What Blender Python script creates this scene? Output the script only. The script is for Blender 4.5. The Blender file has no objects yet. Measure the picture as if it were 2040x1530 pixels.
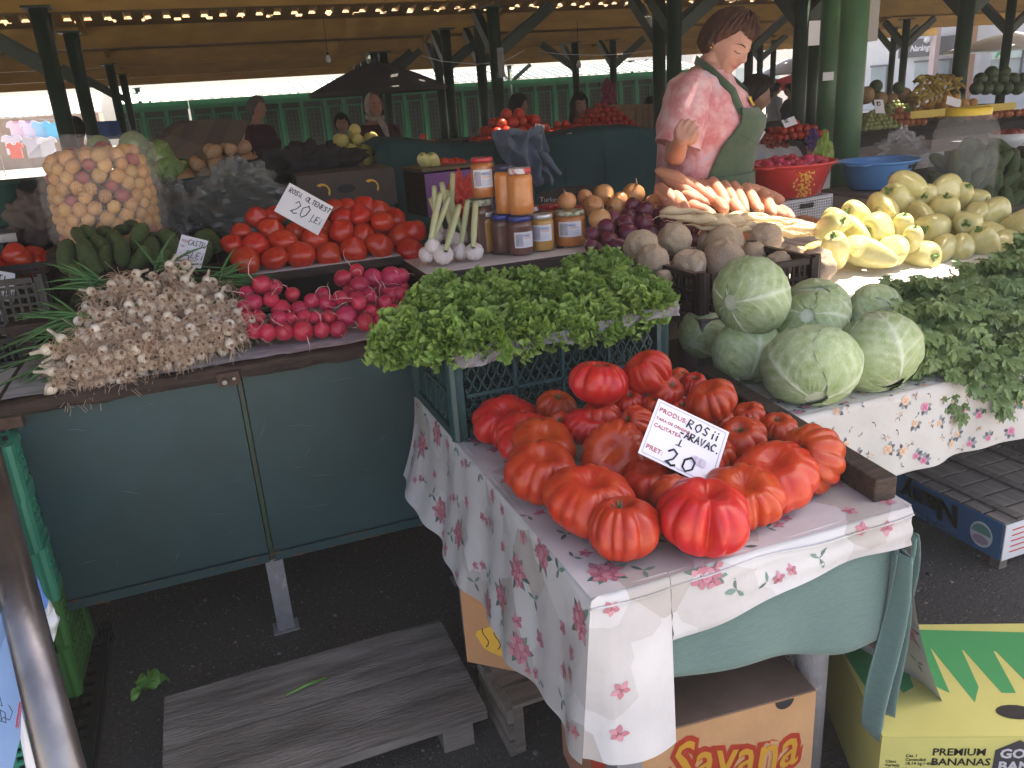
import bpy, bmesh, math, random
from math import sin, cos, pi, radians, sqrt, exp, atan2
from mathutils import Vector, Matrix, noise
random.seed(11)
S = bpy.context.scene
COL = S.collection
# ---------------------------------------------------------------- camera
FPX, CX, CY, CAMH = 1620.0, 1020.0, 765.0, 1.55
pt, rl, yw = radians(19.3), radians(4.0), radians(20.0)
FW = Vector((sin(yw)*cos(pt), cos(yw)*cos(pt), -sin(pt)))
_r = Vector((cos(yw), -sin(yw), 0)); _u = _r.cross(FW)
RT = _r*cos(rl) - _u*sin(rl); UP = _u*cos(rl) + _r*sin(rl)
CAM = Vector((0, 0, CAMH))
cd = bpy.data.cameras.new('camera'); co = bpy.data.objects.new('camera', cd); COL.objects.link(co)
co.matrix_world = Matrix(((RT.x, UP.x, -FW.x, 0), (RT.y, UP.y, -FW.y, 0), (RT.z, UP.z, -FW.z, CAMH), (0, 0, 0, 1)))
cd.sensor_width = 36; cd.lens = 36*FPX/2040; cd.clip_start = .02; cd.clip_end = 400
S.camera = co
# ---------------------------------------------------------------- light
SUN = Vector((0.46, 0.03, 0.86)).normalized()
EXPOSURE = 2.0
w = bpy.data.worlds.new('World'); S.world = w; w.use_nodes = True
nt = w.node_tree; bg = nt.nodes['Background']; sk = nt.nodes.new('ShaderNodeTexSky'); sk.sky_type = 'NISHITA'
sk.sun_disc = False; sk.dust_density = 4; sk.air_density = .8; sk.ozone_density = .6; sk.sun_elevation = math.asin(SUN.z); sk.sun_rotation = atan2(SUN.x, SUN.y)
nt.links.new(sk.outputs[0], bg.inputs[0]); bg.inputs[1].default_value = 0.15
sl = bpy.data.lights.new('sun', 'SUN'); sl.energy = 4.2; sl.angle = radians(.5); sl.color = (1, .93, .82)
so = bpy.data.objects.new('sun', sl); COL.objects.link(so); so.rotation_euler = SUN.to_track_quat('Z', 'Y').to_euler()
S.view_settings.view_transform = 'Standard'; S.view_settings.look = 'None'; S.view_settings.exposure = EXPOSURE; S.view_settings.gamma = 1
S.view_settings.use_white_balance = True; S.view_settings.white_balance_temperature = 7200; S.view_settings.white_balance_tint = 9
S.cycles.max_bounces = 9; S.cycles.diffuse_bounces = 7; S.cycles.transparent_max_bounces = 12; S.cycles.use_denoising = True
S.cycles.sample_clamp_indirect = 6
# ---------------------------------------------------------------- helpers
def ray(px, py): return FW*FPX + RT*(px-CX) - UP*(py-CY)
def at(px, py, z): d = ray(px, py); return CAM + d*((z-CAMH)/d.z)          # on a level plane
def aty(px, py, Y): d = ray(px, py); return CAM + d*(Y/d.y)                # on an upright plane facing the aisle
def atd(px, py, D): d = ray(px, py); return CAM + d*(D/FPX)                # at a depth
def depth(p): return (Vector(p)-CAM).dot(FW)
def ppm(p): return FPX/depth(p)
def axis_to(dx, dy, p):                                                    # a direction: dx right, dy up, rest towards the viewer
    v = (CAM-Vector(p)).normalized(); k = sqrt(max(0, 1-dx*dx-dy*dy)); return (RT*dx + UP*dy + v*k).normalized()
def R_(a, b): return random.uniform(a, b)

class MB:
    def __init__(s): s.v = []; s.f = []; s.m = []; s.M = Matrix.Identity(4)
    def add(s, vs, fs, mi=0):
        n = len(s.v); s.v += [tuple(s.M @ Vector(p)) for p in vs]; s.f += [tuple(i+n for i in f) for f in fs]; s.m += [mi]*len(fs)
    def box(s, c, d, mi=0, rz=0, M=None):
        c = Vector(c); hx, hy, hz = d[0]/2, d[1]/2, d[2]/2
        Rm = Matrix.Rotation(rz, 3, 'Z') if M is None else M
        vs = [c + Rm @ Vector((x*hx, y*hy, z*hz)) for x, y, z in ((-1,-1,-1),(1,-1,-1),(1,1,-1),(-1,1,-1),(-1,-1,1),(1,-1,1),(1,1,1),(-1,1,1))]
        s.add(vs, [(0,3,2,1),(4,5,6,7),(0,1,5,4),(1,2,6,5),(2,3,7,6),(3,0,4,7)], mi); return s
    def b2(s, a, b, mi=0): return s.box([(a[i]+b[i])/2 for i in range(3)], [abs(b[i]-a[i]) for i in range(3)], mi)
    def beam(s, a, b, w, h, mi=0):                                         # a box from a to b
        a, b = Vector(a), Vector(b); d = b-a; q = d.to_track_quat('X', 'Z').to_matrix()
        return s.box((a+b)/2, (d.length, w, h), mi, M=q)
    def tube(s, pts, rs, n=10, mi=0, cap=True):
        pts = [Vector(p) for p in pts]
        if not hasattr(rs, '__len__'): rs = [rs]*len(pts)
        vs = []; fs = []; prev = None
        for i, p in enumerate(pts):
            t = (pts[min(i+1, len(pts)-1)]-pts[max(i-1, 0)]); t = t.normalized() if t.length > 1e-9 else Vector((0,0,1))
            if prev is None: a = t.orthogonal().normalized()
            else: a = (prev - t*prev.dot(t)); a = a.normalized() if a.length > 1e-6 else t.orthogonal().normalized()
            prev = a; b = t.cross(a)
            for k in range(n): q = 2*pi*k/n; vs.append(p + (a*cos(q)+b*sin(q))*rs[i])
        for i in range(len(pts)-1):
            for k in range(n): k2 = (k+1)%n; fs.append((i*n+k, i*n+k2, (i+1)*n+k2, (i+1)*n+k))
        if cap and n > 2: fs.append(tuple(range(n-1, -1, -1))); fs.append(tuple(range((len(pts)-1)*n, len(pts)*n)))
        s.add(vs, fs, mi); return s
    def lathe(s, prof, n=24, c=(0,0,0), mi=0, sx=1, sy=1, fn=None):
        vs = []; fs = []; c = Vector(c)
        for i, (r, z) in enumerate(prof):
            for k in range(n):
                q = 2*pi*k/n; p = Vector((r*cos(q)*sx, r*sin(q)*sy, z))
                if fn: p = fn(p, q)
                vs.append(c+p)
        for i in range(len(prof)-1):
            for k in range(n): k2 = (k+1)%n; fs.append((i*n+k, i*n+k2, (i+1)*n+k2, (i+1)*n+k))
        s.add(vs, fs, mi); return s
    def grid(s, fn, nu, nv, mi=0, skip=None):
        vs = [fn(i/nu, j/nv) for j in range(nv+1) for i in range(nu+1)]; W = nu+1
        fs = [(j*W+i, j*W+i+1, (j+1)*W+i+1, (j+1)*W+i) for j in range(nv) for i in range(nu) if not (skip and skip(i, j))]
        s.add(vs, fs, mi); return s
    def poly(s, pts, mi=0): s.add(pts, [tuple(range(len(pts)))], mi); return s
    def build(s, name, mats, parent=None, smooth=False, label=None, loc=None):
        me = bpy.data.meshes.new(name); me.from_pydata(s.v, [], s.f); me.update()
        if not isinstance(mats, (list, tuple)): mats = [mats]
        for m in mats: me.materials.append(m)
        if len(mats) > 1: me.polygons.foreach_set('material_index', s.m)
        if smooth: me.polygons.foreach_set('use_smooth', [True]*len(s.f))
        o = bpy.data.objects.new(name, me); COL.objects.link(o)
        if parent: o.parent = parent
        if loc is not None: o.location = loc
        if label: o['label'] = label
        return o
def subd(o, n=1):
    m = o.modifiers.new('sub', 'SUBSURF'); m.levels = n; m.render_levels = n; return o
def tag(o, label, cat, group=None):
    o['label'] = label; o['category'] = cat
    if group: o['group'] = group
    return o
def thing(name, label, cat, loc=(0,0,0), rz=0, group=None):
    o = bpy.data.objects.new(name, None); COL.objects.link(o); o.location = loc; o.rotation_euler = (0,0,rz); o.empty_display_size = .1
    return tag(o, label, cat, group)
def kind(o, k): o['kind'] = k; return o
def dup(src, M, label=None, group=None, cat=None):
    def rec(o, par):
        c = o.copy(); COL.objects.link(c)
        if par: c.parent = par
        for ch in KIDS.get(o.name, []): rec(ch, c)
        return c
    if src.name not in KIDS: scan(src)
    c = rec(src, None); c.matrix_world = M
    if label: c['label'] = label
    if group: c['group'] = group
    if cat: c['category'] = cat
    return c
KIDS = {}
def scan(o):
    ks = [x for x in bpy.data.objects if x.parent == o]; KIDS[o.name] = ks
    for k in ks: scan(k)
class Proto:
    """first placement moves the source itself, later ones are copies"""
    def __init__(s, o): s.o = o; s.used = False; scan(o)
    def put(s, M, label, group=None):
        if not s.used: s.used = True; c = s.o; c.matrix_world = M; c['label'] = label
        else: c = dup(s.o, M, label)
        if group: c['group'] = group
        return c
def kill_unused(ps):
    for p in ps:
        if not p.used:
            for k in KIDS.get(p.o.name, []): bpy.data.objects.remove(k)
            bpy.data.objects.remove(p.o)
def TRS(loc, ax=None, spin=0, sc=1):
    """matrix with local Z along ax, spun about it"""
    q = (Vector(ax) if ax is not None else Vector((0,0,1))).to_track_quat('Z', 'Y').to_matrix().to_4x4()
    if not hasattr(sc, '__len__'): sc = (sc, sc, sc)
    return Matrix.Translation(loc) @ q @ Matrix.Rotation(spin, 4, 'Z') @ Matrix.Diagonal((*sc, 1))
NUM = ['', 'first', 'second', 'third', 'fourth', 'fifth', 'sixth', 'seventh', 'eighth', 'ninth', 'tenth', 'eleventh', 'twelfth', 'thirteenth', 'fourteenth', 'fifteenth', 'sixteenth', 'seventeenth', 'eighteenth']
# ---------------------------------------------------------------- materials
MATS = {}
def pm(name, c1, c2=None, sc=6, rough=.5, bump=0, bsc=40, metal=0, sss=0, rnd=0, spec=.5, alpha=1, trans=0, ior=1.45, det=4, stretch=None, c3=None, coat=0, contrast=(.35, .65), emit=0, two=None, sheen=0, sssr=None):
    if name in MATS: return MATS[name]
    m = bpy.data.materials.new(name); m.use_nodes = True; t = m.node_tree; N = t.nodes; L = t.links
    b = N['Principled BSDF']; I = b.inputs
    I['Base Color'].default_value = (*c1, 1); I['Roughness'].default_value = rough; I['Metallic'].default_value = metal
    I['Specular IOR Level'].default_value = spec; I['Alpha'].default_value = alpha; I['Transmission Weight'].default_value = trans; I['IOR'].default_value = ior
    I['Coat Weight'].default_value = coat; I['Sheen Weight'].default_value = sheen
    if sss: I['Subsurface Weight'].default_value = sss; I['Subsurface Radius'].default_value = sssr or (.02, .008, .004); I['Subsurface Scale'].default_value = .5
    tc = N.new('ShaderNodeTexCoord'); mp = N.new('ShaderNodeMapping'); L.new(tc.outputs['Object'], mp.inputs[0])
    if stretch: mp.inputs['Scale'].default_value = stretch
    oi = N.new('ShaderNodeObjectInfo')
    if c2 is not None or rnd:
        col = None
        if c2 is not None:
            nz = N.new('ShaderNodeTexNoise'); nz.noise_dimensions = '4D'; nz.inputs['Scale'].default_value = sc; nz.inputs['Detail'].default_value = det; nz.inputs['Roughness'].default_value = .6
            L.new(mp.outputs[0], nz.inputs['Vector'])
            mu = N.new('ShaderNodeMath'); mu.operation = 'MULTIPLY'; mu.inputs[1].default_value = 37; L.new(oi.outputs['Random'], mu.inputs[0]); L.new(mu.outputs[0], nz.inputs['W'])
            cr = N.new('ShaderNodeValToRGB'); e = cr.color_ramp.elements; e[0].position = contrast[0]; e[1].position = contrast[1]
            e[0].color = (*c1, 1); e[1].color = (*c2, 1)
            if c3 is not None: x = cr.color_ramp.elements.new(min(.98, contrast[1]+.1)); x.color = (*c3, 1)
            L.new(nz.outputs[0], cr.inputs[0]); col = cr.outputs[0]
        if rnd:
            hs = N.new('ShaderNodeHueSaturation')
            if col: L.new(col, hs.inputs['Color'])
            else: hs.inputs['Color'].default_value = (*c1, 1)
            mr = N.new('ShaderNodeMapRange'); mr.inputs[3].default_value = 1-rnd; mr.inputs[4].default_value = 1+rnd; L.new(oi.outputs['Random'], mr.inputs[0]); L.new(mr.outputs[0], hs.inputs['Value'])
            m2 = N.new('ShaderNodeMath'); m2.operation = 'MULTIPLY'; m2.inputs[1].default_value = 7.31; L.new(oi.outputs['Random'], m2.inputs[0])
            m3 = N.new('ShaderNodeMath'); m3.operation = 'FRACT'; L.new(m2.outputs[0], m3.inputs[0])
            m4 = N.new('ShaderNodeMapRange'); m4.inputs[3].default_value = .5-rnd*.06; m4.inputs[4].default_value = .5+rnd*.06; L.new(m3.outputs[0], m4.inputs[0]); L.new(m4.outputs[0], hs.inputs['Hue'])
            col = hs.outputs[0]
        L.new(col, I['Base Color'])
    if bump:
        bn = N.new('ShaderNodeTexNoise'); bn.inputs['Scale'].default_value = bsc; bn.inputs['Detail'].default_value = 3; L.new(mp.outputs[0], bn.inputs['Vector'])
        bp = N.new('ShaderNodeBump'); bp.inputs['Strength'].default_value = bump; bp.inputs['Distance'].default_value = .01; L.new(bn.outputs[0], bp.inputs['Height']); L.new(bp.outputs[0], I['Normal'])
    if emit: I['Emission Color'].default_value = (*c1, 1); I['Emission Strength'].default_value = emit
    MATS[name] = m; return m
def translucent(m, col, f=.35):
    t = m.node_tree; N = t.nodes; b = N['Principled BSDF']; o = N['Material Output']
    tr = N.new('ShaderNodeBsdfTranslucent'); tr.inputs[0].default_value = (*col, 1); mx = N.new('ShaderNodeMixShader'); mx.inputs[0].default_value = f
    t.links.new(b.outputs[0], mx.inputs[1]); t.links.new(tr.outputs[0], mx.inputs[2]); t.links.new(mx.outputs[0], o.inputs[0]); return m
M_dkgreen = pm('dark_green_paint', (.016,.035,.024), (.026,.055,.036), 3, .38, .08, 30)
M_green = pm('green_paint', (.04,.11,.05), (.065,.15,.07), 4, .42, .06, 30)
M_teal = pm('teal_paint', (.009,.038,.043), (.017,.058,.068), 2.2, .42, .15, 9, det=9, c3=(.045,.085,.09), contrast=(.35,.60))
M_yellow = pm('yellow_paint', (.42,.25,.05), (.30,.17,.04), 1.5, .6, .1, 20, stretch=(1,4,4))
M_roof = pm('roof_underside', (.40,.26,.10), (.24,.15,.07), .8, .6)
M_black = pm('black_plastic', (.008,.008,.01), rough=.4)
M_wood = pm('weathered_wood', (.10,.085,.075), (.19,.165,.15), 5, .75, .5, 30, stretch=(1,9,9), det=8)
M_dkwood = pm('dark_old_wood', (.018,.011,.009), (.065,.038,.028), 9, .7, .6, 50, stretch=(1,8,8), det=8)
M_white = pm('white_plastic', (.72,.72,.74), (.62,.61,.62), 3, .4)
M_steel = pm('galvanised_steel', (.28,.28,.29), (.16,.15,.15), 12, .42, .1, 60, metal=.7)
M_skin = pm('skin', (.50,.27,.21), (.45,.22,.165), 18, .5, .06, 200, sss=.12)
M_ink = pm('black_ink', (.012,.011,.013), rough=.6)
M_red = pm('red_ink', (.5,.03,.03), rough=.6)
M_paper = pm('white_card', (.78,.77,.82), (.72,.71,.77), 8, .45)
M_card = pm('brown_cardboard', (.42,.24,.12), (.34,.19,.095), 5, .8, .12, 60)
M_darkvoid = pm('dark_cloth', (.012,.011,.012), (.022,.018,.018), 6, .8, .3, 30)
# ================================================================ SETTING
def corrug(mb, x0, x1, ya, za, yb, zb, pitch=.25, dep=.035, th=0, mi=0):
    """a ribbed sheet whose ribs run from (ya,za) to (yb,zb)"""
    n = int((x1-x0)/pitch); prof = [(0,0),(.18,0),(.26,1),(.52,1),(.6,0)]
    xs = []
    for i in range(n):
        for a, h in prof: xs.append((x0+(i+a)*pitch, h*dep))
    xs.append((x1, 0)); vs = []
    for x, h in xs: vs += [(x, ya, za+h), (x, yb, zb+h)]
    mb.add(vs, [(2*i, 2*i+2, 2*i+3, 2*i+1) for i in range(len(xs)-1)], mi)
# ground
g = MB(); g.grid(lambda u, v: Vector((-60+160*u, -40+120*v, 0)), 8, 8)
M_asph = pm('asphalt', (.03,.028,.03), (.055,.052,.053), 90, .62, .9, 170, contrast=(.4,.62), c3=(.16,.15,.15))
kind(g.build('ground', M_asph), 'structure')
q = MB(); q.poly([(-13.9,4.4,.0045),(23.4,4.4,.0045),(23.4,26.1,.0045),(-13.9,26.1,.0045)]); kind(q.build('bounce_floor', pm('bounce_floor', (.30,.28,.26), (.20,.19,.18), 2, .8)), 'structure')  # unseen pale floor added to bounce sky light up to the roof
M_pave = pm('bounce_paving', (.42,.40,.37), (.34,.325,.30), 3, .85)  # pale ground added to bounce sunlight into the hall, unseen behind the camera
for a, b in (((-60,-40,.004),(100,.25,.004)),((25.5,.26,.004),(100,79,.004)),((-60,26.2,.004),(25.4,79,.004))):
    q = MB(); q.poly([(a[0],a[1],.004),(b[0],a[1],.004),(b[0],b[1],.004),(a[0],b[1],.004)]); kind(q.build('bounce_pavement', M_pave), 'structure')
# pebbled worn surface of the asphalt near the tables
g = MB(); rr = random.Random(3)
for k in range(15000):
    x = rr.uniform(-1.2, 3.4); y = rr.uniform(.7, 4.2); r = rr.uniform(.0014, .0045)*(2.2 if k % 23 == 0 else 1); h = r*.5; a = rr.uniform(0, pi)
    ps = [(x+r*cos(a+q*pi/2.5)*rr.uniform(.7,1.2), y+r*sin(a+q*pi/2.5)*rr.uniform(.7,1.2)) for q in range(5)]
    n = len(g.v); g.v += [(px, py, -.001) for px, py in ps] + [(x+(px-x)*.6, y+(py-y)*.6, h) for px, py in ps]
    fs = [(n+q, n+(q+1)%5, n+5+(q+1)%5, n+5+q) for q in range(5)] + [(n+5, n+6, n+7, n+8, n+9)]
    g.f += fs; g.m += [k % 3]*6
kind(g.build('gravel', [pm('stone_grey', (.14,.13,.13), rough=.55), pm('stone_dark', (.045,.042,.042), rough=.5), pm('stone_brown', (.16,.125,.10), rough=.6)]), 'stuff')
# ---- hall roof : low gables running along X, ribbed sheets, yellow girders, gaps at the joints
RX0, RX1 = -14, 23.5
roof = thing('market_roof', 'long yellow and brown market hall roof of ribbed sheets on girders', 'roof', (0,0,0))
BAY = 4.2; Y0 = .85; NB = 6
# outline of the wanted sun patch; an unseen roof gap is cut to it
hole = []
for (px, py, Yq) in ((1185,380,2.82),(1262,358,2.84),(1345,372,2.78),(1420,378,2.76),(1530,392,2.68),(1640,438,2.6),(1700,415,2.42),(1790,470,2.3),(1850,530,2.12),(1960,572,1.97),(1800,612,1.93),(1610,585,2.02),(1570,500,2.28),(1500,462,2.42),(1335,438,2.62),(1205,422,2.78)):
    p = aty(px, py, Yq); hole.append(p)
def roofz(y):
    t = ((y-Y0) % BAY)/BAY; return 2.86 + .62*(1-abs(2*t-1))
sheet = MB()
def on_roof(p):
    k = 2.2
    for _ in range(6): q = p+SUN*k; k += (roofz(q.y)-q.z)/SUN.z
    return p+SUN*k
HP = [on_roof(p) for p in hole]
def inpoly(x, y, P):
    c = False; j = len(P)-1
    for i in range(len(P)):
        if (P[i].y > y) != (P[j].y > y) and x < (P[j].x-P[i].x)*(y-P[i].y)/(P[j].y-P[i].y)+P[i].x: c = not c
        j = i
    return c
hx0, hx1 = min(p.x for p in HP)-.3, max(p.x for p in HP)+.3
for b in range(NB):
    y0 = Y0+b*BAY; ym = y0+BAY/2; y1 = y0+BAY; g_ = .07
    for (ya, yb) in ((y0, ym), (ym, y1)):
        za = 2.86 if ya != ym else 3.48; zb = 3.48 if yb == ym else 2.86
        if b == 0:
            corrug(sheet, RX0, hx0, ya, za, yb, zb); corrug(sheet, hx1, RX1, ya, za, yb, zb)
            n = int((hx1-hx0)/.05); m = int((yb-ya)/.05)
            for i in range(n):
                for j in range(m):
                    xa = hx0+(hx1-hx0)*i/n; xb = hx0+(hx1-hx0)*(i+1)/n; yy = ya+(yb-ya)*j/m; yz = ya+(yb-ya)*(j+1)/m
                    if inpoly((xa+xb)/2, (yy+yz)/2, HP): continue
                    sheet.poly([(xa,yy,za+(zb-za)*j/m),(xb,yy,za+(zb-za)*j/m),(xb,yz,za+(zb-za)*(j+1)/m),(xa,yz,za+(zb-za)*(j+1)/m)])
        else:
            # light leaks under the raised ribs where the sheet meets the girder : a comb of small openings
            e = .08; f_ = (yb-ya); zs = (zb-za)/f_
            g0 = .13; sheet.poly([(RX0,ya,za),(RX1,ya,za),(RX1,ya+g0,za+zs*g0),(RX0,ya+g0,za+zs*g0)]); sheet.poly([(RX0,yb-g0,zb-zs*g0),(RX1,yb-g0,zb-zs*g0),(RX1,yb,zb),(RX0,yb,zb)])
            ya, za, yb, zb = ya+g0, za+zs*g0, yb-g0, zb-zs*g0
            corrug(sheet, RX0, RX1, ya+e, za+zs*e, yb-e, zb-zs*e)
            p_ = .42; n = int((RX1-RX0)/p_)
            for i in range(n):
                xa = RX0+i*p_; xb = xa+p_*.78
                sheet.poly([(xa,ya,za),(xb,ya,za),(xb,ya+e,za+zs*e),(xa,ya+e,za+zs*e)])
                sheet.poly([(xa,yb-e,zb-zs*e),(xb,yb-e,zb-zs*e),(xb,yb,zb),(xa,yb,zb)])
                if i % 5 == 3 or random.random() < .25:
                    sheet.poly([(xb,ya,za),(xa+p_,ya,za),(xa+p_,ya+e,za+zs*e),(xb,ya+e,za+zs*e)])
sheet.build('roof_sheet', M_roof, roof)
for b in range(NB+1):
    y = Y0+b*BAY
    q = MB(); q.b2((RX0,y-.09,2.58),(RX1,y+.09,2.845)); q.b2((RX0,y-.1,2.846),(RX1,y+.1,2.858)); q.build('girder', M_yellow, roof)
    if 0 < b < NB:
        q = MB(); q.b2((RX0,y+BAY/2-.05,3.28),(RX1,y+BAY/2+.05,3.46)); q.build('ridge_beam', M_yellow, roof)
        for s_ in (.25, .75):
            q = MB(); z_ = 2.86+.62*(1-abs(2*s_-1)); q.b2((RX0,y+BAY*s_-.04,z_-.13),(RX1,y+BAY*s_+.04,z_-.012)); q.build('purlin', M_yellow, roof)
for X in [RX0+1+i*6.0 for i in range(10)]:
    q = MB()
    for b in range(1, NB):
        y = Y0+b*BAY; q.beam((X,y+.1,2.79),(X,y+BAY/2-.06,3.36),.07,.1); q.beam((X,y+BAY-.1,2.79),(X,y+BAY/2+.06,3.36),.07,.1)
    q.build('rafter', M_yellow, roof)
# ---- columns: (px, py, width in photo px, has arms, material)
def column(px, py, wpx, label, arms=True, mat=None, dia=.15, group='green steel columns of the hall', top=2.565, adir=1):
    D = dia*FPX/wpx; p = atd(px, py, D); p.z = 0
    t = thing('column', label, 'column', p, 0, group); r = dia/2
    m = MB(); m.tube([(0,0,0),(0,0,top)], r, 16); m.build('shaft', mat or M_dkgreen, t, True)
    m = MB(); m.box((0,0,.012),(dia*1.8,dia*1.8,.024)); m.build('base_plate', mat or M_dkgreen, t)
    if arms:
        m = MB(); m.beam((0,0,2.05),(.75*adir,0,2.57),.09,.12); m.box((0,0,top+.01),(dia*1.6,dia*1.6,.02)); m.build('arm', mat or M_dkgreen, t)
        m = MB(); m.beam((0,0,2.05),(0,.6,2.57),.09,.12); m.build('arm', mat or M_dkgreen, t)
    return t
cl = [(113,180,33,'leftmost dark green column in front of the hanging shirts',1,-1),(165,180,26,'dark green column second from the left, leaning shadow beside the shirts',1,-1),
(222,150,17,'third column from the left above the striped parasol',1,-1),(248,170,14,'fourth column from the left above the striped parasol',1,-1),(276,190,10,'fifth thin far column left of the kiosk roof',1,-1),(300,200,8,'sixth thin far column before the kiosk roof',1,-1),
(600,220,6,'leftmost of the far thin columns right of the bald man',0,1),(612,220,6,'second far thin column right of the bald man',0,1),(645,210,8,'third far thin column before the grey parasol',0,1),(660,210,8,'fourth far thin column before the grey parasol',0,1),(680,212,9,'fifth far thin column before the grey parasol',0,1),
(722,170,12,'far column left of the headscarf woman',1,1),(736,160,13,'far column right behind the headscarf woman',1,1),(753,180,15,'column just right of the headscarf woman',1,1),(772,180,15,'column right of the headscarf woman, outer one of its pair',1,1),
(874,140,17,'left column of the middle pair above the long cucumbers',1,1),(893,140,20,'right column of the middle pair above the long cucumbers',1,1),
(960,150,20,'left column of the pair with the meter box',1,1),(988,120,25,'right column of the pair carrying the grey meter box',1,1),
(1018,190,9,'thin far column right of the meter box pair',1,1),(1106,170,7,'thin far column left of the long haired person',1,1),(1147,150,14,'column above the long haired person with forked arms',1,-1),(1222,150,14,'column by the stacked crates with a red bag hung on it',1,1),(1256,165,8,'thin far column behind the crates',1,1),(1266,165,8,'second thin far column behind the crates',0,1),
(1313,100,26,'left column of the pair behind the pink shirted vendor',1,1),(1343,100,30,'right column of the pair behind the pink shirted vendor',1,1),
(1490,180,17,'dark column right behind the vendor in profile',1,1),(1512,185,12,'dark column left of the red umbrella',1,1),(1538,180,11,'dark thin column over the red umbrella',0,1),
(1594,120,30,'broad dark column left of the papered column',1,1),(1618,140,24,'dark column directly left of the big bright green pair',0,1),
(1777,120,12,'thin column in front of the white shop wall',1,1),(1800,120,14,'second thin column in front of the white shop wall',1,1),(1917,100,30,'broad dark column right of the shop sign',1,1),(2003,110,18,'dark column near the right edge by the green sign',1,1)]
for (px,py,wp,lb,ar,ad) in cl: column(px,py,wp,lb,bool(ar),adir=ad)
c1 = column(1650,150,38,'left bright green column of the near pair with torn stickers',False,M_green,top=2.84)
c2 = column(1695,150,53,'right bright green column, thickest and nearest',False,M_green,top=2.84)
# papers and boxes hung on columns
def flat_box(name, label, cat, px, py, D, w, h, d, mat, group=None):
    p = atd(px, py, D); m = MB(); m.box((0,0,0),(w,d,h)); o = m.build(name, mat); o.location = p; o.rotation_euler = (0,0,-.3); return tag(o, label, cat, group)
flat_box('paper_notice','white notice sheet fixed high on the dark column beside the green pair','notice',1622,66,5.35,.075,.15,.004,M_paper)
flat_box('paper_notice','small torn white sticker on the left bright green column','notice',1650,152,6.22,.085,.06,.003,M_paper)
flat_box('meter_box','grey electric meter box on the middle column pair','meter box',998,125,9.4,.07,.32,.09,M_steel)
flat_box('meter_box','dark and grey electric box high on the bright green column','meter box',1733,32,4.5,.06,.26,.09,pm('warm_grey_box',(.3,.27,.25),rough=.5))
# ---- kiosk row behind the hall
M_kroof = pm('pale_sheet', (.5,.54,.5), (.38,.42,.4), 2, .5)
M_kgreen = pm('kiosk_green', (.02,.22,.11), (.03,.28,.14), 2, .45)
M_kdark = pm('kiosk_inside', (.02,.025,.03), (.05,.055,.06), 1.5, .6)
M_mesh = pm('mesh_wire', (.12,.16,.15), rough=.5)
KY = 27.0
def kiosk(x0, x1, label):
    t = thing('kiosk', label, 'kiosk', ((x0+x1)/2, KY, 0), 0, 'row of green market kiosks'); h = (x1-x0)/2
    m = MB(); m.b2((-h+.03,.3,0),(h-.03,1.5,2.0)); m.build('wall', M_kdark, t)
    m = MB(); corrug(m, -h, h, -.35, 2.13, 1.5, 2.52, .28, .05); m.build('roof', M_kroof, t)
    m = MB(); m.b2((-h,-.35,1.88),(h,-.27,2.12)); m.b2((-h,-.42,2.0),(h,-.352,2.11)); m.build('gutter', M_kgreen, t)
    for xx in (-h+.06, -h/3, h/3, ):
        m = MB(); m.b2((xx-.05,-.05,0),(xx+.05,.05,1.88)); m.build('post', M_kgreen, t)
    for (a, b) in ((-h+.14,-h/3-.08),(-h/3+.08,h/3-.08),(h/3+.08,h-.04)):
        d = MB(); d.b2((a,0,.1),(a+.04,.04,1.72)); d.b2((b-.04,0,.1),(b,.04,1.72)); d.b2((a+.04,0,1.68),(b-.04,.04,1.72)); d.b2((a+.04,0,.1),(b-.04,.04,.16))
        dm = d.build('mesh_door', M_kgreen, t); d = MB()
        n = int((b-a)/.12)
        for i in range(1, n): x = a+(b-a)*i/n; d.b2((x-.005,.015,.16),(x+.005,.025,1.68))
        for i in range(1, 12): z = .16+1.52*i/12; d.b2((a+.04,.026,z-.005),(b-.04,.034,z+.005))
        d.build('wire_mesh', M_mesh, dm)
kn = ['leftmost green kiosk behind the bald man','second green kiosk from the left under pale ribbed roof','third green kiosk behind the grey parasol','fourth green kiosk behind the headscarf woman','fifth green kiosk behind the middle columns','sixth green kiosk behind the dark haired seller','seventh green kiosk behind the long haired person','eighth green kiosk behind the stacked crates','ninth green kiosk just left of the vendor','tenth green kiosk hidden mostly by the vendor']
for i in range(10): kiosk(-1.6+i*1.95, -1.6+(i+1)*1.95-.02, kn[i])
# ================================================================ TABLES, COUNTERS, CRATES
# ---- patterned cloth: fn(u,v) in metres -> point ; flowers are thin petals riding on the same mesh
def petal(mb, F, cx, cy, ang, L, Wd, mi, lift=.0009, tip=.5):
    """a petal/leaf outline from (cx,cy) outwards"""
    pts = []; ca, sa = cos(ang), sin(ang)
    for a, b in ((0,0),(.25,.6),(tip,1),(.8,.6),(1,0),(.8,-.6),(tip,-1),(.25,-.6)):
        x = a*L; y = b*Wd/2; u = cx+x*ca-y*sa; v = cy+x*sa+y*ca
        p = F(u, v)
        if p is None: return
        e = .004; q1 = F(u+e, v); q2 = F(u, v+e)
        if q1 is None or q2 is None: return
        n = (q1-p).cross(q2-p); n.normalize(); pts.append(p+n*(lift*mb.side))
    mb.poly(pts, mi)
def flower(mb, F, u, v, r, rnd, c0=1):
    a0 = rnd.uniform(0, 6)
    for k in range(5): petal(mb, F, u, v, a0+k*2*pi/5+rnd.uniform(-.15,.15), r*rnd.uniform(.8,1.1), r*.62, c0+(k % 2), .0010+.0001*k)
    for k in range(3): petal(mb, F, u, v, a0+k*2.1+.6, r*.3, r*.16, 3, .0019)
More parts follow.
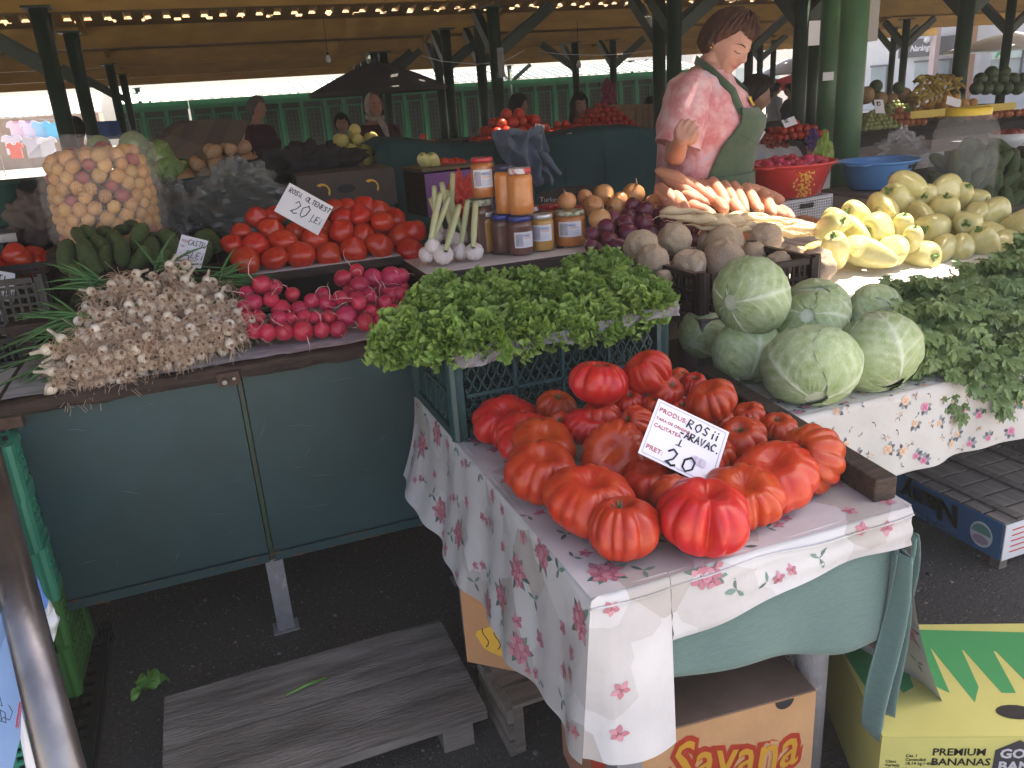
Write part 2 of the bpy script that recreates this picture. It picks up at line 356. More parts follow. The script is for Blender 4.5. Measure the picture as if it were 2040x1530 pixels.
def leafs(mb, F, u, v, r, rnd, n=3):
    a0 = rnd.uniform(0, 6)
    for k in range(n): petal(mb, F, u, v, a0+k*2.0+rnd.uniform(-.3,.3), r, r*.36, 4+(k % 2), .0006+.0001*k)
def disc(mb, F, u, v, r, mi, lift, rnd, n=9, sq=1.0):
    pts = []; e = .004; a0 = rnd.uniform(0, 6)
    p = F(u, v); q1 = F(u+e, v); q2 = F(u, v+e)
    if p is None or q1 is None or q2 is None: return
    nn = (q1-p).cross(q2-p); nn.normalize()
    for k in range(n):
        a = 2*pi*k/n; rr_ = r*rnd.uniform(.86, 1.12); q = F(u+rr_*cos(a), v+rr_*sq*sin(a))
        if q is None: return
        pts.append(q+nn*(lift*mb.side))
    mb.poly(pts, mi)
def scatter_flowers(mb, F, u0, u1, v0, v1, seed, style='lily'):
    rnd = random.Random(seed); st = .088 if style == 'lily' else .046
    nu = max(1, int((u1-u0)/st)); nv = max(1, int((v1-v0)/st))
    for i in range(nu):
        for j in range(nv):
            u = u0+(i+.5+rnd.uniform(-.3,.3))*(u1-u0)/nu; v = v0+(j+.5+rnd.uniform(-.3,.3))*(v1-v0)/nv; k = (i*2+j*3+rnd.randint(0,1)) % 5
            if style == 'lily':
                if k == 0:
                    for q in range(6): petal(mb, F, u, v, q*1.05+rnd.uniform(-.3,.3), .045*rnd.uniform(.8,1.2), .016, 4+q % 2, .0005)
                    for q in range(4): a = q*pi/2+.4; flower(mb, F, u+.016*cos(a), v+.016*sin(a), .023, rnd)
                elif k in (1, 3): flower(mb, F, u, v, .018*rnd.uniform(.8,1.2), rnd)
                elif k == 2: leafs(mb, F, u, v, .026, rnd)
                else:
                    flower(mb, F, u, v, .015, rnd); flower(mb, F, u+.028, v+.012, .013, rnd); leafs(mb, F, u-.025, v, .02, rnd, 2)
            else:
                if k in (0, 3):
                    c = 1 if rnd.random() < .55 else 6
                    a1 = rnd.uniform(0, 6)
                    for q in range(4): petal(mb, F, u+.006*cos(a1+q*.7), v+.006*sin(a1+q*.7), a1+q*.7+rnd.uniform(-.2,.2), .019, .012, 4+(q % 2), .0005+.0001*q)
                    R0 = rnd.uniform(.009, .0135); disc(mb, F, u, v, R0, c+1, .0012, rnd, 10)
                    for q in range(4): petal(mb, F, u+.35*R0*cos(q*1.57), v+.35*R0*sin(q*1.57), q*1.57+1.2, R0*.62, R0*.34, c, .0016)
                    disc(mb, F, u, v, R0*.36, c, .0020, rnd, 6)
                elif k in (1,):
                    for q in range(7): a = rnd.uniform(0, 6.28); d = rnd.uniform(.002,.013); petal(mb, F, u+d*cos(a), v+d*sin(a), a, .0055, .0042, 3, .0006)
                    for q in range(3): petal(mb, F, u, v, rnd.uniform(0,6), .014, .003, 4, .0005)
                elif k == 2: leafs(mb, F, u, v, .012, rnd, 2)
M_cl0 = pm('printed_oilcloth', (.70,.67,.68), rough=.42, spec=.4, bump=.45, bsc=11)
def cell_tint(m, c1, c2, c3, sc):
    t = m.node_tree; N = t.nodes; L = t.links; b = N['Principled BSDF']; tc = N.new('ShaderNodeTexCoord'); mp = N.new('ShaderNodeMapping'); mp.inputs['Rotation'].default_value = (.3,.2,.6)
    L.new(tc.outputs['Object'], mp.inputs[0]); v = N.new('ShaderNodeTexVoronoi'); v.distance = 'MANHATTAN'; v.inputs['Scale'].default_value = sc; v.inputs['Randomness'].default_value = .8
    L.new(mp.outputs[0], v.inputs['Vector']); s = N.new('ShaderNodeSeparateColor'); L.new(v.outputs['Color'], s.inputs[0]); r = N.new('ShaderNodeValToRGB'); r.color_ramp.interpolation = 'CONSTANT'
    e = r.color_ramp.elements; e[0].color = (*c1, 1); e[1].color = (*c2, 1); e[1].position = .55; x = e.new(.8); x.color = (*c3, 1)
    L.new(s.outputs[0], r.inputs[0]); 
    nz = N.new('ShaderNodeTexNoise'); nz.inputs['Scale'].default_value = 7; nz.inputs['Detail'].default_value = 8; L.new(tc.outputs['Object'], nz.inputs['Vector'])
    rr = N.new('ShaderNodeMapRange'); rr.inputs[1].default_value = .3; rr.inputs[2].default_value = .75; rr.inputs[3].default_value = 1.04; rr.inputs[4].default_value = .84; L.new(nz.outputs[0], rr.inputs[0])
    mx = N.new('ShaderNodeVectorMath'); mx.operation = 'SCALE'; L.new(r.outputs[0], mx.inputs[0]); L.new(rr.outputs[0], mx.inputs['Scale']); L.new(mx.outputs[0], b.inputs['Base Color'])
cell_tint(M_cl0, (.47,.47,.50), (.415,.405,.425), (.36,.34,.34), 8)
CL1 = [M_cl0, pm('petal_rose', (.36,.13,.18), rough=.5), pm('petal_pink', (.44,.20,.26), rough=.5), pm('petal_dark', (.22,.07,.09), rough=.5), pm('print_leaf', (.12,.2,.17), rough=.5), pm('print_leaf_dark', (.07,.12,.11), rough=.5)]
CL2 = [pm('rose_cotton', (.56,.54,.52), (.50,.47,.45), 5, .8, .1, 300), pm('rose_pink', (.48,.12,.22), rough=.7), pm('rose_light', (.62,.25,.37), rough=.7), pm('rose_spray', (.62,.36,.2), rough=.7), pm('rose_leaf', (.10,.105,.13), rough=.7), pm('rose_leaf2', (.24,.27,.28), rough=.7), pm('rose_peach', (.60,.34,.22), rough=.7), pm('rose_peach2', (.68,.48,.35), rough=.7)]
class CMB(MB):
    side = 1
# --- front table
TX0, TX1, TY0, TY1, TZ = .50, 1.20, 1.06, 2.22, .75
ft = thing('market_table', 'grey painted table on round and square legs under the lily print cloth', 'table', (0,0,0))
m = MB(); m.b2((TX0+.01,TY0+.01,TZ-.035),(TX1-.01,TY1-.01,TZ-.006)); m.b2((TX0+.03,TY0+.03,TZ-.1),(TX1-.03,TY0+.05,TZ-.036)); m.b2((TX0+.03,TY0+.05,TZ-.1),(TX0+.05,TY1-.05,TZ-.036)); m.build('tabletop', M_wood, ft)
M_gleg = pm('chipped_grey_paint', (.17,.17,.19), (.20,.20,.22), 30, .6, .3, 80, det=8, contrast=(.4,.62), c3=(.42,.38,.34))
for (x, y) in ((1.07,1.16),(.53,1.93),(1.12,2.05)):
    m = MB(); m.tube([(x,y,0),(x,y,TZ-.04)], .034 if x > 1 else .030, 18); m.build('leg', M_gleg, ft, True)
m = MB(); m.box((.585,1.12,(TZ-.04)/2),(.055,.05,TZ-.04)); m.build('leg', M_gleg, ft)
cloth = CMB(); 
def wr(u, v, a=.0015): return a*(noise.noise(Vector((u*9, v*9, .3)))*2 + noise.noise(Vector((u*25, v*25, 2)))*.8)
def F_top(u, v): return Vector((TX0+u*1.0, TY0+v, TZ+.001+wr(u,v)))
W_, D_ = TX1-TX0, TY1-TY0
cloth.grid(lambda a, b: F_top(a*W_, b*D_), 36, 60)
scatter_flowers(cloth, lambda u, v: F_top(u, v) if 0<=u<=W_ and 0<=v<=D_ else None, 0, W_, 0, D_, 5)
def edge(t, r=.012):     # rounded fold: returns (out, down)
    if t < r*1.57: a = t/r; return r*sin(a), r*(1-cos(a))
    return r, r+(t-r*1.57)
# left drop : v along the depth, t down
def lhem(v): return .335 + .03*sin(v*3+.5) - .03*(v/D_) - .06*max(0, (v-.95))*2
def F_left(v, t, flare=True):
    o, d = edge(t); T = lhem(v)
    k = t/T; fold = .012*sin(v*19+1.2)*k + .006*sin(v*43)*k + .055*k*k*(v/D_) + .02*k
    return Vector((TX0 - o - fold + .012, TY0+v, TZ+.001-d))
cloth.grid(lambda a, b: F_left(a*D_, b*lhem(a*D_)), 90, 26)
cloth.side = 1
scatter_flowers(cloth, lambda v, t: F_left(v, t) if 0<=v<=D_ and 0<=t<=lhem(v)-.002 else None, 0, D_, .0, .36, 8)
# front strip
def fdrop(u): 
    if u < .155: return .335+.03*(1-u/.155)*0+.02*u/.155
    return .128-.035*((u-.155)/(W_-.155))+.012*sin(u*9)
def F_front(u, t):
    o, d = edge(t); k = t/.34
    if u < .155: fold = .03*k*sin(u/.155*pi*.9+.1)+.012*k; 
    else: fold = .004*sin(u*31)*min(1,t/.05)+.003*sin(t*160+u*6)+.006*t/.07
    dx = (F_left(0, t*.98).x-TX0)*max(0, 1-u/.153) if u < .155 else 0
    if u < .155: s_ = min(1, u/.03); o *= s_; fold = fold*s_+.012*(1-s_)
    return Vector((TX0+u+dx, TY0 - o - fold+.012, TZ+.001-d))
cloth.grid(lambda a, b: F_front(a*.153, b*fdrop(a*.153)), 14, 26)
cloth.grid(lambda a, b: F_front(.155+a*(W_-.155), b*fdrop(.155+a*(W_-.155))), 50, 8)
cloth.side = 1
scatter_flowers(cloth, lambda u, t: F_front(u, -t) if 0<=u<.153 and 0<=-t<=.35 else None, 0, .153, -.35, 0, 21)
scatter_flowers(cloth, lambda u, t: F_front(u, -t) if .16<=u<=W_ and 0<=-t<=fdrop(u)-.002 else None, .16, W_, -.1, 0, 23)
# stitched second edge of the front strip: a creased lip
cloth.tube([F_front(u, .028+.004*sin(u*14))+Vector((0,-.0015,0)) for u in [i/40*W_ for i in range(41)]], .0022, 5)
# right side flap hanging low at the front corner
def F_right(v, t):
    o, d = edge(t); T = rdrop(v); k = t/T
    return Vector((TX1 + o + .012*sin(v*22)*k + .19*k*k*max(0,1-v/.7) - .012, TY0+v-.02*k, TZ+.001-d))
def rdrop(v): return .62-.35*v if v < .34 else .5
cloth.grid(lambda a, b: F_right(a*D_, b*rdrop(a*D_)), 60, 24)
cloth.side = 1
scatter_flowers(cloth, lambda v, t: F_right(v, t) if 0<=v<=.3 and 0<=t<=rdrop(v)-.01 else None, 0, .3, 0, .5, 31)
c_ = cloth.build('tablecloth', CL1, None, True); tag(c_, 'white oilcloth printed with red lilies under the big ribbed tomatoes', 'tablecloth')
# green cotton towels hanging under the front edge
M_towel = pm('green_cotton', (.075,.135,.13), (.095,.165,.155), 60, .9, .25, 500, stretch=(1,1,6), sheen=.2)
tw = CMB()
def tdrop(u): return .125+.1*u/.55+.008*sin(u*20)
tw.grid(lambda a, b: Vector((TX0+.14+a*.545, TY0+.004-.002*sin(b*3)+.006*sin(a*14)*b+.006*(1-b), TZ-.05-b*(.04+tdrop(a*.55)))), 60, 16)
o = tw.build('towel', M_towel, None, True); tag(o, 'wide green cotton cloth stretched below the front table edge', 'towel'); m_ = o.modifiers.new('s','SOLIDIFY'); m_.thickness = .002
for i, (x, w_, z0, z1, lb) in enumerate(((1.168,.055,.66,.24,'narrow green towel end hanging lowest at the table corner'),(1.225,.055,.66,.34,'short green towel end behind the long one at the table corner'))):
    tw = CMB(); tw.grid(lambda a, b: Vector((x+(a-.5)*w_*(.55+.5*sin(min(1,b*1.1)*2.2))+.012*sin(b*5+i), TY0-.02+i*.05+.020*sin(a*9+i+b*2)+.01*b, z0+(z1-z0)*b*(1+.06*sin(a*5)))), 26, 26)
    o = tw.build('towel', M_towel, None, True); tag(o, lb, 'towel'); m_ = o.modifiers.new('s','SOLIDIFY'); m_.thickness = .002
# plank on the right edge of the tomatoes
pl = MB(); a = at(1765,975,TZ+.028); b_ = at(1400,745,TZ+.028); pl.beam(a, b_, .05, .05); o = pl.build('wooden_plank', M_dkwood); tag(o, 'dark old wooden plank edging the ribbed tomatoes', 'plank')
bv = o.modifiers.new('b','BEVEL'); bv.width = .004; bv.segments = 2
# --- rose table (cabbages)
rt = thing('market_table', 'wooden table hidden under the rose print cloth', 'table', (0,0,0))
m = MB(); m.b2((1.27,1.54,.70),(2.9,1.93,.744)); m.build('tabletop', M_wood, rt)
for x in (1.36, 2.8):
    for y in (1.6, 1.88): m = MB(); m.b2((x-.03,y-.03,0),(x+.03,y+.03,.699)); m.build('leg', M_wood, rt)
rc = CMB(); RX, RY, RW, RD = 1.262, 1.53, 1.66, .405
def G_top(u, v): return Vector((RX+u, RY+v, TZ+wr(u,v,.0012)))
rc.grid(lambda a, b: G_top(a*RW, b*RD), 50, 14); rc.side = 1
scatter_flowers(rc, lambda u, v: G_top(u, v) if 0<=u<=RW and 0<=v<=RD else None, 0, RW, 0, RD, 3, 'rose')
def G_front(u, t): o, d = edge(t, .016); return Vector((RX+u, RY-o-.008*sin(u*17)*t/.2-.005*sin(u*37+1)*t/.2-.01*t/.2+.016, TZ-d))
def gd(u): return .235+.01*sin(u*4)
rc.grid(lambda a, b: G_front(a*RW, b*gd(a*RW)), 110, 14)
scatter_flowers(rc, lambda u, t: G_front(u, -t) if 0<=u<=RW and 0<=-t<=gd(u)-.002 else None, 0, RW, -.24, 0, 4, 'rose')
def G_left(v, t): o, d = edge(t, .016); return Vector((RX-o+.016, RY+v, TZ-d))
rc.grid(lambda a, b: G_left(a*RD, b*.2), 12, 8); rc.side = -1
scatter_flowers(rc, lambda v, t: G_left(v, t) if 0<=v<=RD and 0<=t<=.2 else None, 0, RD, 0, .2, 5, 'rose')
tag(rc.build('tablecloth', CL2, None, True), 'white cotton cloth printed with pink and peach roses under the cabbages', 'tablecloth')
# --- teal metal counter
ct = thing('market_counter', 'teal painted sheet metal counter with a rough dark wooden rim', 'counter', (0,0,0))
CT0, CT1, CYF, CYB, CZ = -.56, 3.4, 2.335, 3.0, .90
for (xa, xb) in ((CT0+.02, .018), (.036, .62), (.638, 1.3)):
    m = MB(); m.b2((xa,CYF,.29),(xb,CYF+.012,.855)); m.b2((xa,CYF-.012,.262),(xb,CYF-.0005,.288)); m.b2((xa,CYF+.0125,.262),(xb,CYF+.05,.288))
    o = m.build('panel', M_teal, ct)
rq = random.Random(8)
for k in range(26):
    m = MB(); x = rq.uniform(-.5,.6); z = rq.uniform(.32,.82); L = rq.uniform(.01,.09); a = rq.uniform(-.5,.5) if k % 3 else rq.uniform(.8,1.4); m.tube([(x,CYF-.0003,z),(x+L*.5*cos(a),CYF-.0003,z+L*.5*sin(a)+.002),(x+L*cos(a),CYF-.0003,z+L*sin(a))], [.0002,rq.uniform(.0004,.0011),.0002], 4)
    m.build('scratch', pm('scuff', (.10,.15,.16), rough=.6), ct)
m = MB()
for k in range(60):
    x = rq.uniform(-.54,1.2); w_ = rq.uniform(.004,.03); z = .2625 if k % 2 else .2865; m.b2((x,CYF-.0135,z-.001),(x+w_,CYF-.0125,z+rq.uniform(.001,.005)))
m.build('rust_stain', pm('rust_edge', (.13,.06,.035), (.07,.035,.025), 60, .8), ct)
for x in (.027, .629): m = MB(); m.b2((x-.006,CYF+.004,.262),(x+.006,CYF+.03,.855)); m.build('seam', M_dkgreen, ct)
for x in (.03, .629, 1.5, 2.6):
    m = MB(); m.b2((x-.026,CYF+.0,.003),(x+.026,CYF+.035,.261)); m.b2((x-.04,CYF-.012,0),(x+.04,CYF+.05,.006)); m.build('leg', M_gleg, ct)
for x in (-.45, .6, 1.5): m = MB(); m.b2((x-.026,CYB-.1,.0),(x+.026,CYB-.05,.86)); m.build('leg', M_gleg, ct)
m = MB(); n = 80
def rim(a, b):
    x = CT0-.02+a*1.95; q = b*2*pi; nz = .006*noise.noise(Vector((x*14, 1, b*3)))+.003*noise.noise(Vector((x*60,2,b*6)))
    sq = lambda c: (abs(c)**.35)*(1 if c > 0 else -1)
    return Vector((x, CYF-.012+sq(cos(q))*(.022+nz), .879+sq(sin(q))*(.019+nz)))
m.grid(rim, 160, 16); o = m.build('wooden_rim', M_dkwood, ct, True)
m = MB(); m.b2((CT0-.02,CYF+.012,.858),(CT1,CYB,.892)); m.build('counter_top', M_dkwood, ct)
m = MB(); a = at(25,830,.86); m.box((CT0-.0,CYF-.0,.845),(.085,.06,.03)); m.build('bracket', pm('rust_brown',(.06,.03,.022),(.1,.055,.04),30,.8,.3,80), ct)
m = MB(); m.box((.0,CYF-.038,.868),(.06,.012,.038)); la = m.build('latch', pm('rust_brown',(.06,.03,.022)), ct); m = MB(); m.tube([(-.012,CYF-.07,.868),(-.012,CYF-.03,.868)],.007,8); m.build('bolt', M_steel, la); m = MB(); m.tube([(.014,CYF-.06,.872),(.014,CYF-.03,.872)],.005,8); m.build('bolt', M_steel, la)
M_oil = pm('grey_oilcloth', (.34,.34,.38), (.5,.5,.55), 14, .3, .1, 20, stretch=(1,3,1), contrast=(.45,.55))
m = CMB(); m.grid(lambda a, b: Vector((CT0+.0+a*1.2, CYF+.005+b*.55, .901+wr(a*1.2,b*.6,.002))), 60, 24); tag(m.build('oilcloth', M_oil, None, True), 'grey patterned oilcloth spread over the teal counter', 'oilcloth')
# stepped wooden shelves behind (carry the heaps)
st = thing('display_step', 'dark wooden display step behind the spring onions and cucumbers', 'shelf', (0,0,0)); m = MB(); m.b2((-.62,2.86,.95),(.1,3.6,.985)); m.build('board', M_dkwood, st); m = MB(); m.b2((-.6,2.9,0),(-.55,3.55,.949)); m.build('support', M_dkwood, st); m = MB(); m.b2((.03,3.02,0),(.08,3.55,.949)); m.build('support', M_dkwood, st)
# oltenesti board + honey board
M_lam = pm('white_laminate', (.62,.56,.57), (.54,.48,.48), 3, .5)
def shelf(name, lb, x0, x1, y0, y1, z, th, mat, top):
    t = thing(name, lb, 'shelf board', (0,0,0)); r = .02
    m = MB(); m.b2((x0,y0,z-th),(x1,y1,z-.0015)); o = m.build('board', mat, t); bv = o.modifiers.new('b','BEVEL'); bv.width = .006; bv.segments = 2
    m = MB(); m.b2((x0+.006,y0+.006,z-.0014),(x1-.006,y1-.002,z)); m.build('top_sheet', top, t)
    for x in (x0+.06, x1-.06): m = MB(); m.b2((x-.03,y0+.08,.902),(x+.03,y1-.03,z-th-.001)); m.build('support', M_dkwood, t)
    return t
shelf('display_board', 'dark edged display board carrying the heart shaped tomatoes', .09,.655,2.84,3.28,1.05,.032,M_dkwood,M_lam)
shelf('display_board', 'white topped brown board carrying garlic and honey jars', .655,1.36,2.545,2.95,1.03,.045,M_dkwood,M_lam)
# pepper board with cloth
M_wh = pm('white_sheet', (.70,.68,.68), (.62,.6,.6), 4, .6, .1, 30)
pb = thing('market_table', 'wooden table under the white sheet with peppers and roots', 'table', (0,0,0))
m = MB(); m.b2((1.33,1.98,.86),(3.4,2.95,.895)); m.b2((2.3,2.951,.86),(4.6,3.7,.895)); m.b2((3.401,1.98,.86),(4.6,2.95,.895)); m.build('tabletop', M_wood, pb)
for x in (1.4, 3.3):
    for y in (2.03, 2.9): m = MB(); m.b2((x-.03,y-.03,0),(x+.03,y+.03,.859)); m.build('leg', M_wood, pb)
m = CMB(); m.grid(lambda a, b: Vector((1.60+a*1.81, 1.968+b*.96, .899+wr(a*2,b,.0025))), 90, 40)
m.grid(lambda a, b: Vector((1.60+a*1.81, 1.968-.014*sin(b*1.57), .899-.022*b)), 60, 4); tag(m.build('table_sheet', M_wh, None, True), 'white sheet laid over the pepper table', 'table sheet')
# blue grey strip with the key pattern
M_bg = pm('blue_grey_cloth', (.30,.33,.42), (.36,.39,.48), 5, .6, .15, 40); M_key = pm('key_pattern', (.50,.48,.47), rough=.6)
m = CMB(); kf = lambda u, t: Vector((1.62+u, 1.962-.008*sin(u*8)-.012*t/.14, .876-t))
m.grid(lambda a, b: kf(a*1.3, b*.15), 60, 6)
for i in range(26):
    u = .16+i*.042
    s_ = [(0,.11),(0,.035),(.034,.035),(.034,.09),(.011,.09),(.011,.06),(.022,.06),(.022,.075)]
    for (a, b), (c, d) in zip(s_[:-1], s_[1:]):
        m.beam(kf(u+a,b)+Vector((0,-.0012,0)), kf(u+c,d)+Vector((0,-.0012,0)), .0016, .0028, 1)
o = m.build('table_skirt', [M_bg, M_key], None, True); tag(o, 'blue grey cloth strip with a raised key pattern below the peppers', 'table skirt')
# ---- plastic crates
def crate(name, label, L, W, H, mat, loc, rz=0, style='diamond', group=None, parts=True):
    t = thing(name, label, 'crate', loc, rz, group); e = .012
    for sx in (-1, 1):
        for sy in (-1, 1): m = MB(); m.box((sx*(L/2-.017), sy*(W/2-.017), H/2), (.034,.034,H)); m.tube([(sx*(L/2-.012),sy*(W/2-.012),0),(sx*(L/2-.012),sy*(W/2-.012),H+.008)], .016, 8); m.build('corner_post', mat, t)
    def side(A, Bv, nrm):
        A, Bv = Vector(A), Vector(Bv); d = (Bv-A); Ln = d.length; d.normalize(); m = MB(); P_ = lambda s, z: A+d*s+Vector((0,0,z))
        m.beam(P_(.03,H-.009), P_(Ln-.03,H-.009), .02, .018); m.beam(P_(.03,.012), P_(Ln-.03,.012), .02, .024); m.beam(P_(.03,H*.5), P_(Ln-.03,H*.5), .012, .008)
        for k in range(1, 4): s = .03+(Ln-.06)*k/4; m.beam(P_(s,.022), P_(s,H-.019), .012, .007)
        if style == 'diamond':
            st = .026
            for dr in (1, -1):
                s = -H
                while s < Ln+H:
                    a0, a1 = s, s+dr*(H-.04)*.5
                    lo, hi = .022, H-.02; p0 = [s, lo]; p1 = [s+dr*(hi-lo)*.55, hi]
                    def clip(p, q):
                        if p[0] < .03: k = (.03-p[0])/(q[0]-p[0]) if q[0] != p[0] else 0; p[1] = p[1]+(q[1]-p[1])*k; p[0] = .03
                        if p[0] > Ln-.03: k = (Ln-.03-p[0])/(q[0]-p[0]) if q[0] != p[0] else 0; p[1] = p[1]+(q[1]-p[1])*k; p[0] = Ln-.03
                    if max(p0[0], p1[0]) > .035 and min(p0[0], p1[0]) < Ln-.035:
                        clip(p0, p1); clip(p1, p0); m.beam(P_(*p0), P_(*p1), .004, .0032)
                    s += st
        elif style == 'slots':
            n = int((Ln-.06)/.02)
            for k in range(n): s = .03+(Ln-.06)*(k+.5)/n; m.beam(P_(s,.022), P_(s,H-.019), .006, .008)
        else:
            n = int((Ln-.06)/.024)
            for k in range(n+1): s = .03+(Ln-.06)*k/n; m.beam(P_(s,.022), P_(s,H-.019), .008, .009)
            for k in range(1, 6): m.beam(P_(.03,H*k/6), P_(Ln-.03,H*k/6), .0085, .009)
        m.build('side_panel', mat, t)
    w2, l2 = W/2-.012, L/2-.012
    side((-l2,-w2,0),(l2,-w2,0),0); side((-l2,w2,0),(l2,w2,0),0); side((-l2,-w2,0),(-l2,w2,0),0); side((l2,-w2,0),(l2,w2,0),0)
    m = MB(); n = 14
    for k in range(n): y = -W/2+.03+(W-.06)*k/(n-1); m.box((0,y,.008),(L-.05,.008,.01))
    for k in range(12): x = -L/2+.03+(L-.06)*k/11; m.box((x,0,.012),(.008,W-.05,.006))
    m.build('crate_floor', mat, t); return t
M_crg = pm('crate_dark_green', (.014,.042,.045), (.02,.055,.058), 8, .38)
crate('plastic_crate', 'dark green lattice crate full of lettuce on the front table', .61,.40,.225,M_crg,(.80,2.0,TZ+.004),0)
M_crb = pm('crate_dark_brown', (.022,.012,.012), rough=.4)
crate('plastic_crate', 'dark brown slotted crate under the celeriac', .44,.34,.12,M_crb,(1.555,2.17,.905),0,'slots')
LC = at(118,652,.95)+Vector((-.25,.17,0))
crate('plastic_crate', 'black crate of red tomatoes at the left edge behind the white board', .5,.34,.17,M_black,tuple(LC),.0,'grid')
crate('plastic_crate', 'low black crate beneath the left tomato crate', .5,.34,.10,M_black,(LC.x-.08,LC.y,LC.z-.112),.0,'slots')
# stack of bright green crates at the lower left
M_crlg = pm('crate_bright_green', (.04,.26,.17), (.03,.2,.13), 5, .4); M_crlg2 = pm('crate_grass_green', (.04,.14,.035), rough=.4)
q = ['lowest grass green crate','second lowest grass green crate','third turquoise crate from the floor','fourth turquoise crate from the floor','topmost turquoise crate']
for i in range(5): crate('plastic_crate', q[i]+' in the back stack by the steel pole', .40,.30,.148,M_crlg2 if i < 2 else M_crlg,(-.735,2.36+.01*(i%2),.06+i*.15),.06*(i%3-1)*.5,'grid','green crates stacked by the pole')
q = ['second turquoise crate','third turquoise crate','fourth turquoise crate','top turquoise crate']
for i in range(1,6): crate('plastic_crate', ['','lowest turquoise crate','second turquoise crate','third turquoise crate','fourth turquoise crate','top turquoise crate'][i]+' in the front stack, nearest the steel pole', .40,.30,.148,M_crlg,(-.775,2.02,.06+(i-1)*.15),.05*(i%2),'grid','green crates stacked by the pole')
crate('plastic_crate', 'dark crate on the floor beneath the green crate stacks', .46,.7,.055,M_black,(-.72,2.2,.002),0,'slots')
# blue and white bag hung on crates
def blob(pts_fn, name, mat, label, cat, nu=30, nv=20, smooth=True, par=None):
    m = MB(); m.grid(pts_fn, nu, nv); o = m.build(name, mat, par, smooth)
    if not par: tag(o, label, cat)
    return o
p = at(95,1180,.3)
bm_ = MB()
A = [aty(60,1130,1.95), aty(95,1190,1.9), aty(120,1235,1.9), aty(95,1300,1.9), aty(40,1280,1.95), aty(30,1150,2.0)]
cc = sum(A, Vector())/len(A)
def bagf(a, b):
    t = a*len(A); i = int(t) % len(A); f = t-int(t); e = A[i].lerp(A[(i+1)%len(A)], f); r = sin(b*pi*.5)
    return cc.lerp(e, r)+Vector((.01,-.03,0))*cos(b*pi*.5)+Vector((0,.008*sin(a*40+b*6),.006*sin(a*25)))
bm_.grid(bagf, 48, 8); bm_.m = [1 if (i % 48) in range(8, 26) else 0 for i in range(len(bm_.f))]
tag(bm_.build('plastic_bag', [pm('bag_blue',(.12,.27,.62),rough=.35), pm('bag_white',(.6,.62,.66),rough=.35)], None, True), 'crumpled blue and white plastic bag hanging beside the steel pole', 'bag')
# steel pole in the left foreground
m = MB(); a = aty(-68,760,2.05); b_ = aty(190,1800,1.05); m.tube([a+(a-b_)*.15, b_+(b_-a)*.0], .033, 28); o = m.build('steel_pole', pm('brushed_steel',(.22,.21,.22),(.12,.11,.12),7,.3,.05,90,metal=.85), None, True); tag(o, 'shiny leaning steel pole in the lower left foreground', 'pole')
# blue banner at the lower left corner
bn = MB(); A = [aty(-60,1160,1.5), aty(18,1240,1.5), aty(50,1430,1.42), aty(18,1560,1.38), aty(-80,1560,1.38)]
bn.poly(A); o = bn.build('banner', pm('banner_blue',(.16,.27,.50),(.2,.33,.58),3,.4)); tag(o, 'pale blue printed banner at the lower left corner behind the pole', 'banner'); md = o.modifiers.new('s','SOLIDIFY'); md.thickness = .002
def stroke(mb, P2, F, w=.002, mi=0, lift=0):
    """a pen line through 2D points mapped by F"""
    pts = [F(*p) for p in P2]
    mb.tube(pts, w, 4, mi)
bA, bX, bZ = aty(0,1440,1.40), RT*.001, UP*.001
d_ = MB()
for S_ in ([(0,0),(10,14),(24,8),(30,26),(22,40)],[(6,6),(16,2),(14,24),(4,30),(6,6)],[(-14,30),(-4,44),(8,38),(2,60)],[(-10,-40),(0,-30),(-6,-12)]):
    stroke(d_, S_, lambda x, y: bA-FW*.004+RT*(x*.0008)+UP*(y*.0008), .0008)
d_.build('drawing', M_ink, o)
# white spiral-edged card beside it
m = MB(); m.poly([aty(44,1415,1.36), aty(80,1560,1.34), aty(58,1560,1.34), aty(42,1470,1.36)]); o = m.build('price_card', M_paper); tag(o, 'white card corner with a red spiral beside the pole foot', 'card'); md = o.modifiers.new('s','SOLIDIFY'); md.thickness = .002
m = MB(); m.tube([aty(42,1400,1.36).lerp(aty(34,1450,1.36), i/60)+RT*.003*cos(i*1.3)+UP*.003*sin(i*1.3) for i in range(61)], .0008, 4); m.build('spiral', M_red, o, True)
# slanting white board at the left edge
m = MB(); A = [at(-20,700,.82), at(62,712,.82), at(-12,830,.82)+Vector((0,-.0,0)), at(-60,830,.82)]; m.poly(A); o = m.build('white_board', M_white); tag(o, 'white board under the black tomato crate at the left edge', 'board'); md = o.modifiers.new('s','SOLIDIFY'); md.thickness = .02
# ---- wooden duckboard on the floor
M_bwood = pm('board_wood', (.055,.048,.045), (.20,.18,.17), 4, .75, .6, 30, stretch=(.9,6,9), det=10, contrast=(.3,.62))
db = thing('duckboard', 'weathered grey wooden duckboard lying on the asphalt', 'duckboard', (0,0,0))
for (ya, yb) in ((1.60,1.808),(1.814,2.02)):
    m = MB(); m.grid(lambda a, b: Vector((-.31+a*.765, ya+b*(yb-ya), .112+.0025*noise.noise(Vector((a*5,b*3+ya*9,0)))*2-.003*(1 if b in (0,1) else 0))), 50, 10); m.b2((-.31,ya,.082),(.455,yb,.1085)); m.build('plank', M_bwood, db)
for x in (-.25, .38): m = MB(); m.b2((x-.04,1.62,0),(x+.04,2.0,.081)); m.build('batten', M_wood, db)
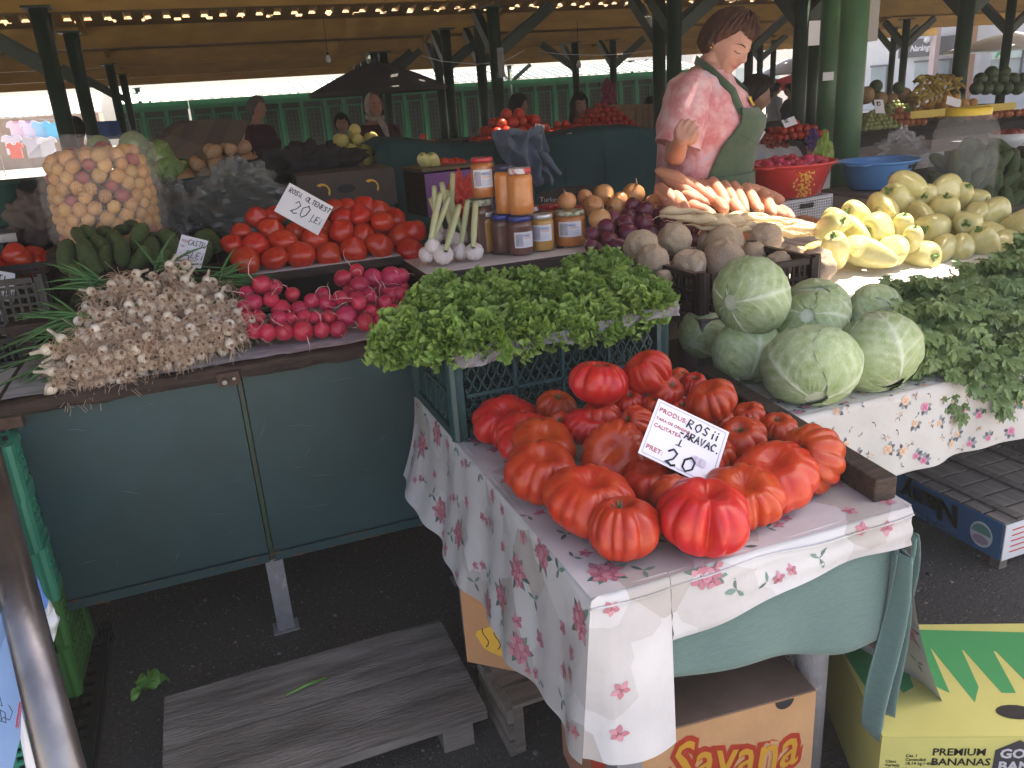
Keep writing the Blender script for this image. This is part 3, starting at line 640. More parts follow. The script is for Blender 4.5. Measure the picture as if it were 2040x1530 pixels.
# fallen leaves
M_lf = pm('fresh_leaf', (.07,.20,.035), (.12,.28,.06), 30, .5, .3, 60)
p = at(298,1368,.0); m = MB(); rr = random.Random(4)
for k in range(9):
    a = k*.7; c = p+Vector((rr.uniform(-.03,.03), rr.uniform(-.02,.02), .01))
    m.grid(lambda u, v: c+Vector((cos(a)*u*.05-sin(a)*(v-.5)*.035*sin(u*pi*.9+.3), sin(a)*u*.05+cos(a)*(v-.5)*.035*sin(u*pi*.9+.3), .006+.008*sin(u*7+v*5+k))), 8, 6)
o = m.build('fallen_leaf', M_lf, None, True); tag(o, 'crumpled green lettuce leaf dropped on the asphalt', 'leaf')
m = MB(); a, b_ = at(570,1385,.122), at(650,1350,.122); m.tube([a, a.lerp(b_,.5)+Vector((0,0,.004)), b_], [.002,.004,.004], 6); o = m.build('onion_stalk', M_lf, None, True); tag(o, 'single green onion stalk lying on the duckboard', 'stalk')
# ================================================================ NEAR PRODUCE
def row_label(what, n, tot, row, pile):
    if tot == 1: return f'{what}, alone in the {row}, {pile}'
    s = 'leftmost' if n == 0 else 'rightmost' if n == tot-1 else NUM[n+1]+' from left'
    return f'{what}, {s} in the {row}, {pile}'
# ---- ribbed tomatoes
M_tom = pm('ribbed_tomato_skin', (.40,.018,.013), (.47,.050,.017), 3, .30, .03, 25, sss=.03, spec=.5, rnd=.14, contrast=(.35,.68), c3=(.52,.12,.025), sssr=(.02,.004,.002))
M_cal = pm('tomato_calyx', (.05,.09,.03), (.12,.12,.06), 60, .8)
M_scar = pm('tomato_scar', (.38,.30,.17), (.25,.2,.12), 50, .8)
def ribbed(seed, nr, dbl=0, depth=.13, ex=1.1):
    r_ = random.Random(seed); cr = []
    for k in range(nr): cr.append((2*pi*(k+r_.uniform(-.3,.3))/nr, r_.uniform(.45,1.25)*depth, r_.uniform(.10,.19)))
    cr = [(a, d*1.35, w_*.95) for a, d, w_ in cr]
    if dbl: cr[0] = (cr[0][0], depth*2.6, .22); cr[nr//2] = (cr[nr//2][0], depth*2.2, .2)
    lob = [(r_.uniform(0,6.28), r_.uniform(.03,.07)) for _ in range(3)]
    def fn(u, v):
        th = v*pi; ph = u*2*pi; s = sin(th); c = cos(th); r = 1.0
        f = s**.6*(1.0 if th < pi/2 else .35+.65*max(0, sin(th))**1.5)
        for a, d, w_ in cr:
            dd = abs((ph-a+pi) % (2*pi)-pi); r -= d*f*exp(-(dd/w_)**1.3)
        for a, d in lob: r += d*cos(ph-a)*s
        r += .07*dbl*cos(2*(ph-cr[0][0])+pi)*s
        rho = s*r; z = c*.74*(1-.12*s*s)
        if th < pi/2: z -= .34*exp(-(s/.33)**2)-.06
        else: z += .16*exp(-(s/.3)**2)
        return Vector((rho*cos(ph)*ex, rho*sin(ph), z))
    m = MB(); m.grid(fn, 110, 40); o = m.build('ribbed_tomato', M_tom, None, True)
    tag(o, 'x', 'tomato'); m = MB()
    if seed in (1, 3, 5, 8):
        for k in range(7):
            a = k*.9+r_.uniform(-.2,.2); L_ = r_.uniform(.22,.40); m.grid(lambda u, v: Vector((cos(a)*(u*L_)-sin(a)*(v-.5)*.10*(1-u), sin(a)*(u*L_)+cos(a)*(v-.5)*.10*(1-u), .43+.20*min(1,u*1.3)+.05*sin(u*5+k))), 6, 2)
        m.tube([(0,0,.30),(.01,.01,.50),(.05,.02,.62)], [.06,.045,.04], 7); m.build('calyx', M_cal, o, True)
    else:
        m.lathe([(.001,.41),(.05,.40),(.085,.41),(.13,.395),(.15,.33)], 17, fn=lambda p, q: Vector((p.x*(1+.18*sin(q*5)), p.y*(1+.14*sin(q*4+1)), p.z))); m.build('stem_scar', M_scar, o, True)
    pr_ = Proto(o); pr_.cr = cr[0][0]; pr_.dbl = dbl; return pr_
RT_ = [ribbed(1,11), ribbed(2,9,0,.15), ribbed(3,13), ribbed(4,11,1,.135,1.2), ribbed(5,10,0,.16,1.0), ribbed(7,13,1,.125,1.25), ribbed(8,7,0,.12,1.05), ribbed(9,14,0,.12,1.15)]
# px, py, w, h, stem dx, dy, level, kind, spin, label
TL = [(1006,841,138,90,.0,.75,.0,1,.3,'big ribbed tomato at the far left beside the green crate'),
(1047,872,136,88,.1,.72,.01,0,1.5,'ribbed tomato with a dark dry stem, second from the left by the crate'),
(1108,812,92,66,.2,.85,.045,4,2.2,'small lobed tomato touching the crate front, below the topmost left one'),
(1118,846,60,56,-.2,.5,.05,6,1.2,'little ribbed tomato tucked in front of the crate'),
(1193,763,122,84,.1,.97,.125,2,.4,'large tall ribbed tomato highest on the left of the heap'),
(1292,742,98,90,-.55,.75,.135,5,2.8,'topmost ribbed tomato with a pale cracked stem end'),
(1328,778,76,60,.5,.5,.11,6,.9,'small orange shouldered tomato just below the topmost one'),
(1354,752,48,40,.4,.7,.10,0,.2,'half hidden tomato behind the orange shouldered one'),
(1256,797,60,48,-.1,.6,.10,8%8,1.1,'small pale starred tomato between the two top ones'),
(1418,800,108,80,-.3,.85,.09,1,2.0,'deeply split ribbed tomato above the price card, right side'),
(1384,768,64,50,.0,.8,.09,2,1.3,'ribbed tomato behind the split one near the plank'),
(1197,830,84,66,-.2,.85,.06,1,.1,'ribbed tomato with green calyx in the middle of the heap, left part'),
(1168,852,94,70,.3,.75,.045,7,2.4,'striped ribbed tomato beneath the calyx one in the left middle'),
(1271,842,76,76,-.8,.3,.07,4,.7,'round ribbed tomato left of the price card'),
(1085,884,134,80,.2,.75,.03,3,1.9,'flat broad ribbed tomato above the big left front one'),
(1081,943,154,120,.1,.80,.0,3,.6,'large dark red ribbed tomato at the left front of the heap'),
(1220,905,146,104,-.1,.2,.015,7,1.2,'wide finely ribbed tomato with a dry flower end facing out'),
(1290,962,108,88,-.05,.78,.0,1,2.7,'ribbed tomato with a green calyx before the price card'),
(1177,1000,180,126,.05,.86,.0,5,.35,'big two lobed orange tomato, left of the frontmost one'),
(1237,1054,156,120,.0,.97,.0,2,1.0,'frontmost orange ribbed tomato with a stub at the bottom'),
(1346,990,104,84,.3,.6,.015,0,2.1,'tomato squeezed behind the widest front tomato'),
(1404,1032,192,142,.1,.90,.0,3,1.9,'widest tomato of all, split into two great lobes at the front'),
(1483,993,160,114,.0,.72,.0,5,2.5,'ribbed tomato with a pale woody stem, right of the widest one'),
(1400,938,106,76,.1,.85,.02,4,.2,'ribbed tomato with a green star calyx under the card'),
(1540,948,180,122,.0,.72,.0,7,.9,'large ribbed tomato with dry stem, second from the right in front'),
(1617,914,146,134,-.65,.3,.0,0,1.7,'big round ribbed tomato at the far right against the plank'),
(1476,874,104,84,-.1,.65,.03,6,.4,'ribbed tomato right of the price card'),
(1550,850,74,52,.0,.75,.02,0,2.9,'small ribbed tomato at the right back by the plank'),
(1489,830,76,50,-.2,.85,.035,1,1.8,'ribbed tomato behind the card near the plank'),
(1436,842,70,56,.2,.8,.045,2,.5,'tomato showing above the upper right corner of the card'),
(1303,808,56,46,.1,.8,.09,4,2.3,'small tomato half hidden behind the card top'),
(1360,822,70,54,.0,.8,.07,0,1.4,'tomato directly behind the price card'),
(1345,905,96,80,.2,.7,.015,1,.8,'tomato under the lower edge of the price card'),
(1425,905,90,76,.1,.7,.015,6,2.6,'tomato under the right end of the price card'),
(1245,868,80,70,.1,.7,.03,2,.8,'tomato wedged in the middle of the heap')]
for (px, py, w_, h, dx, dy, lv, kd, sp, lb) in TL:
    p = at(px, py, TZ+.045+lv); hm = h/ppm(p); p = at(px, py, TZ+.002+hm*.47+lv); s = w_/2/ppm(p)/1.0
    ax_ = axis_to(dx, dy, p)
    if RT_[kd].dbl: lc = ax_.to_track_quat('Z','Y').to_matrix().inverted() @ (CAM-p); sp = atan2(lc.y, lc.x)-RT_[kd].cr+(.15 if w_ > 185 else .5)
    RT_[kd].put(TRS(p, ax_, sp, (s/1.06, s/1.06, s*(h/w_)*(1.22+.22*max(0,dy-.7)/.27))), lb, 'ribbed tomatoes heaped on the front table')
kill_unused(RT_)
# ---- stroke lettering
G = {'A':[[(0,0),(.5,1),(1,0)],[(.2,.4),(.8,.4)]],'B':[[(0,0),(0,1),(.7,.95),(.7,.6),(0,.5),(.8,.4),(.8,.05),(0,0)]],'C':[[(1,.85),(.5,1),(0,.5),(.4,0),(1,.1)]],'D':[[(0,0),(0,1),(.7,.9),(.9,.4),(.5,0),(0,0)]],
'E':[[(.9,1),(0,1),(0,0),(.9,0)],[(0,.5),(.7,.5)]],'I':[[(.4,0),(.4,1)]],'i':[[(.4,0),(.4,.6)],[(.4,.85),(.4,.95)]],'L':[[(0,1),(0,0),(.8,0)]],'N':[[(0,0),(0,1),(.9,0),(.9,1)]],'O':[[(.5,1),(.05,.7),(.05,.25),(.5,0),(.95,.3),(.9,.8),(.5,1)]],
'P':[[(0,0),(0,1),(.8,.9),(.8,.55),(0,.5)]],'R':[[(0,0),(0,1),(.8,.9),(.7,.55),(0,.5),(.9,0)]],'S':[[(.9,.9),(.3,1),(.1,.7),(.8,.35),(.6,0),(0,.1)]],'T':[[(0,1),(1,1)],[(.5,1),(.5,0)]],'U':[[(0,1),(0,.2),(.4,0),(.8,.2),(.85,1)]],'V':[[(0,1),(.45,0),(.9,1)]],
'M':[[(0,0),(.1,1),(.5,.3),(.9,1),(1,0)]],'2':[[(.05,.75),(.35,1),(.75,.8),(.6,.4),(.05,.05),(.35,.1),(.6,0),(.95,.12)]],'0':[[(.5,1),(.1,.7),(.1,.2),(.5,0),(.9,.3),(.85,.8),(.5,1)]],'5':[[(.9,1),(.2,1),(.15,.55),(.7,.55),(.8,.2),(.4,0),(.05,.1)]],'4':[[(.3,1),(.05,.4),(.95,.4)],[(.7,.8),(.6,0)]],'1':[[(.2,.75),(.5,1),(.5,0)]],'!':[[(.4,1),(.4,.3)],[(.4,.05),(.4,0)]],
'.':[[(.4,0),(.45,.04)]],'/':[[(0,0),(.8,1)]],'K':[[(0,0),(0,1)],[(.8,1),(0,.5),(.8,0)]],'G':[[(.9,.85),(.5,1),(0,.5),(.4,0),(.9,.1),(.9,.45),(.5,.45)]],'-':[[(0,.5),(.8,.5)]],' ':[],'Q':[[(0,.5),(1,.5)]],'7':[[(0,1),(.9,1),(.3,0)]],'F':[[(.9,1),(0,1),(0,0)],[(0,.5),(.7,.5)]],'H':[[(0,0),(0,1)],[(.9,1),(.9,0)],[(0,.5),(.9,.5)]]}
def pen(mb, txt, x, y, h, F, w=.0012, wd=.62, gap=.22, mi=0, jit=.04, slant=.1, rise=0):
    rr = random.Random(len(txt)*7+int(x*999))
    for ch in txt:
        for S_ in G.get(ch, []):
            P2 = [(x+(a*wd+b*slant+rr.uniform(-jit,jit))*h, y+(b+rr.uniform(-jit,jit))*h) for a, b in S_]
            mb.tube([F(*q) for q in P2], w*1.5, 4, mi)
        x += (wd+gap)*h*(.5 if ch in 'Ii.!1' else 1); y += rise*h
    return x
FONT_CACHE = {}
def typed(txt, h, loc_fn, mat, parent, name='lettering', align='LEFT', bold=0, shear=0, extrude=.0004):
    c = bpy.data.curves.new('t', 'FONT'); c.body = txt; c.size = h*1.38; c.align_x = align; c.offset = bold; c.shear = shear; c.extrude = extrude; c.resolution_u = 2
    o = bpy.data.objects.new('t', c); COL.objects.link(o); dg = bpy.context.evaluated_depsgraph_get(); me = bpy.data.meshes.new_from_object(o.evaluated_get(dg)); bpy.data.objects.remove(o); bpy.data.curves.remove(c)
    for v in me.vertices: v.co = loc_fn(v.co.x, v.co.y, v.co.z)
    me.materials.clear(); me.materials.append(mat); ob = bpy.data.objects.new(name, me); COL.objects.link(ob); ob.parent = parent; return ob
def card_at(TL_, TR_, BL_, name, label, mat=None, th=.0012):
    """a flat card given its top left, top right and bottom left corners; returns root and F(x,y) in card units (metres right, metres down)"""
    TL_, TR_, BL_ = Vector(TL_), Vector(TR_), Vector(BL_); ex = TR_-TL_; ey = BL_-TL_; W_, H_ = ex.length, ey.length; ex.normalize(); ey.normalize(); nn = ex.cross(ey); 
    if nn.dot(CAM-TL_) < 0: nn = -nn
    nn.normalize(); m = MB(); a = [TL_, TR_, TR_+BL_-TL_, BL_]; m.add([p-nn*th for p in a]+[p for p in a], [(3,2,1,0),(4,5,6,7),(0,1,5,4),(1,2,6,5),(2,3,7,6),(3,0,4,7)])
    o = m.build(name, mat or M_paper); tag(o, label, 'price card')
    return o, (lambda x, y, z=0: TL_+ex*x+ey*y+nn*(.0006+z)), W_, H_
# aravac price card
p0 = at(1312,794,TZ+.20); D_c = depth(p0)
t_l, t_r, b_l = atd(1312,794,D_c), atd(1453,861,D_c-.01), atd(1271,902,D_c-.07)
cd_, F, W_, H_ = card_at(t_l, t_r, b_l, 'price_card', 'laminated white price card reading ROSII ARAVAC 20 on the ribbed tomatoes', pm('laminated_card',(.70,.70,.80),(.66,.66,.78),6,.22,coat=.5))
m = MB(); e = .006
for a, b in (((e,e),(W_-e,e)),((W_-e,e),(W_-e,H_-e)),((W_-e,H_-e),(e,H_-e)),((e,H_-e),(e,e))): m.tube([F(*a),F(*b)], .0004, 4)
m.build('border', pm('card_border',(.3,.25,.33)), cd_)
for tx, x, y, h in (('PRODUS:',.06,.17,.075),('TARA DE ORIGINE',.06,.31,.045),('CALITATEA',.06,.44,.058),('PRET:',.06,.84,.075)):
    typed(tx, h*H_*1.05, lambda a, b, c, x=x, y=y: F(x*W_+a, y*H_+.03*H_-b, c), M_red, cd_, 'printed_word')
m = MB(); Fp = lambda x, y: F(x, -y, .0006)
pen(m, 'ROSii', .46*W_, -.25*H_, .15*H_, Fp, .0010, .6); pen(m, '-ARAVAC.', .40*W_, -.44*H_, .125*H_, Fp, .0011, .52, .14); pen(m, 'I', .42*W_, -.60*H_, .11*H_, Fp, .0009); m.tube([Fp(.40*W_,-.60*H_),Fp(.48*W_,-.60*H_)],.0008,4)
pen(m, '20', .33*W_, -.95*H_, .26*H_, Fp, .0015, .7, .25); m.build('handwriting', M_ink, cd_)
m = MB()
for k in range(5): c = (.74+.035*(k-2))*W_; m.poly([F(c+.035*W_*cos(a), .70*H_+.07*H_*sin(a), .0003+.0001*k) for a in [i*.52 for i in range(12)]][::-1], k % 2)
m.build('garlic_picture', [pm('pic_a',(.62,.55,.66)), pm('pic_b',(.5,.43,.56))], cd_)
# ---- heart shaped tomatoes
M_tom2 = pm('smooth_tomato_skin', (.42,.020,.014), (.50,.045,.016), 3, .2, .02, 12, sss=.08, rnd=.08, sssr=(.02,.004,.002))
def heart(seed, tip):
    r_ = random.Random(seed); l = [(r_.uniform(0,6.28), r_.uniform(.02,.05)) for _ in range(3)]
    def fn(u, v):
        th = v*pi; ph = u*2*pi; s = sin(th); c = cos(th); r = (1-.05*abs(cos(ph*2.5+seed))**3*(1-v))*(1+sum(d*cos(k*ph-a) for k, (a, d) in enumerate(l, 2)))
        z = c*.82
        if c > 0: z += tip*exp(-(s/.34)**2)-.05; r *= 1-.10*tip*4*c
        else: z += .12*exp(-(s/.3)**2)
        return Vector((s*r*cos(ph), s*r*sin(ph), z))
    m = MB(); m.grid(fn, 44, 26); return Proto(tag(m.build('heart_tomato', M_tom2, None, True), 'x', 'tomato'))
HT = [heart(1,.16), heart(2,.06), heart(3,.22), heart(4,.0), heart(5,.12)]
rows = {'bottom row':[(490,518,60),(547,514,52),(599,507,58),(655,506,52),(705,496,54),(757,489,54),(818,500,56)],
'second row':[(463,486,44),(510,486,50),(567,480,54),(627,476,52),(680,460,50),(725,466,46),(762,440,48),(795,470,48),(825,460,48)],
'third row':[(480,462,40),(542,458,50),(592,460,44),(640,456,46),(684,434,46),(716,430,54),(748,456,42),(788,434,44)],
'top row':[(513,432,46),(548,428,40),(664,416,44),(693,412,40),(727,412,48),(755,420,50),(785,432,40),(700,432,44)]}
Yr = {'bottom row':2.90,'second row':2.96,'third row':3.03,'top row':3.10}
for rn, L_ in rows.items():
    L_ = sorted(L_)
    for i, (px, py, w_) in enumerate(L_):
        p = aty(px, py, Yr[rn]); s = w_/2/ppm(p)*1.06
        HT[(i*3+len(rn)) % 5].put(TRS(p, axis_to(R_(-.45,.45), R_(.5,.9), p), R_(0,6), (s,s,s*R_(.95,1.08))), row_label('smooth red tomato', i, len(L_), rn, 'upper tomato heap'), 'heart shaped tomatoes on the display board')
# filler row low behind (seen through the gaps)
for i in range(9):
    p = Vector((.12+.062*i, 3.05, 1.05+.045)); HT[i % 5].put(TRS(p, axis_to(0,.9,p), i, .045), row_label('shaded red tomato', i, 9, 'inner layer', 'upper tomato heap'), 'heart shaped tomatoes on the display board')
# oltenesti card
D_c = depth(aty(600,420,2.98))
cd_, F, W_, H_ = card_at(atd(577,364,D_c+.02), atd(664,412,D_c+.0), atd(546,420,D_c), 'price_card', 'white card tilted in the heap reading ROSII OLTENESTI 20 LEI', M_paper)
m = MB(); Fp = lambda x, y: F(x, -y, .0006)
pen(m, 'ROSii. OLTENESTI', .07*W_, -.26*H_, .15*H_, Fp, .0011, .62, .10); pen(m, '20.', .27*W_, -.78*H_, .42*H_, Fp, .0012, .6, .12); pen(m, 'LEi', .73*W_, -.72*H_, .20*H_, Fp, .0011, .5, .12); m.build('handwriting', M_ink, cd_)
# ---- radishes
M_rad = pm('radish_skin', (.40,.018,.055), (.50,.035,.085), 8, .3, .02, 40, sss=.08, rnd=.12)
M_root = pm('radish_root', (.62,.36,.36), (.7,.5,.46), 60, .6)
def radish(seed, el):
    m = MB(); m.lathe([(.001,.97*el),(.18,.93*el),(.5,.78*el),(.8,.5*el),(.97,.15*el),(.98,-.2),(.85,-.52),(.6,-.78),(.3,-.96),(.14,-1.08),(.07,-1.25),(.04,-1.45)], 22)
    o = m.build('radish', M_rad, None, True); tag(o, 'x', 'radish'); r_ = random.Random(seed); m = MB(); p = Vector((0,0,-1.4)); pts = [p.copy()]; d = Vector((0,0,-1))
    for k in range(9): d = (d+Vector((r_.uniform(-.5,.5), r_.uniform(-.5,.5), r_.uniform(-.2,.3)))).normalized(); p = p+d*.28; pts.append(p.copy())
    m.tube(pts, [.055-.0048*i for i in range(10)], 5); m.build('root', M_root, o, True); return Proto(o)
RD_ = [radish(1,1), radish(2,.85), radish(3,1.1), radish(4,.95), radish(6,1.0)]
rr_ = {'front row':(2.42,[(506,660,32),(532,662,36),(566,661,36),(603,659,40),(641,658,32),(673,656,33),(728,642,34)]),
'second row':(2.46,[(494,634,30),(513,633,30),(556,636,34),(579,634,24),(606,632,30),(629,633,26),(655,632,28),(690,630,42),(717,603,30),(738,620,26),(752,638,26)]),
'third row':(2.51,[(486,612,30),(507,605,36),(540,597,30),(560,617,38),(597,618,36),(621,600,30),(651,604,34),(678,594,30),(712,600,38),(735,590,30),(766,604,30)]),
'fourth row':(2.57,[(491,584,28),(522,568,38),(547,572,30),(583,588,30),(643,588,30),(694,580,22),(716,570,38),(775,590,32),(795,584,26),(806,600,26)]),
'top row':(2.64,[(683,555,34),(711,540,28),(741,555,40),(781,553,44),(799,551,32),(782,572,34),(760,580,30),(800,572,28)])}
for rn, (Yv, L_) in rr_.items():
    L_ = sorted(L_)
    for i, (px, py, w_) in enumerate(L_):
        p = aty(px, py, Yv); s = w_/2/ppm(p)*1.08
        RD_[(i*2+len(rn)) % 5].put(TRS(p, -axis_to(R_(-.8,.8), R_(-.5,.75), p), R_(0,6), s), row_label('pink red radish with thin root', i, len(L_), rn, 'radish heap'), 'radishes heaped on the counter')
# inner radishes + leaves
for i in range(10):
    p = Vector((.1+.055*i, 2.56+.02*(i%2), .93)); RD_[i % 5].put(TRS(p, (0,.3,1), i, .022), row_label('shaded radish', i, 10, 'inner layer', 'radish heap'), 'radishes heaped on the counter')
# ---- leaf helper: crinkled leaf
def leaf(mb, base, dr, up, L, Wd, ruf=.1, curl=.3, nf=7, nu=10, nv=6, mi=0, ph=0, lob=0):
    dr = dr.normalized(); sd = dr.cross(up).normalized(); up = sd.cross(dr)
    def fn(u, v):
        s = v*2-1; wv = Wd*(sin(min(1,u*1.05+.06)*pi*.62)**.8)*(1+lob*sin(u*pi*nf))
        r = ruf*abs(s)**2*(.3+u)
        return base + dr*(L*u*(1-.15*abs(s)**2)) + sd*(s*wv) + up*(curl*L*u*u*(-1) + r*L*sin(u*nf*2.2+ph+(1.7 if s > 0 else 0)) + .05*L*sin(v*9+ph))
    mb.grid(fn, nu, nv, mi)
# ---- lettuce
M_let = translucent(pm('lettuce_leaf', (.075,.17,.022), (.24,.36,.07), 12, .4, .4, 90, spec=.5, rnd=.08, contrast=(.3,.7)), (.22,.4,.04), .25)
M_let2 = translucent(pm('lettuce_rim', (.16,.28,.05), (.34,.46,.13), 20, .4, .3, 90, rnd=.08), (.3,.5,.08), .25)
def lettuce(seed):
    r_ = random.Random(seed); m = MB()
    for k in range(58):
        # small frilly leaf tufts spread through a dome
        th = r_.uniform(0, 1)**.6*1.45; ph = r_.uniform(0, 6.28); d = Vector((sin(th)*cos(ph), sin(th)*sin(ph), cos(th))); R0 = r_.uniform(.35,.72)
        b = Vector((d.x*R0*.8, d.y*R0*.8, d.z*R0*.55)); q = (d+Vector((r_.uniform(-.6,.6), r_.uniform(-.6,.6), r_.uniform(-.3,.5)))).normalized()
        up = Vector((r_.uniform(-1,1), r_.uniform(-1,1), r_.uniform(-.2,1))); s_ = r_.uniform(.32,.56); sd = q.cross(up).normalized(); u2 = sd.cross(q); f1 = r_.uniform(0,6); nf = r_.choice((5,6,7)); cp = r_.uniform(.2,.8)
        def fn(u, v):
            # fan with a frilled rim: arc length grows towards the rim
            a = (v-.5)*2.6; rr = u*s_*(1+.07*sin(v*17+f1))*(1-.6*abs(2*v-1)**2.6); fr = (u**2.4)*.20*s_*sin(v*nf*6.28*.9+f1+.8*sin(v*9))*(1-.5*abs(2*v-1))
            return b+q*(rr*cos(a)*1.0)+sd*(rr*sin(a)*.95)+u2*(fr+cp*.35*u*u*s_*2-.25*abs(v-.5)*u*s_+.03*sin(u*9+v*31))
        m.grid(fn, 6, 54)
    m.m = [1 if (k % 6) >= 5 else 0 for k in range(len(m.f))]
    return Proto(tag(m.build('lettuce', [M_let, M_let2], None, True), 'x', 'lettuce'))
LT = [lettuce(s) for s in (1,2,3,4,5)]
LP = [('front row',[(800,655,1.04,1.90),(875,660,1.0,1.84),(960,655,1,1.84),(1040,640,1,1.84),(1115,632,1,1.84),(1195,620,1,1.84),(1270,606,1,1.84)]),
('middle row',[(850,610,1.0,1.97),(925,600,1,1.97),(1000,592,1,1.97),(1080,582,1,1.97),(1155,575,1,1.97),(1230,572,1,1.97),(1295,590,1,1.95)]),
('back row',[(890,578,1,2.12),(965,572,1,2.12),(1045,566,1,2.12),(1120,560,1,2.15),(1195,545,1,2.15),(1265,560,1,2.12),(1290,580,.9,2.05),(1170,530,.95,2.25),(1215,520,.8,2.25)])]
for rn, L_ in LP:
    for i, (px, py, sc, Yv) in enumerate(L_):
        p = aty(px, py, Yv); s = .088*sc; p.z -= .03
        LT[(i*2+len(rn)) % 5].put(TRS(p, axis_to(R_(-.3,.3), R_(.3,.7), p), R_(0,6), (s*1.1,s*1.1,s)), row_label('frilly green lettuce head', i, len(L_), rn, 'lettuce crate'), 'lettuce heads in the green crate')
for i, (px, py, Yv) in enumerate(((778,678,1.96),(862,690,1.86))):
    p = aty(px, py, Yv); LT[i].put(TRS(p, axis_to(-.5,-.1,p), i, .068), ['lettuce head drooping over the left end of the crate','lettuce tuft hanging low at the crate corner post'][i], 'lettuce heads in the green crate')
# clear film round the crate rim
M_film = pm('clear_film', (.8,.8,.82), rough=.12, trans=0, alpha=.22, spec=.8, bump=.6, bsc=25)
m = MB(); m.grid(lambda a, b: Vector((.505+a*.63, 1.792-.008*sin(a*30)-.01*b+.004*sin(a*70+b*9), .992-.035*b*(1+.3*sin(a*13))+.03*a*a)), 70, 6); tag(m.build('plastic_film', pm('film_edge',(.42,.38,.40),(.25,.2,.2),24,.15,.5,30,alpha=.55), None, True), 'torn clear plastic film edging the lettuce crate', 'film')
# ---- cabbages
def cab_mat(name, c1, c2, cv):
    m = pm(name, c1, c2, 4, .5, .25, 30, sss=.05, rnd=.07, contrast=(.3,.7)); t = m.node_tree; N = t.nodes; L = t.links; b = N['Principled BSDF']; src = b.inputs['Base Color'].links[0].from_socket
    at_ = N.new('ShaderNodeAttribute'); at_.attribute_name = 'vein'; mx = N.new('ShaderNodeMix'); mx.data_type = 'RGBA'; L.new(at_.outputs['Fac'], mx.inputs[0]); L.new(src, mx.inputs[6]); mx.inputs[7].default_value = (*cv, 1); L.new(mx.outputs[2], b.inputs['Base Color']); return m
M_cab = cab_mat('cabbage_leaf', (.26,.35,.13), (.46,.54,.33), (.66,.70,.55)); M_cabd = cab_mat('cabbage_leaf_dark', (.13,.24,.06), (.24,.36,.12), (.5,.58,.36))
def cabbage(seed, mat, hi=True):
    """wrapped head: overlapping cupped leaves, each with a midrib and side veins (vein attribute)"""
    r_ = random.Random(seed); V = []; Fc = []; vein = []
    def addgrid(fn, nu, nv):
        n = len(V)
        for j in range(nv+1):
            for i in range(nu+1): p, q = fn(i/nu, j/nv); V.append(p); vein.append(q)
        for j in range(nv):
            for i in range(nu): a = n+j*(nu+1)+i; Fc.append((a, a+1, a+nu+2, a+nu+1))
    res = 44 if hi else 18
    addgrid(lambda u, v: (Vector((sin(v*pi)*cos(u*2*pi), sin(v*pi)*sin(u*2*pi), cos(v*pi)*.88))*.955, .9 if (v > .85 or v < .1) else .1), 24, 14)
    for k in range(7 if hi else 5):
        a0 = k*2.4+r_.uniform(-.3,.3); rad = 1.0+.014*k; asym = r_.uniform(-.2,.2); sh = r_.uniform(0,9); wid = r_.uniform(1.15,1.45)
        def fn(u, v):
            s = (v-.5)*2; th = pi*.93-u*pi*(.80-.12*abs(s)**2); a = a0+s*wid*(sin(u*pi*.85+.35)**.7)+asym*u
            # side veins branch from the midrib
            mid = exp(-(s/(.055*(1.25-u)))**2); q = 0
            for j in range(6):
                u0 = .08+j*.14; c = u-u0-abs(s)*(.42+.05*sin(j*3+sh)); q = max(q, exp(-(c/.016)**2)*(1-abs(s)*.75)*(.9 if abs(s) > .03 else 0))
            for j in range(9): c = s-(-.9+j*.22)-.5*(u-.5)*(1 if j%2 else -1)+.05*sin(u*9+j); q = max(q, .28*exp(-(c/.02)**2))
            bump = .022*mid+.010*q+.012*noise.noise(Vector((u*4+sh, v*4, k)))+.05*max(0, abs(s)-.72)*sin(u*19+sh)+.02*noise.noise(Vector((u*11+sh, v*13, k)))+.05*max(0,u-.84)*7*(.3+.7*noise.noise(Vector((v*6+sh,1,1))))
            r = rad+bump; return Vector((sin(th)*cos(a)*r, sin(th)*sin(a)*r, cos(th)*.88*r)), min(1, mid*.85*(1.1-u*.7)+q*.55)
        addgrid(fn, res, res)
    me = bpy.data.meshes.new('cabbage'); me.from_pydata(V, [], Fc); me.polygons.foreach_set('use_smooth', [True]*len(Fc)); me.update()
    at_ = me.attributes.new('vein', 'FLOAT', 'POINT'); at_.data.foreach_set('value', vein); me.materials.append(mat)
    o = bpy.data.objects.new('cabbage', me); COL.objects.link(o); return Proto(tag(o, 'x', 'cabbage'))
CB = [cabbage(1,M_cab), cabbage(2,M_cab), cabbage(3,M_cab), cabbage(5,M_cab)]
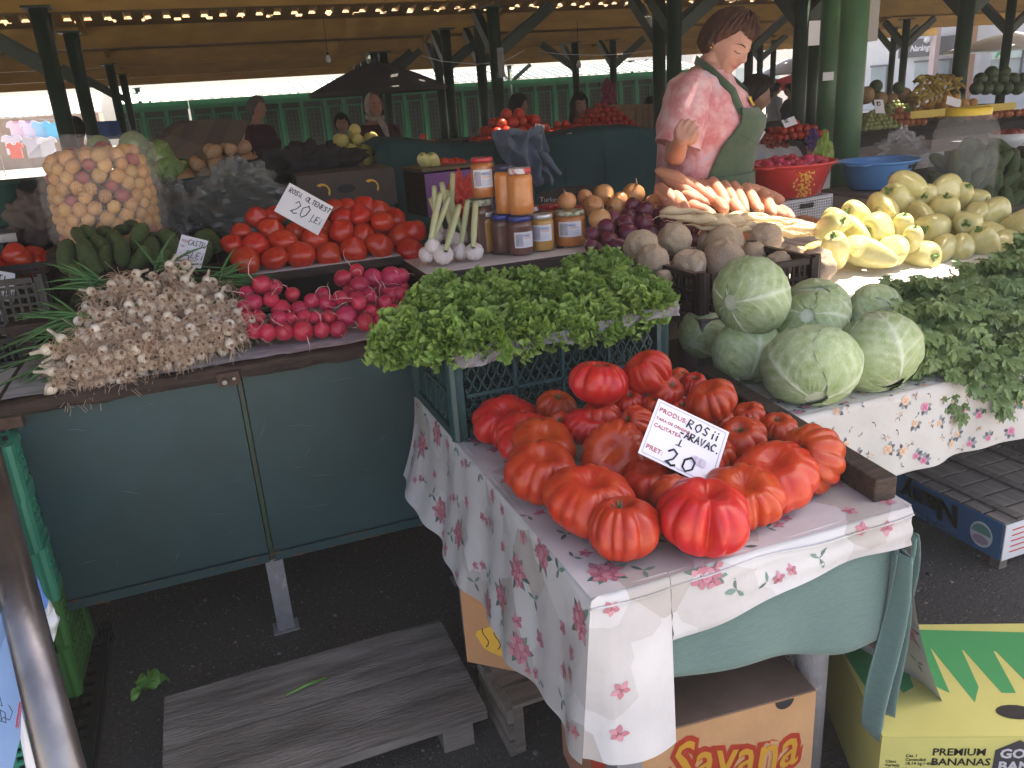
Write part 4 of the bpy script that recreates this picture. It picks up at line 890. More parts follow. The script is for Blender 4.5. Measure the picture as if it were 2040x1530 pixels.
# px,py,w,h,Y, vein direction: (axis dx,dy) of the leaf base
CBL = [(1496,590,146,122,1.80,-.75,-.25,0,1.2,'largest top cabbage in front of the brown celeriac crate'),
(1403,664,108,130,1.75,-.5,-.5,1,.3,'leftmost cabbage beside the green lettuce crate'),
(1489,700,138,134,1.66,.0,-.85,2,.25,'cabbage with a straight pale midrib, second from the left in front'),
(1614,730,172,146,1.62,.15,-.80,3,1.0,'frontmost and biggest cabbage with loose crinkled outer leaf'),
(1746,702,150,138,1.70,.45,-.75,0,2.2,'right front cabbage touching the green leaf bunches'),
(1628,612,116,90,1.84,.2,.6,2,2.0,'darker green cabbage at the back of the rose table'),
(1616,645,126,86,1.74,-.2,.4,1,1.1,'pale cabbage in the middle between the four front ones'),
(1746,632,120,80,1.82,.6,.1,3,.4,'wide flat cabbage behind the right front one')]
for (px, py, w_, h, Yv, dx, dy, kd, sp, lb) in CBL:
    p = aty(px, py, Yv); s = w_/2/ppm(p)*1.04; z0 = TZ+s*.90*h/w_*1.0
    if p.z < z0+.02 or py > 660: p = at(px, py, TZ+.002+s*.93*h/w_)
    CB[kd].put(TRS(p, -axis_to(dx, dy, p), sp, (s,s,s*min(1.05,h/w_*1.08))), lb, 'cabbages on the rose table')
# ================================================================ ROOTS, ONIONS, PEPPERS, CUCUMBERS
def knobbly(name, mat, seed, amp, fr, sq=1, cuts=0, nu=40, nv=24, spots=0):
    r_ = random.Random(seed); cu = [(axis_rand(r_), r_.uniform(.80,.9)) for _ in range(cuts)]
    def fn(u, v):
        th = v*pi; ph = u*2*pi; d = Vector((sin(th)*cos(ph), sin(th)*sin(ph), cos(th)))
        r = 1+amp*noise.noise(d*fr+Vector((seed*7,0,0)))*1.6+amp*.5*noise.noise(d*fr*3+Vector((0,seed*5,0)))
        for c, h in cu:
            k = d.dot(c)*r
            if k > h: r *= h/k
        return Vector((d.x*r, d.y*r, d.z*r*sq))
    m = MB(); m.grid(fn, nu, nv); return m
def axis_rand(r_):
    v = Vector((r_.uniform(-1,1), r_.uniform(-1,1), r_.uniform(-1,1))); return v.normalized()
M_cel = pm('celeriac_skin', (.40,.275,.185), (.62,.48,.35), 22, .75, .5, 60, rnd=.1, contrast=(.38,.6), det=8)
M_celc = pm('celeriac_flesh', (.66,.54,.44), (.5,.36,.27), 20, .6)
CE = []
for s_ in (1,2,3):
    m = knobbly('c', M_cel, s_, .075, 2.5); o = m.build('celeriac', M_cel, None, True); tag(o, 'x', 'celeriac'); CE.append(Proto(o))
m = knobbly('c', M_cel, 9, .06, 2.5, 1, 7); o = m.build('celeriac', M_cel, None, False); tag(o, 'x', 'celeriac')
rr = random.Random(9); cu = [(axis_rand(rr), rr.uniform(.8,.9)) for _ in range(7)]; m = MB()
for c, h in cu:
    a = c.orthogonal().normalized(); b = c.cross(a); rad = sqrt(1-h*h)*.72; m.poly([c*(h+.004)+(a*cos(i*.7)+b*sin(i*.7))*rad*(1+.15*sin(i*3)) for i in range(9)])
m.build('cut_face', M_celc, o, False); CEC = Proto(o)
CL_ = [(1278,493,72,2.36,0,'leftmost celeriac above its black crate'),(1300,519,66,2.26,1,'celeriac second from the left, lower and nearer'),(1343,478,68,2.42,2,'round celeriac with ring lines at the back left'),
(1373,530,72,2.22,9,'celeriac with pale cut faces in the middle of the crate'),(1407,483,42,2.45,0,'small celeriac peeping out behind the middle ones'),(1443,488,80,2.38,1,'big celeriac at the back middle of the crate'),(1441,518,82,2.26,2,'big celeriac in front of the middle one'),
(1525,477,68,2.36,0,'celeriac at the back right beside the parsnips'),(1501,507,50,2.28,1,'small celeriac between the two right ones'),(1552,528,54,2.14,2,'celeriac with a forked root near the frontmost cabbages'),(1577,515,52,2.2,0,'celeriac second from the right'),(1627,530,72,2.10,1,'rightmost celeriac lying loose on the white sheet'),(1322,553,34,2.17,9,'small cut celeriac piece at the left crate corner')]
for (px, py, w_, Yv, kd, lb) in CL_:
    p = aty(px, py, Yv); s = w_/2/ppm(p); M = TRS(p, axis_to(R_(-.5,.5), R_(.2,.9), p), R_(0,6), s)
    (CEC if kd == 9 else CE[kd]).put(M, lb, 'celeriac in the slotted crate')
# onions
def onion(mat, neck, seed, nm):
    r_ = random.Random(seed); m = MB(); m.lathe([(.02,-.98),(.12,-.96),(.5,-.82),(.82,-.5),(.98,-.1),(.97,.25),(.8,.6),(.5,.84),(.25,.98),(.14,1.12)], 26, fn=lambda p, q: p*(1+.02*sin(q*3+seed))); o = m.build(nm, mat, None, True); tag(o, 'x', 'onion')
    m = MB(); m.tube([(0,0,1.08),(.03,.02,1.25),(.10+.1*r_.random(),.0,1.5+.2*r_.random())], [.14,.09,.03], 7); m.build('neck', neck, o, True); m = MB()
    for k in range(9): a = k*.7; m.tube([(.06*cos(a),.06*sin(a),-.96),(.14*cos(a),.14*sin(a),-1.06),(.2*cos(a+.4),.2*sin(a+.4),-1.1)], .015, 3)
    m.build('roots', M_scar, o); return Proto(o)
M_on = pm('onion_skin', (.42,.16,.06), (.54,.30,.14), 5, .3, .08, 20, stretch=(6,6,.6), rnd=.12); M_onr = pm('red_onion_skin', (.10,.012,.03), (.17,.03,.055), 5, .25, .08, 20, stretch=(6,6,.6), rnd=.15); M_neck = pm('dry_neck', (.34,.2,.1), (.2,.1,.06), 30, .8)
YO = [onion(M_on, M_neck, 1, 'onion'), onion(M_on, M_neck, 2, 'onion')]; RO = [onion(M_onr, M_neck, 3, 'red_onion'), onion(M_onr, pm('purple_neck',(.13,.04,.05)), 4, 'red_onion')]
YL = [(1130,402,38,2.75,'darkest brown onion at the far left, beside the black crate'),(1165,393,32,2.82,'pale peeled onion second from the left'),(1202,387,42,2.85,'onion with a whitish root end facing out'),(1182,411,44,2.74,'plain golden onion below the pale one'),(1225,411,36,2.76,'onion with flaking skin beside the red onions'),(1262,388,46,2.84,'sunlit topmost golden onion with torn skin'),(1194,437,46,2.64,'lowest golden onion beside the honey jars'),(1236,400,36,2.84,'onion half hidden behind the sunlit one'),(1302,405,36,2.78,'golden onion at the foot of the carrots'),(1338,420,32,2.72,'small golden onion under the carrot tips')]
for i, (px, py, w_, Yv, lb) in enumerate(YL):
    p = aty(px, py, Yv); YO[i%2].put(TRS(p, axis_to(R_(-.6,.6), R_(-.2,.9)*(1 if i != 2 else -1), p), R_(0,6), w_/2/ppm(p)), lb, 'golden onions heaped by the red onions')
RL = {'top row':[(1260,409,31,2.72),(1285,420,37,2.68),(1320,431,43,2.64),(1222,434,32,2.66),(1252,430,32,2.68)],
'middle row':[(1208,454,37,2.60),(1247,445,36,2.62),(1284,446,40,2.6),(1332,452,38,2.56),(1377,453,40,2.52),(1295,466,34,2.56)],
'bottom row':[(1179,467,30,2.57),(1213,478,36,2.54),(1250,466,42,2.56),(1231,493,38,2.46),(1179,491,28,2.52),(1381,479,30,2.48),(1210,508,30,2.46)]}
for rn, L_ in RL.items():
    L_ = sorted(L_)
    for i, (px, py, w_, Yv) in enumerate(L_):
        p = aty(px, py, Yv); RO[i%2].put(TRS(p, axis_to(R_(-.5,.5), R_(.5,.95), p), R_(0,6), w_/2/ppm(p)*1.04), row_label('purple red onion', i, len(L_), rn, 'red onion heap'), 'red onions heaped beside the jars')
# long roots : built along +X, length 1
def long_root(nm, mat, seed, prof, bend, wob, cat, n=14, hairs=True):
    r_ = random.Random(seed); m = MB(); pts = []; rs = []; N_ = 16
    for i in range(N_+1):
        t = i/N_; pts.append((t-.5, bend*sin(t*pi)+wob*noise.noise(Vector((t*4,seed,0))), wob*noise.noise(Vector((t*4,seed+9,0))))); k = t*(len(prof)-1); a = int(min(k, len(prof)-2)); rs.append(prof[a]+(prof[a+1]-prof[a])*(k-a)+.003*noise.noise(Vector((t*20,seed,3))))
    m.tube(pts, rs, n); o = m.build(nm, mat, None, True); tag(o, 'x', cat)
    m = MB()
    if hairs:
        p = Vector(pts[-1]); q = [p]
        for k in range(5): q.append(q[-1]+Vector((.03, r_.uniform(-.03,.03), r_.uniform(-.03,.02))))
        m.tube(q, [.012,.007,.005,.004,.003,.002], 4); m.build('root_tip', mat, o, True)
    return Proto(o)
M_car = pm('carrot_skin', (.56,.25,.16), (.62,.32,.22), 20, .55, .25, 12, stretch=(14,1,1), rnd=.1, sss=.05)
M_pars = pm('parsnip_skin', (.66,.48,.28), (.74,.60,.40), 14, .65, .3, 12, stretch=(12,1,1), rnd=.08)
CA = [long_root('carrot', M_car, s_, [.03,.11,.128,.128,.126,.122,.118,.112,.10,.05], .03, .02, 'carrot') for s_ in (1,2,3)]
PN = [long_root('parsnip', M_pars, s_, [.03,.085,.095,.08,.065,.052,.04,.03,.018,.006], .05, .06, 'parsnip') for s_ in (4,5,6)]
def lay(pr, a, b, th, label, group, spin=0):
    a, b = Vector(a), Vector(b); d = b-a; L = d.length; q = d.to_track_quat('X', 'Z').to_matrix().to_4x4()
    pr.put(Matrix.Translation((a+b)/2) @ q @ Matrix.Rotation(spin, 4, 'X') @ Matrix.Diagonal((L, th, th, 1)), label, group)
Z1 = lambda x, y: (1100+x/3.29, 320+y/3.29)
CR = [((720,95),(985,265),2.90,2.70,'top row'),((890,55),(1060,110),2.98,2.90,'top row'),((1005,85),(1140,275),2.92,2.66,'top row'),((850,85),(1060,160),3.0,2.9,'top row'),((870,125),(1060,262),2.86,2.66,'top row'),
((680,170),(790,262),2.82,2.68,'middle row'),((765,160),(900,210),2.88,2.8,'middle row'),((690,190),(760,270),2.80,2.70,'middle row'),((845,210),(1000,275),2.78,2.66,'middle row'),((1090,125),(1190,260),2.90,2.66,'middle row'),((1130,85),(1170,120),3.0,2.95,'middle row'),((1165,130),(1265,310),2.88,2.62,'middle row'),((1190,90),(1215,130),3.0,2.94,'middle row'),((1250,160),(1345,310),2.86,2.62,'middle row'),((980,165),(1090,285),2.84,2.64,'middle row'),
((795,215),(880,345),2.74,2.58,'bottom row'),((890,280),(980,320),2.66,2.60,'bottom row'),((760,280),(830,340),2.66,2.58,'bottom row'),((1350,200),(1440,340),2.82,2.60,'bottom row'),((1330,210),(1370,320),2.84,2.66,'bottom row'),((1180,260),(1230,320),2.66,2.58,'bottom row'),((1440,310),(1510,360),2.70,2.58,'bottom row'),((1060,265),(1110,310),2.68,2.6,'bottom row'),((1480,320),(1560,380),2.7,2.56,'bottom row')]
cnt = {}
tot = {r: sum(1 for c in CR if c[4] == r) for r in ('top row','middle row','bottom row')}
for i, (a, b, Ya, Yb, rn) in enumerate(sorted(CR, key=lambda c: c[0][0])):
    n = cnt.get(rn, 0); cnt[rn] = n+1; A = aty(*Z1(*a), Ya); B = aty(*Z1(*b), Yb); B = A+(B-A).normalized()*max((B-A).length*1.12, .13)
    lay(CA[i%3], A, B, .19, row_label('orange carrot', n, tot[rn], rn, 'carrot pile'), 'carrots piled by the red basin', R_(0,6))
rq = random.Random(31)
for i in range(16):
    x = 690+i*40+rq.uniform(-15,15); y = 95+.16*(x-700)+rq.uniform(-30,20); A = aty(*Z1(x, y), 2.93); B = A+Vector((rq.uniform(.02,.12), -.16, -.05))
    lay(CA[i%3], A, B, .19, row_label('pale orange carrot', i, 16, 'back layer', 'carrot pile'), 'carrots piled by the red basin', R_(0,6))
for i in range(10):    # inner carrots filling the pile
    A = Vector((1.72+.075*i, 2.86, .985)); lay(CA[i%3], A, A+Vector((.03,-.17,-.02)), .16, row_label('shaded carrot', i, 10, 'inner layer', 'carrot pile'), 'carrots piled by the red basin', i)
rr = random.Random(12); PL = []
for k in range(34):
    t = k/33; x = 850+t*840+rr.uniform(-20,20); y = 345+t*90+rr.uniform(-25,45)*(1-.2*t)+ (k%3)*14
    PL.append((x, y, k % 3))
PL += [(1480,390,0),(1620,430,1),(1700,450,2),(1540,410,1)]
for rn, kk in (('upper row',0),('middle row',1),('lower row',2)):
    L_ = sorted([q for q in PL if q[2] == kk])
    for i, (x, y, k) in enumerate(L_):
        Yc = 2.56-.06*k-.00008*(x-850); a = rr.uniform(-.35,.35); A = aty(*Z1(x, y), Yc); d = Vector((cos(a), -.55+sin(a)*.6, -.10))*(1 if rr.random() < .7 else -1); L = rr.uniform(.15,.21)
        lay(PN[i%3], A-d.normalized()*L/2, A+d.normalized()*L/2, .19, row_label('cream parsnip root', i, len(L_), rn, 'parsnip heap'), 'parsnip roots heaped below the carrots', R_(0,6))
# ---- pale yellow peppers
M_pep = pm('pepper_skin', (.60,.53,.20), (.68,.61,.30), 2.5, .24, .02, 10, sss=.12, rnd=.06, sssr=(.03,.02,.005), coat=.2)
M_pst = pm('pepper_stem', (.13,.22,.05), (.2,.3,.08), 30, .6)
def pepper(seed, el, taper):
    r_ = random.Random(seed); a0 = r_.uniform(0,6); n = r_.choice((3,4))
    def fn(u, v):
        th = v*pi; ph = u*2*pi; s = sin(th)**.8; c = cos(th); k = (1-c)/2
        r = s*(1-taper*k**1.3)*(1+.14*(.35+.65*k)*cos(n*(ph-a0))+.04*cos(2*ph+seed)); z = c*el
        if c > 0: z -= .26*exp(-(s/.34)**2)
        else: z += .12*exp(-(s/.25)**2)
        return Vector((r*cos(ph)+.12*k*k, r*sin(ph), z))
    m = MB(); m.grid(fn, 44, 30); o = m.build('pepper', M_pep, None, True); tag(o, 'x', 'pepper'); b = el-.26
    m = MB(); m.lathe([(.26,b+.03),(.2,b+.06),(.10,b+.09),(.08,b+.16),(.09,b+.30),(.001,b+.31)], 8, fn=lambda p, q: p*(1+.12*sin(q*3))+Vector((.12*max(0,p.z-b-.13),0,0))); m.build('stem', M_pst, o, True); return Proto(o)
PP = [pepper(1,1.30,.30), pepper(2,1.5,.42), pepper(3,1.25,.25), pepper(4,1.65,.48)]
Z2 = lambda x, y: (1560+x/4.25, 260+y/4.25)
PEP = {'top row':[(1050,465,240,-.7,.3),(1195,545,230,.0,-.05),(1370,500,250,.6,.3),(1010,610,270,-.6,.5),(1590,600,230,.75,.0),(1450,590,210,.5,.5)],
'second row':[(840,650,210,-.4,.6),(620,720,240,-.6,.3),(850,700,230,.3,.7),(1370,690,240,.1,.8),(1770,700,260,.6,.5),(1190,730,220,-.4,.6),(1640,710,200,.3,.7)],
'third row':[(460,760,200,-.7,.2),(400,820,230,.5,.3),(610,870,240,-.5,.6),(790,850,300,-.55,.0),(1000,850,200,.2,.8),(1270,830,280,-.5,-.05),(1560,800,260,-.05,.05),(1730,890,230,.6,.4),(1950,840,230,.7,.3),(2010,780,230,.6,.3)],
'front row':[(450,1020,240,-.1,.7),(620,990,180,.3,.7),(730,1050,290,-.7,.1),(940,1020,240,-.3,.75),(1160,1070,270,.55,.0),(1340,1010,230,.3,.8),(1500,990,220,.2,.85),(1710,980,240,-.3,.8),(1090,940,180,.2,.8),(1880,960,230,.4,.7),(2020,960,220,.5,.6)]}
YP = {'top row':2.52,'second row':2.40,'third row':2.29,'front row':2.17}
for rn, L_ in PEP.items():
    L_ = sorted(L_)
    for i, (x, y, w_, dx, dy) in enumerate(L_):
        p = aty(*Z2(x, y), YP[rn]); s = w_/4.25/2/ppm(p)*1.06; PP[(i*3+len(rn))%4].put(TRS(p, axis_to(dx, dy, p) if dy < .1 else (-axis_to(-dx*1.1, -.25-.3*dy, p) if i % 4 else axis_to(dx,dy,p)), R_(0,6), s), row_label('pale yellow pepper', i, len(L_), rn, 'pepper heap'), 'pale yellow peppers heaped on the white sheet')
for i in range(10):
    p = Vector((1.98+.09*i, 2.36+.03*(i%2), .945)); PP[i%4].put(TRS(p, (R_(-1,1),R_(-1,1),.3), i, .042), row_label('shaded yellow pepper', i, 10, 'inner layer', 'pepper heap'), 'pale yellow peppers heaped on the white sheet')

# ---- cucumbers
M_cuc = pm('cucumber_skin', (.035,.065,.02), (.085,.125,.04), 25, .45, .6, 90, rnd=.2, contrast=(.4,.7)); 
def cucumber(seed, bend):
    m = MB(); pts = [(i/12-.5, bend*sin(i/12*pi), 0) for i in range(13)]; rs = [.02,.10,.135,.15,.158,.16,.162,.16,.158,.15,.135,.10,.02]
    def fn(u, v):
        i = v*12; a = int(min(i, 11)); f = i-a; r = (rs[a]*(1-f)+rs[a+1]*f)*(1+.04*noise.noise(Vector((u*12,v*16,seed)))+.02*cos(u*31)); 
        return Vector((v-.5+(.01 if v > .5 else -.01)*0, bend*sin(v*pi)+r*cos(u*2*pi), r*sin(u*2*pi)))
    m.grid(fn, 20, 24); return Proto(tag(m.build('cucumber', M_cuc, None, True), 'x', 'cucumber'))
CU = [cucumber(1,.05), cucumber(2,.0), cucumber(3,.09)]
def cukes(L_, what, row, pile, group, th=1.55, prs=CU):
    L_ = sorted(L_)
    for i, (px, py, ang, Lp, Yv, tilt) in enumerate(L_):
        c = aty(px, py, Yv); L = Lp*1.25/ppm(c); v = (CAM-c).normalized(); d = (RT*cos(ang)+UP*sin(ang))*cos(tilt)+v*sin(tilt); th_ = min(L,.13)*th
        lay(prs[i%len(prs)], c-d*max(L,.09)/2, c+d*max(L,.09)/2, th_, row_label(what, i, len(L_), row, pile), group, R_(0,6))
gq = 'dark cucumbers in the left heap'
cukes([(137,512,-1.5,62,2.96,.3),(158,470,-.9,40,3.05,.9),(168,505,-1.4,50,2.94,.5),(175,465,-.6,40,3.08,1.0),(200,488,-.9,44,2.98,.6),(212,466,.2,40,3.1,1.1),(235,482,-1.0,46,3.0,.5),(243,458,.1,36,3.1,1.1),(262,455,.0,36,3.12,1.0),(280,472,-1.9,50,3.0,.4),(300,474,.3,36,3.06,1.1),(335,487,-1.1,54,2.98,.4)], 'dark green cucumber', 'top row', 'left cucumber heap', gq)
cukes([(150,552,-1.3,46,2.86,.4),(243,502,-1.5,50,2.90,.3),(275,512,.9,48,2.88,.4),(190,520,-1.2,50,2.90,.5),(215,512,-1.6,46,2.92,.4),(305,500,-1.4,50,2.92,.6),(395,495,-1.7,60,2.94,.3),(418,478,-.8,46,3.04,.6),(430,492,.3,40,3.0,.8),(330,520,1.2,46,2.88,.5),(165,575,-1.1,40,2.80,.6)], 'dark green cucumber', 'lower row', 'left cucumber heap', gq)
for i in range(8): p = Vector((-.5+.075*i, 3.02, 1.01)); lay(CU[i%3], p+Vector((0,.05,0)), p-Vector((0,.05,0)), .12, row_label('shaded cucumber', i, 8, 'inner layer', 'left cucumber heap'), gq, i)
gq = 'dull green cucumbers in the right heap'; rr = random.Random(7)
CQ = {'top row':[(1985+rr.uniform(-75,60),rr.uniform(298,322)) for _ in range(10)], 'second row':[(1870+18*i+rr.uniform(-5,5),335+rr.uniform(-8,12)-i) for i in range(11)], 'third row':[(1868+17*i+rr.uniform(-5,5),368+rr.uniform(-9,9)) for i in range(11)], 'lowest row':[(1945+15*i,400+rr.uniform(-8,14)) for i in range(8)]}
for j, (rn, L_) in enumerate(CQ.items()):
    cukes([(x, y, rr.uniform(-2.4,-.4), 58, 3.35-.14*j+(.08 if x < 1900 else 0), rr.uniform(0,.7)) for x, y in L_], 'dull green cucumber', rn, 'right cucumber heap', gq)
for i in range(10): p = Vector((3.3+.11*i, 3.2, .97)); lay(CU[i%3], p+Vector((.0,.07,0)), p-Vector((0,.07,0)), .15, row_label('shaded cucumber', i, 10, 'inner layer', 'right cucumber heap'), gq, i)
# ---- spring onion bunches
M_bulb = pm('onion_bulb_white', (.72,.67,.60), (.64,.55,.43), 9, .35, rnd=.08, sss=.08); M_sroot = pm('dry_roots', (.58,.41,.31), (.44,.30,.21), 20, .8); M_sg = pm('onion_green', (.035,.10,.03), (.07,.17,.05), 12, .5, rnd=.1); M_disc = pm('root_plate', (.16,.09,.06), rough=.9); M_tie = pm('straw_tie', (.45,.42,.14), rough=.7)
def bunch(seed):
    r_ = random.Random(seed); t = thing('spring_onion_bunch', 'x', 'spring onions'); R0 = .0165
    spots = [(0,0)]+[(R0*2.0*cos(k*1.05), R0*2.0*sin(k*1.05)) for k in range(6)]+[(R0*3.7*cos(k*.9+.4), R0*3.0*sin(k*.9+.4)) for k in range(5)]
    lv = MB()
    for k, (x, z) in enumerate(spots):
        x += r_.uniform(-.004,.004); z += r_.uniform(-.004,.004); y = r_.uniform(-.016,.016); r = R0*r_.uniform(.75,1.05)
        m = MB(); M3 = Matrix.Translation((x,y,z)) @ Matrix.Rotation(r_.uniform(-.5,.5),4,'X') @ Matrix.Rotation(r_.uniform(-.5,.5),4,'Z') @ Matrix.Rotation(pi/2,4,'X'); m.M = M3
        m.lathe([(r*.3,r*.92),(r*.7,r*.78),(r,r*.1),(r*.86,-r*.6),(r*.5,-r*1.4),(r*.32,-r*2.6),(r*.3,-.07)], 12); b = m.build('bulb', M_bulb, t, True)
        m = MB(); m.M = M3; m.lathe([(.001,r*1.02),(r*.32,r*.96),(r*.34,r*.88)], 8); m.build('root_plate', M_disc, b, True)
        m = MB()
        for q in range(16):
            a = r_.uniform(0,6.28); L = r_.uniform(.025,.065); c0 = M3 @ Vector((r*.2*cos(a), r*.2*sin(a), r*.95)); d = (M3.to_3x3() @ Vector((cos(a)*.9, sin(a)*.9, .9))).normalized(); pts = [c0]
            for s_ in range(4): d = (d+Vector((r_.uniform(-.5,.5), r_.uniform(-.3,.3), r_.uniform(-.75,.25)))).normalized(); pts.append(pts[-1]+d*L/4)
            m.tube(pts, .0006, 3, 0, False)
        m.build('roots', M_sroot, b)
        for q in range(2):
            a = r_.uniform(-.7,.7); e = r_.uniform(-.4,.1); L = r_.uniform(.14,.24); p0 = Vector((x*.6,.06,z*.6)); pts = [p0+Vector((sin(a)*L*s_/6*(1+s_*.1), cos(a)*L*s_/6, L*(e*s_/6-.55*(s_/6)**2))) for s_ in range(7)]
            lv.tube(pts, [.0035,.004,.004,.0038,.003,.002,.0006], 5)
    lv.build('leaves', M_sg, t, True); m = MB(); m.tube([(.022*cos(i*.4),.055,.018*sin(i*.4)) for i in range(17)], .0015, 4); m.build('tie', M_tie, t, True); return Proto(t)
BN = [bunch(s_) for s_ in (1,2,3)]
BL = {'bottom row':[(150,752,2.355),(205,737,2.36),(262,722,2.36),(322,706,2.36),(382,692,2.37),(438,676,2.38)],
'second row':[(145,712,2.41),(190,692,2.43),(245,682,2.43),(300,672,2.43),(355,662,2.43),(410,650,2.44),(462,655,2.44)],
'third row':[(205,652,2.50),(258,642,2.50),(312,630,2.50),(368,622,2.50),(425,622,2.50)],
'top row':[(222,600,2.60),(268,582,2.62),(300,605,2.56),(345,560,2.66),(385,590,2.60),(420,595,2.62)]}
for rn, L_ in BL.items():
    for i, (px, py, Yv) in enumerate(L_):
        p = aty(px, py, Yv); d = axis_to(R_(-.3,.3), R_(-.15,.2), p); M = Matrix.Translation(p) @ (-d).to_track_quat('Y','Z').to_matrix().to_4x4() @ Matrix.Rotation(R_(-.6,.6),4,'Y') @ Matrix.Scale(1.02,4)
        BN[(i+len(rn))%3].put(M, row_label('bunch of white spring onions', i, len(L_), rn, 'spring onion heap'), 'tied spring onion bunches heaped on the counter')
# loose green tops spreading behind the bunches
m = MB(); rr = random.Random(2)
for (cx_, cy_, Yv, n, a0, a1) in ((205,570,2.70,22,1.9,3.2),(320,535,2.74,9,.4,2.6),(425,565,2.70,22,-.2,1.2),(170,640,2.5,34,2.2,3.7),(150,690,2.46,22,2.6,3.8),(440,640,2.52,20,-.3,1.3)):
    for k in range(n):
        p = aty(cx_+rr.uniform(-25,25), cy_+rr.uniform(-12,12), Yv); a = rr.uniform(a0, a1); L = rr.uniform(.10,.2); d = RT*cos(a)+UP*sin(a)*.8-FW*rr.uniform(-.4,.3)
        m.tube([p+d*L*q/5+Vector((0,0,-.035*(q/5)**2)) for q in range(6)], [.004,.0045,.004,.0035,.002,.0006], 5)
kind(tag(m.build('onion_tops', M_sg, None, True), 'long green onion tops spreading out behind the white bulbs', 'onion tops'), 'stuff')
# ---- garlic with stalks
M_gar = pm('garlic_skin', (.66,.56,.54), (.72,.66,.66), 6, .5, .1, 20, stretch=(6,6,1), sss=.1, rnd=.05); M_stk = pm('garlic_stalk', (.58,.55,.36), (.42,.46,.22), 12, .5, stretch=(3,3,1), rnd=.1)
def garlic(px, py, w_, Yv, tip, dx, dy, lb, pinkish=False):
    p = aty(px, py, Yv); r = w_/2/ppm(p); ax = axis_to(dx, dy, p)
    o = MB(); o.lathe([(.02,-.8),(.2,-.84),(.6,-.72),(.92,-.35),(1,.02),(.88,.38),(.6,.68),(.34,.9),(.24,1.15)], 60, fn=lambda q, a: Vector((q.x*(.94+.07*abs(sin(a*5))**.7), q.y*(.94+.07*abs(sin(a*5))**.7), q.z)))
    g_ = o.build('garlic', M_gar, None, True); tag(g_, lb, 'garlic', 'garlic bulbs on the white board'); g_.matrix_world = TRS(p, ax, R_(0,6), r); inv = g_.matrix_world.inverted()
    T = aty(*tip); m = MB(); a = p+ax*r*1.0; mid = a.lerp(T,.45)+ax*r*.25; pts = [a.lerp(mid, i/4) if i < 4 else mid.lerp(T, (i-4)/5) for i in range(10)]
    m.tube([inv @ q for q in pts], [.0085/r]*2+[.0105/r]*6+[.010/r,.0095/r], 10); m.build('stalk', M_stk, g_, True); m = MB()
    for k in range(22): a = k*.5; L = R_(.3,.75); m.tube([(.12*cos(a),.12*sin(a),-.82),(.25*cos(a),.25*sin(a),-.82-L*.5),(.4*cos(a+.5),.4*sin(a+.5),-.82-L)], .018, 3)
    m.build('roots', M_sroot, g_)
gl = [(862,491,34,2.66,(878,385,2.76),-.2,.75,'uppermost white garlic bulb of the left tied bunch'),(851,507,36,2.68,(894,395,2.78),.3,.8,'leftmost garlic bulb with roots splayed over the board edge'),(883,507,42,2.64,(915,410,2.74),.2,.35,'garlic bulb of the left bunch showing its round root plate'),
(916,501,36,2.68,(932,400,2.74),.15,.8,'garlic bulb left of the rightmost one, with upright thick stalk'),(945,501,38,2.64,(948,402,2.72),-.1,.4,'rightmost garlic bulb with brown root plate facing out'),
(869,470,30,2.82,(865,372,2.9),.0,.85,'back garlic bulb with reddish skin and tall stalk'),(905,478,36,2.78,(880,365,2.88),-.2,.8,'back garlic bulb behind the two bunches, yellow stalk'),(895,468,28,2.86,(902,345,2.92),.1,.8,'rearmost garlic with the tallest stalk'),(925,472,28,2.84,(890,380,2.9),-.3,.8,'back right garlic leaning left'),(880,466,26,2.88,(858,395,2.92),-.1,.8,'rear garlic with short pale stalk'),(960,470,26,2.82,(962,402,2.86),.1,.8,'back garlic nearest the dark honey jars')]
for q in gl: garlic(*q[:8])
# ---- honey jars
M_glass = pm('jar_glass', (.9,.9,.9), rough=.04, alpha=.05, spec=.9); 
def honey(n, c, c2): return pm(n, c, c2, 4, .3, spec=.4, coat=.7)
H_or = honey('honey_orange', (.40,.10,.003), (.48,.14,.005)); H_br = honey('honey_brown', (.07,.012,.003), (.12,.02,.004)); H_cr = honey('honey_cream', (.44,.20,.015), (.50,.25,.025)); H_cl = honey('honey_clear_orange', (.50,.13,.005), (.62,.20,.012))
L_blue = pm('lid_blue', (.03,.04,.22), rough=.3, coat=.3); L_red = pm('lid_red', (.42,.02,.03), rough=.3, coat=.3); L_sil = pm('lid_silver', (.6,.58,.6), rough=.3, metal=.5); L_nav = pm('lid_navy', (.025,.025,.06), rough=.3); L_pat = pm('lid_patterned', (.5,.48,.40), (.12,.16,.06), 45, .35, contrast=(.45,.55)); L_wr = pm('lid_white_red', (.7,.66,.68), (.5,.05,.06), 22, .35, contrast=(.52,.58))
M_label = pm('jar_label', (.70,.68,.72), (.62,.60,.66), 12, .5); M_bl = pm('label_blue', (.40,.45,.66), rough=.6); M_pur = pm('label_purple', (.46,.36,.50), (.24,.32,.30), 55, .6, contrast=(.40,.62), c3=(.6,.5,.5)); M_orl = pm('label_orange', (.75,.3,.2), rough=.6)
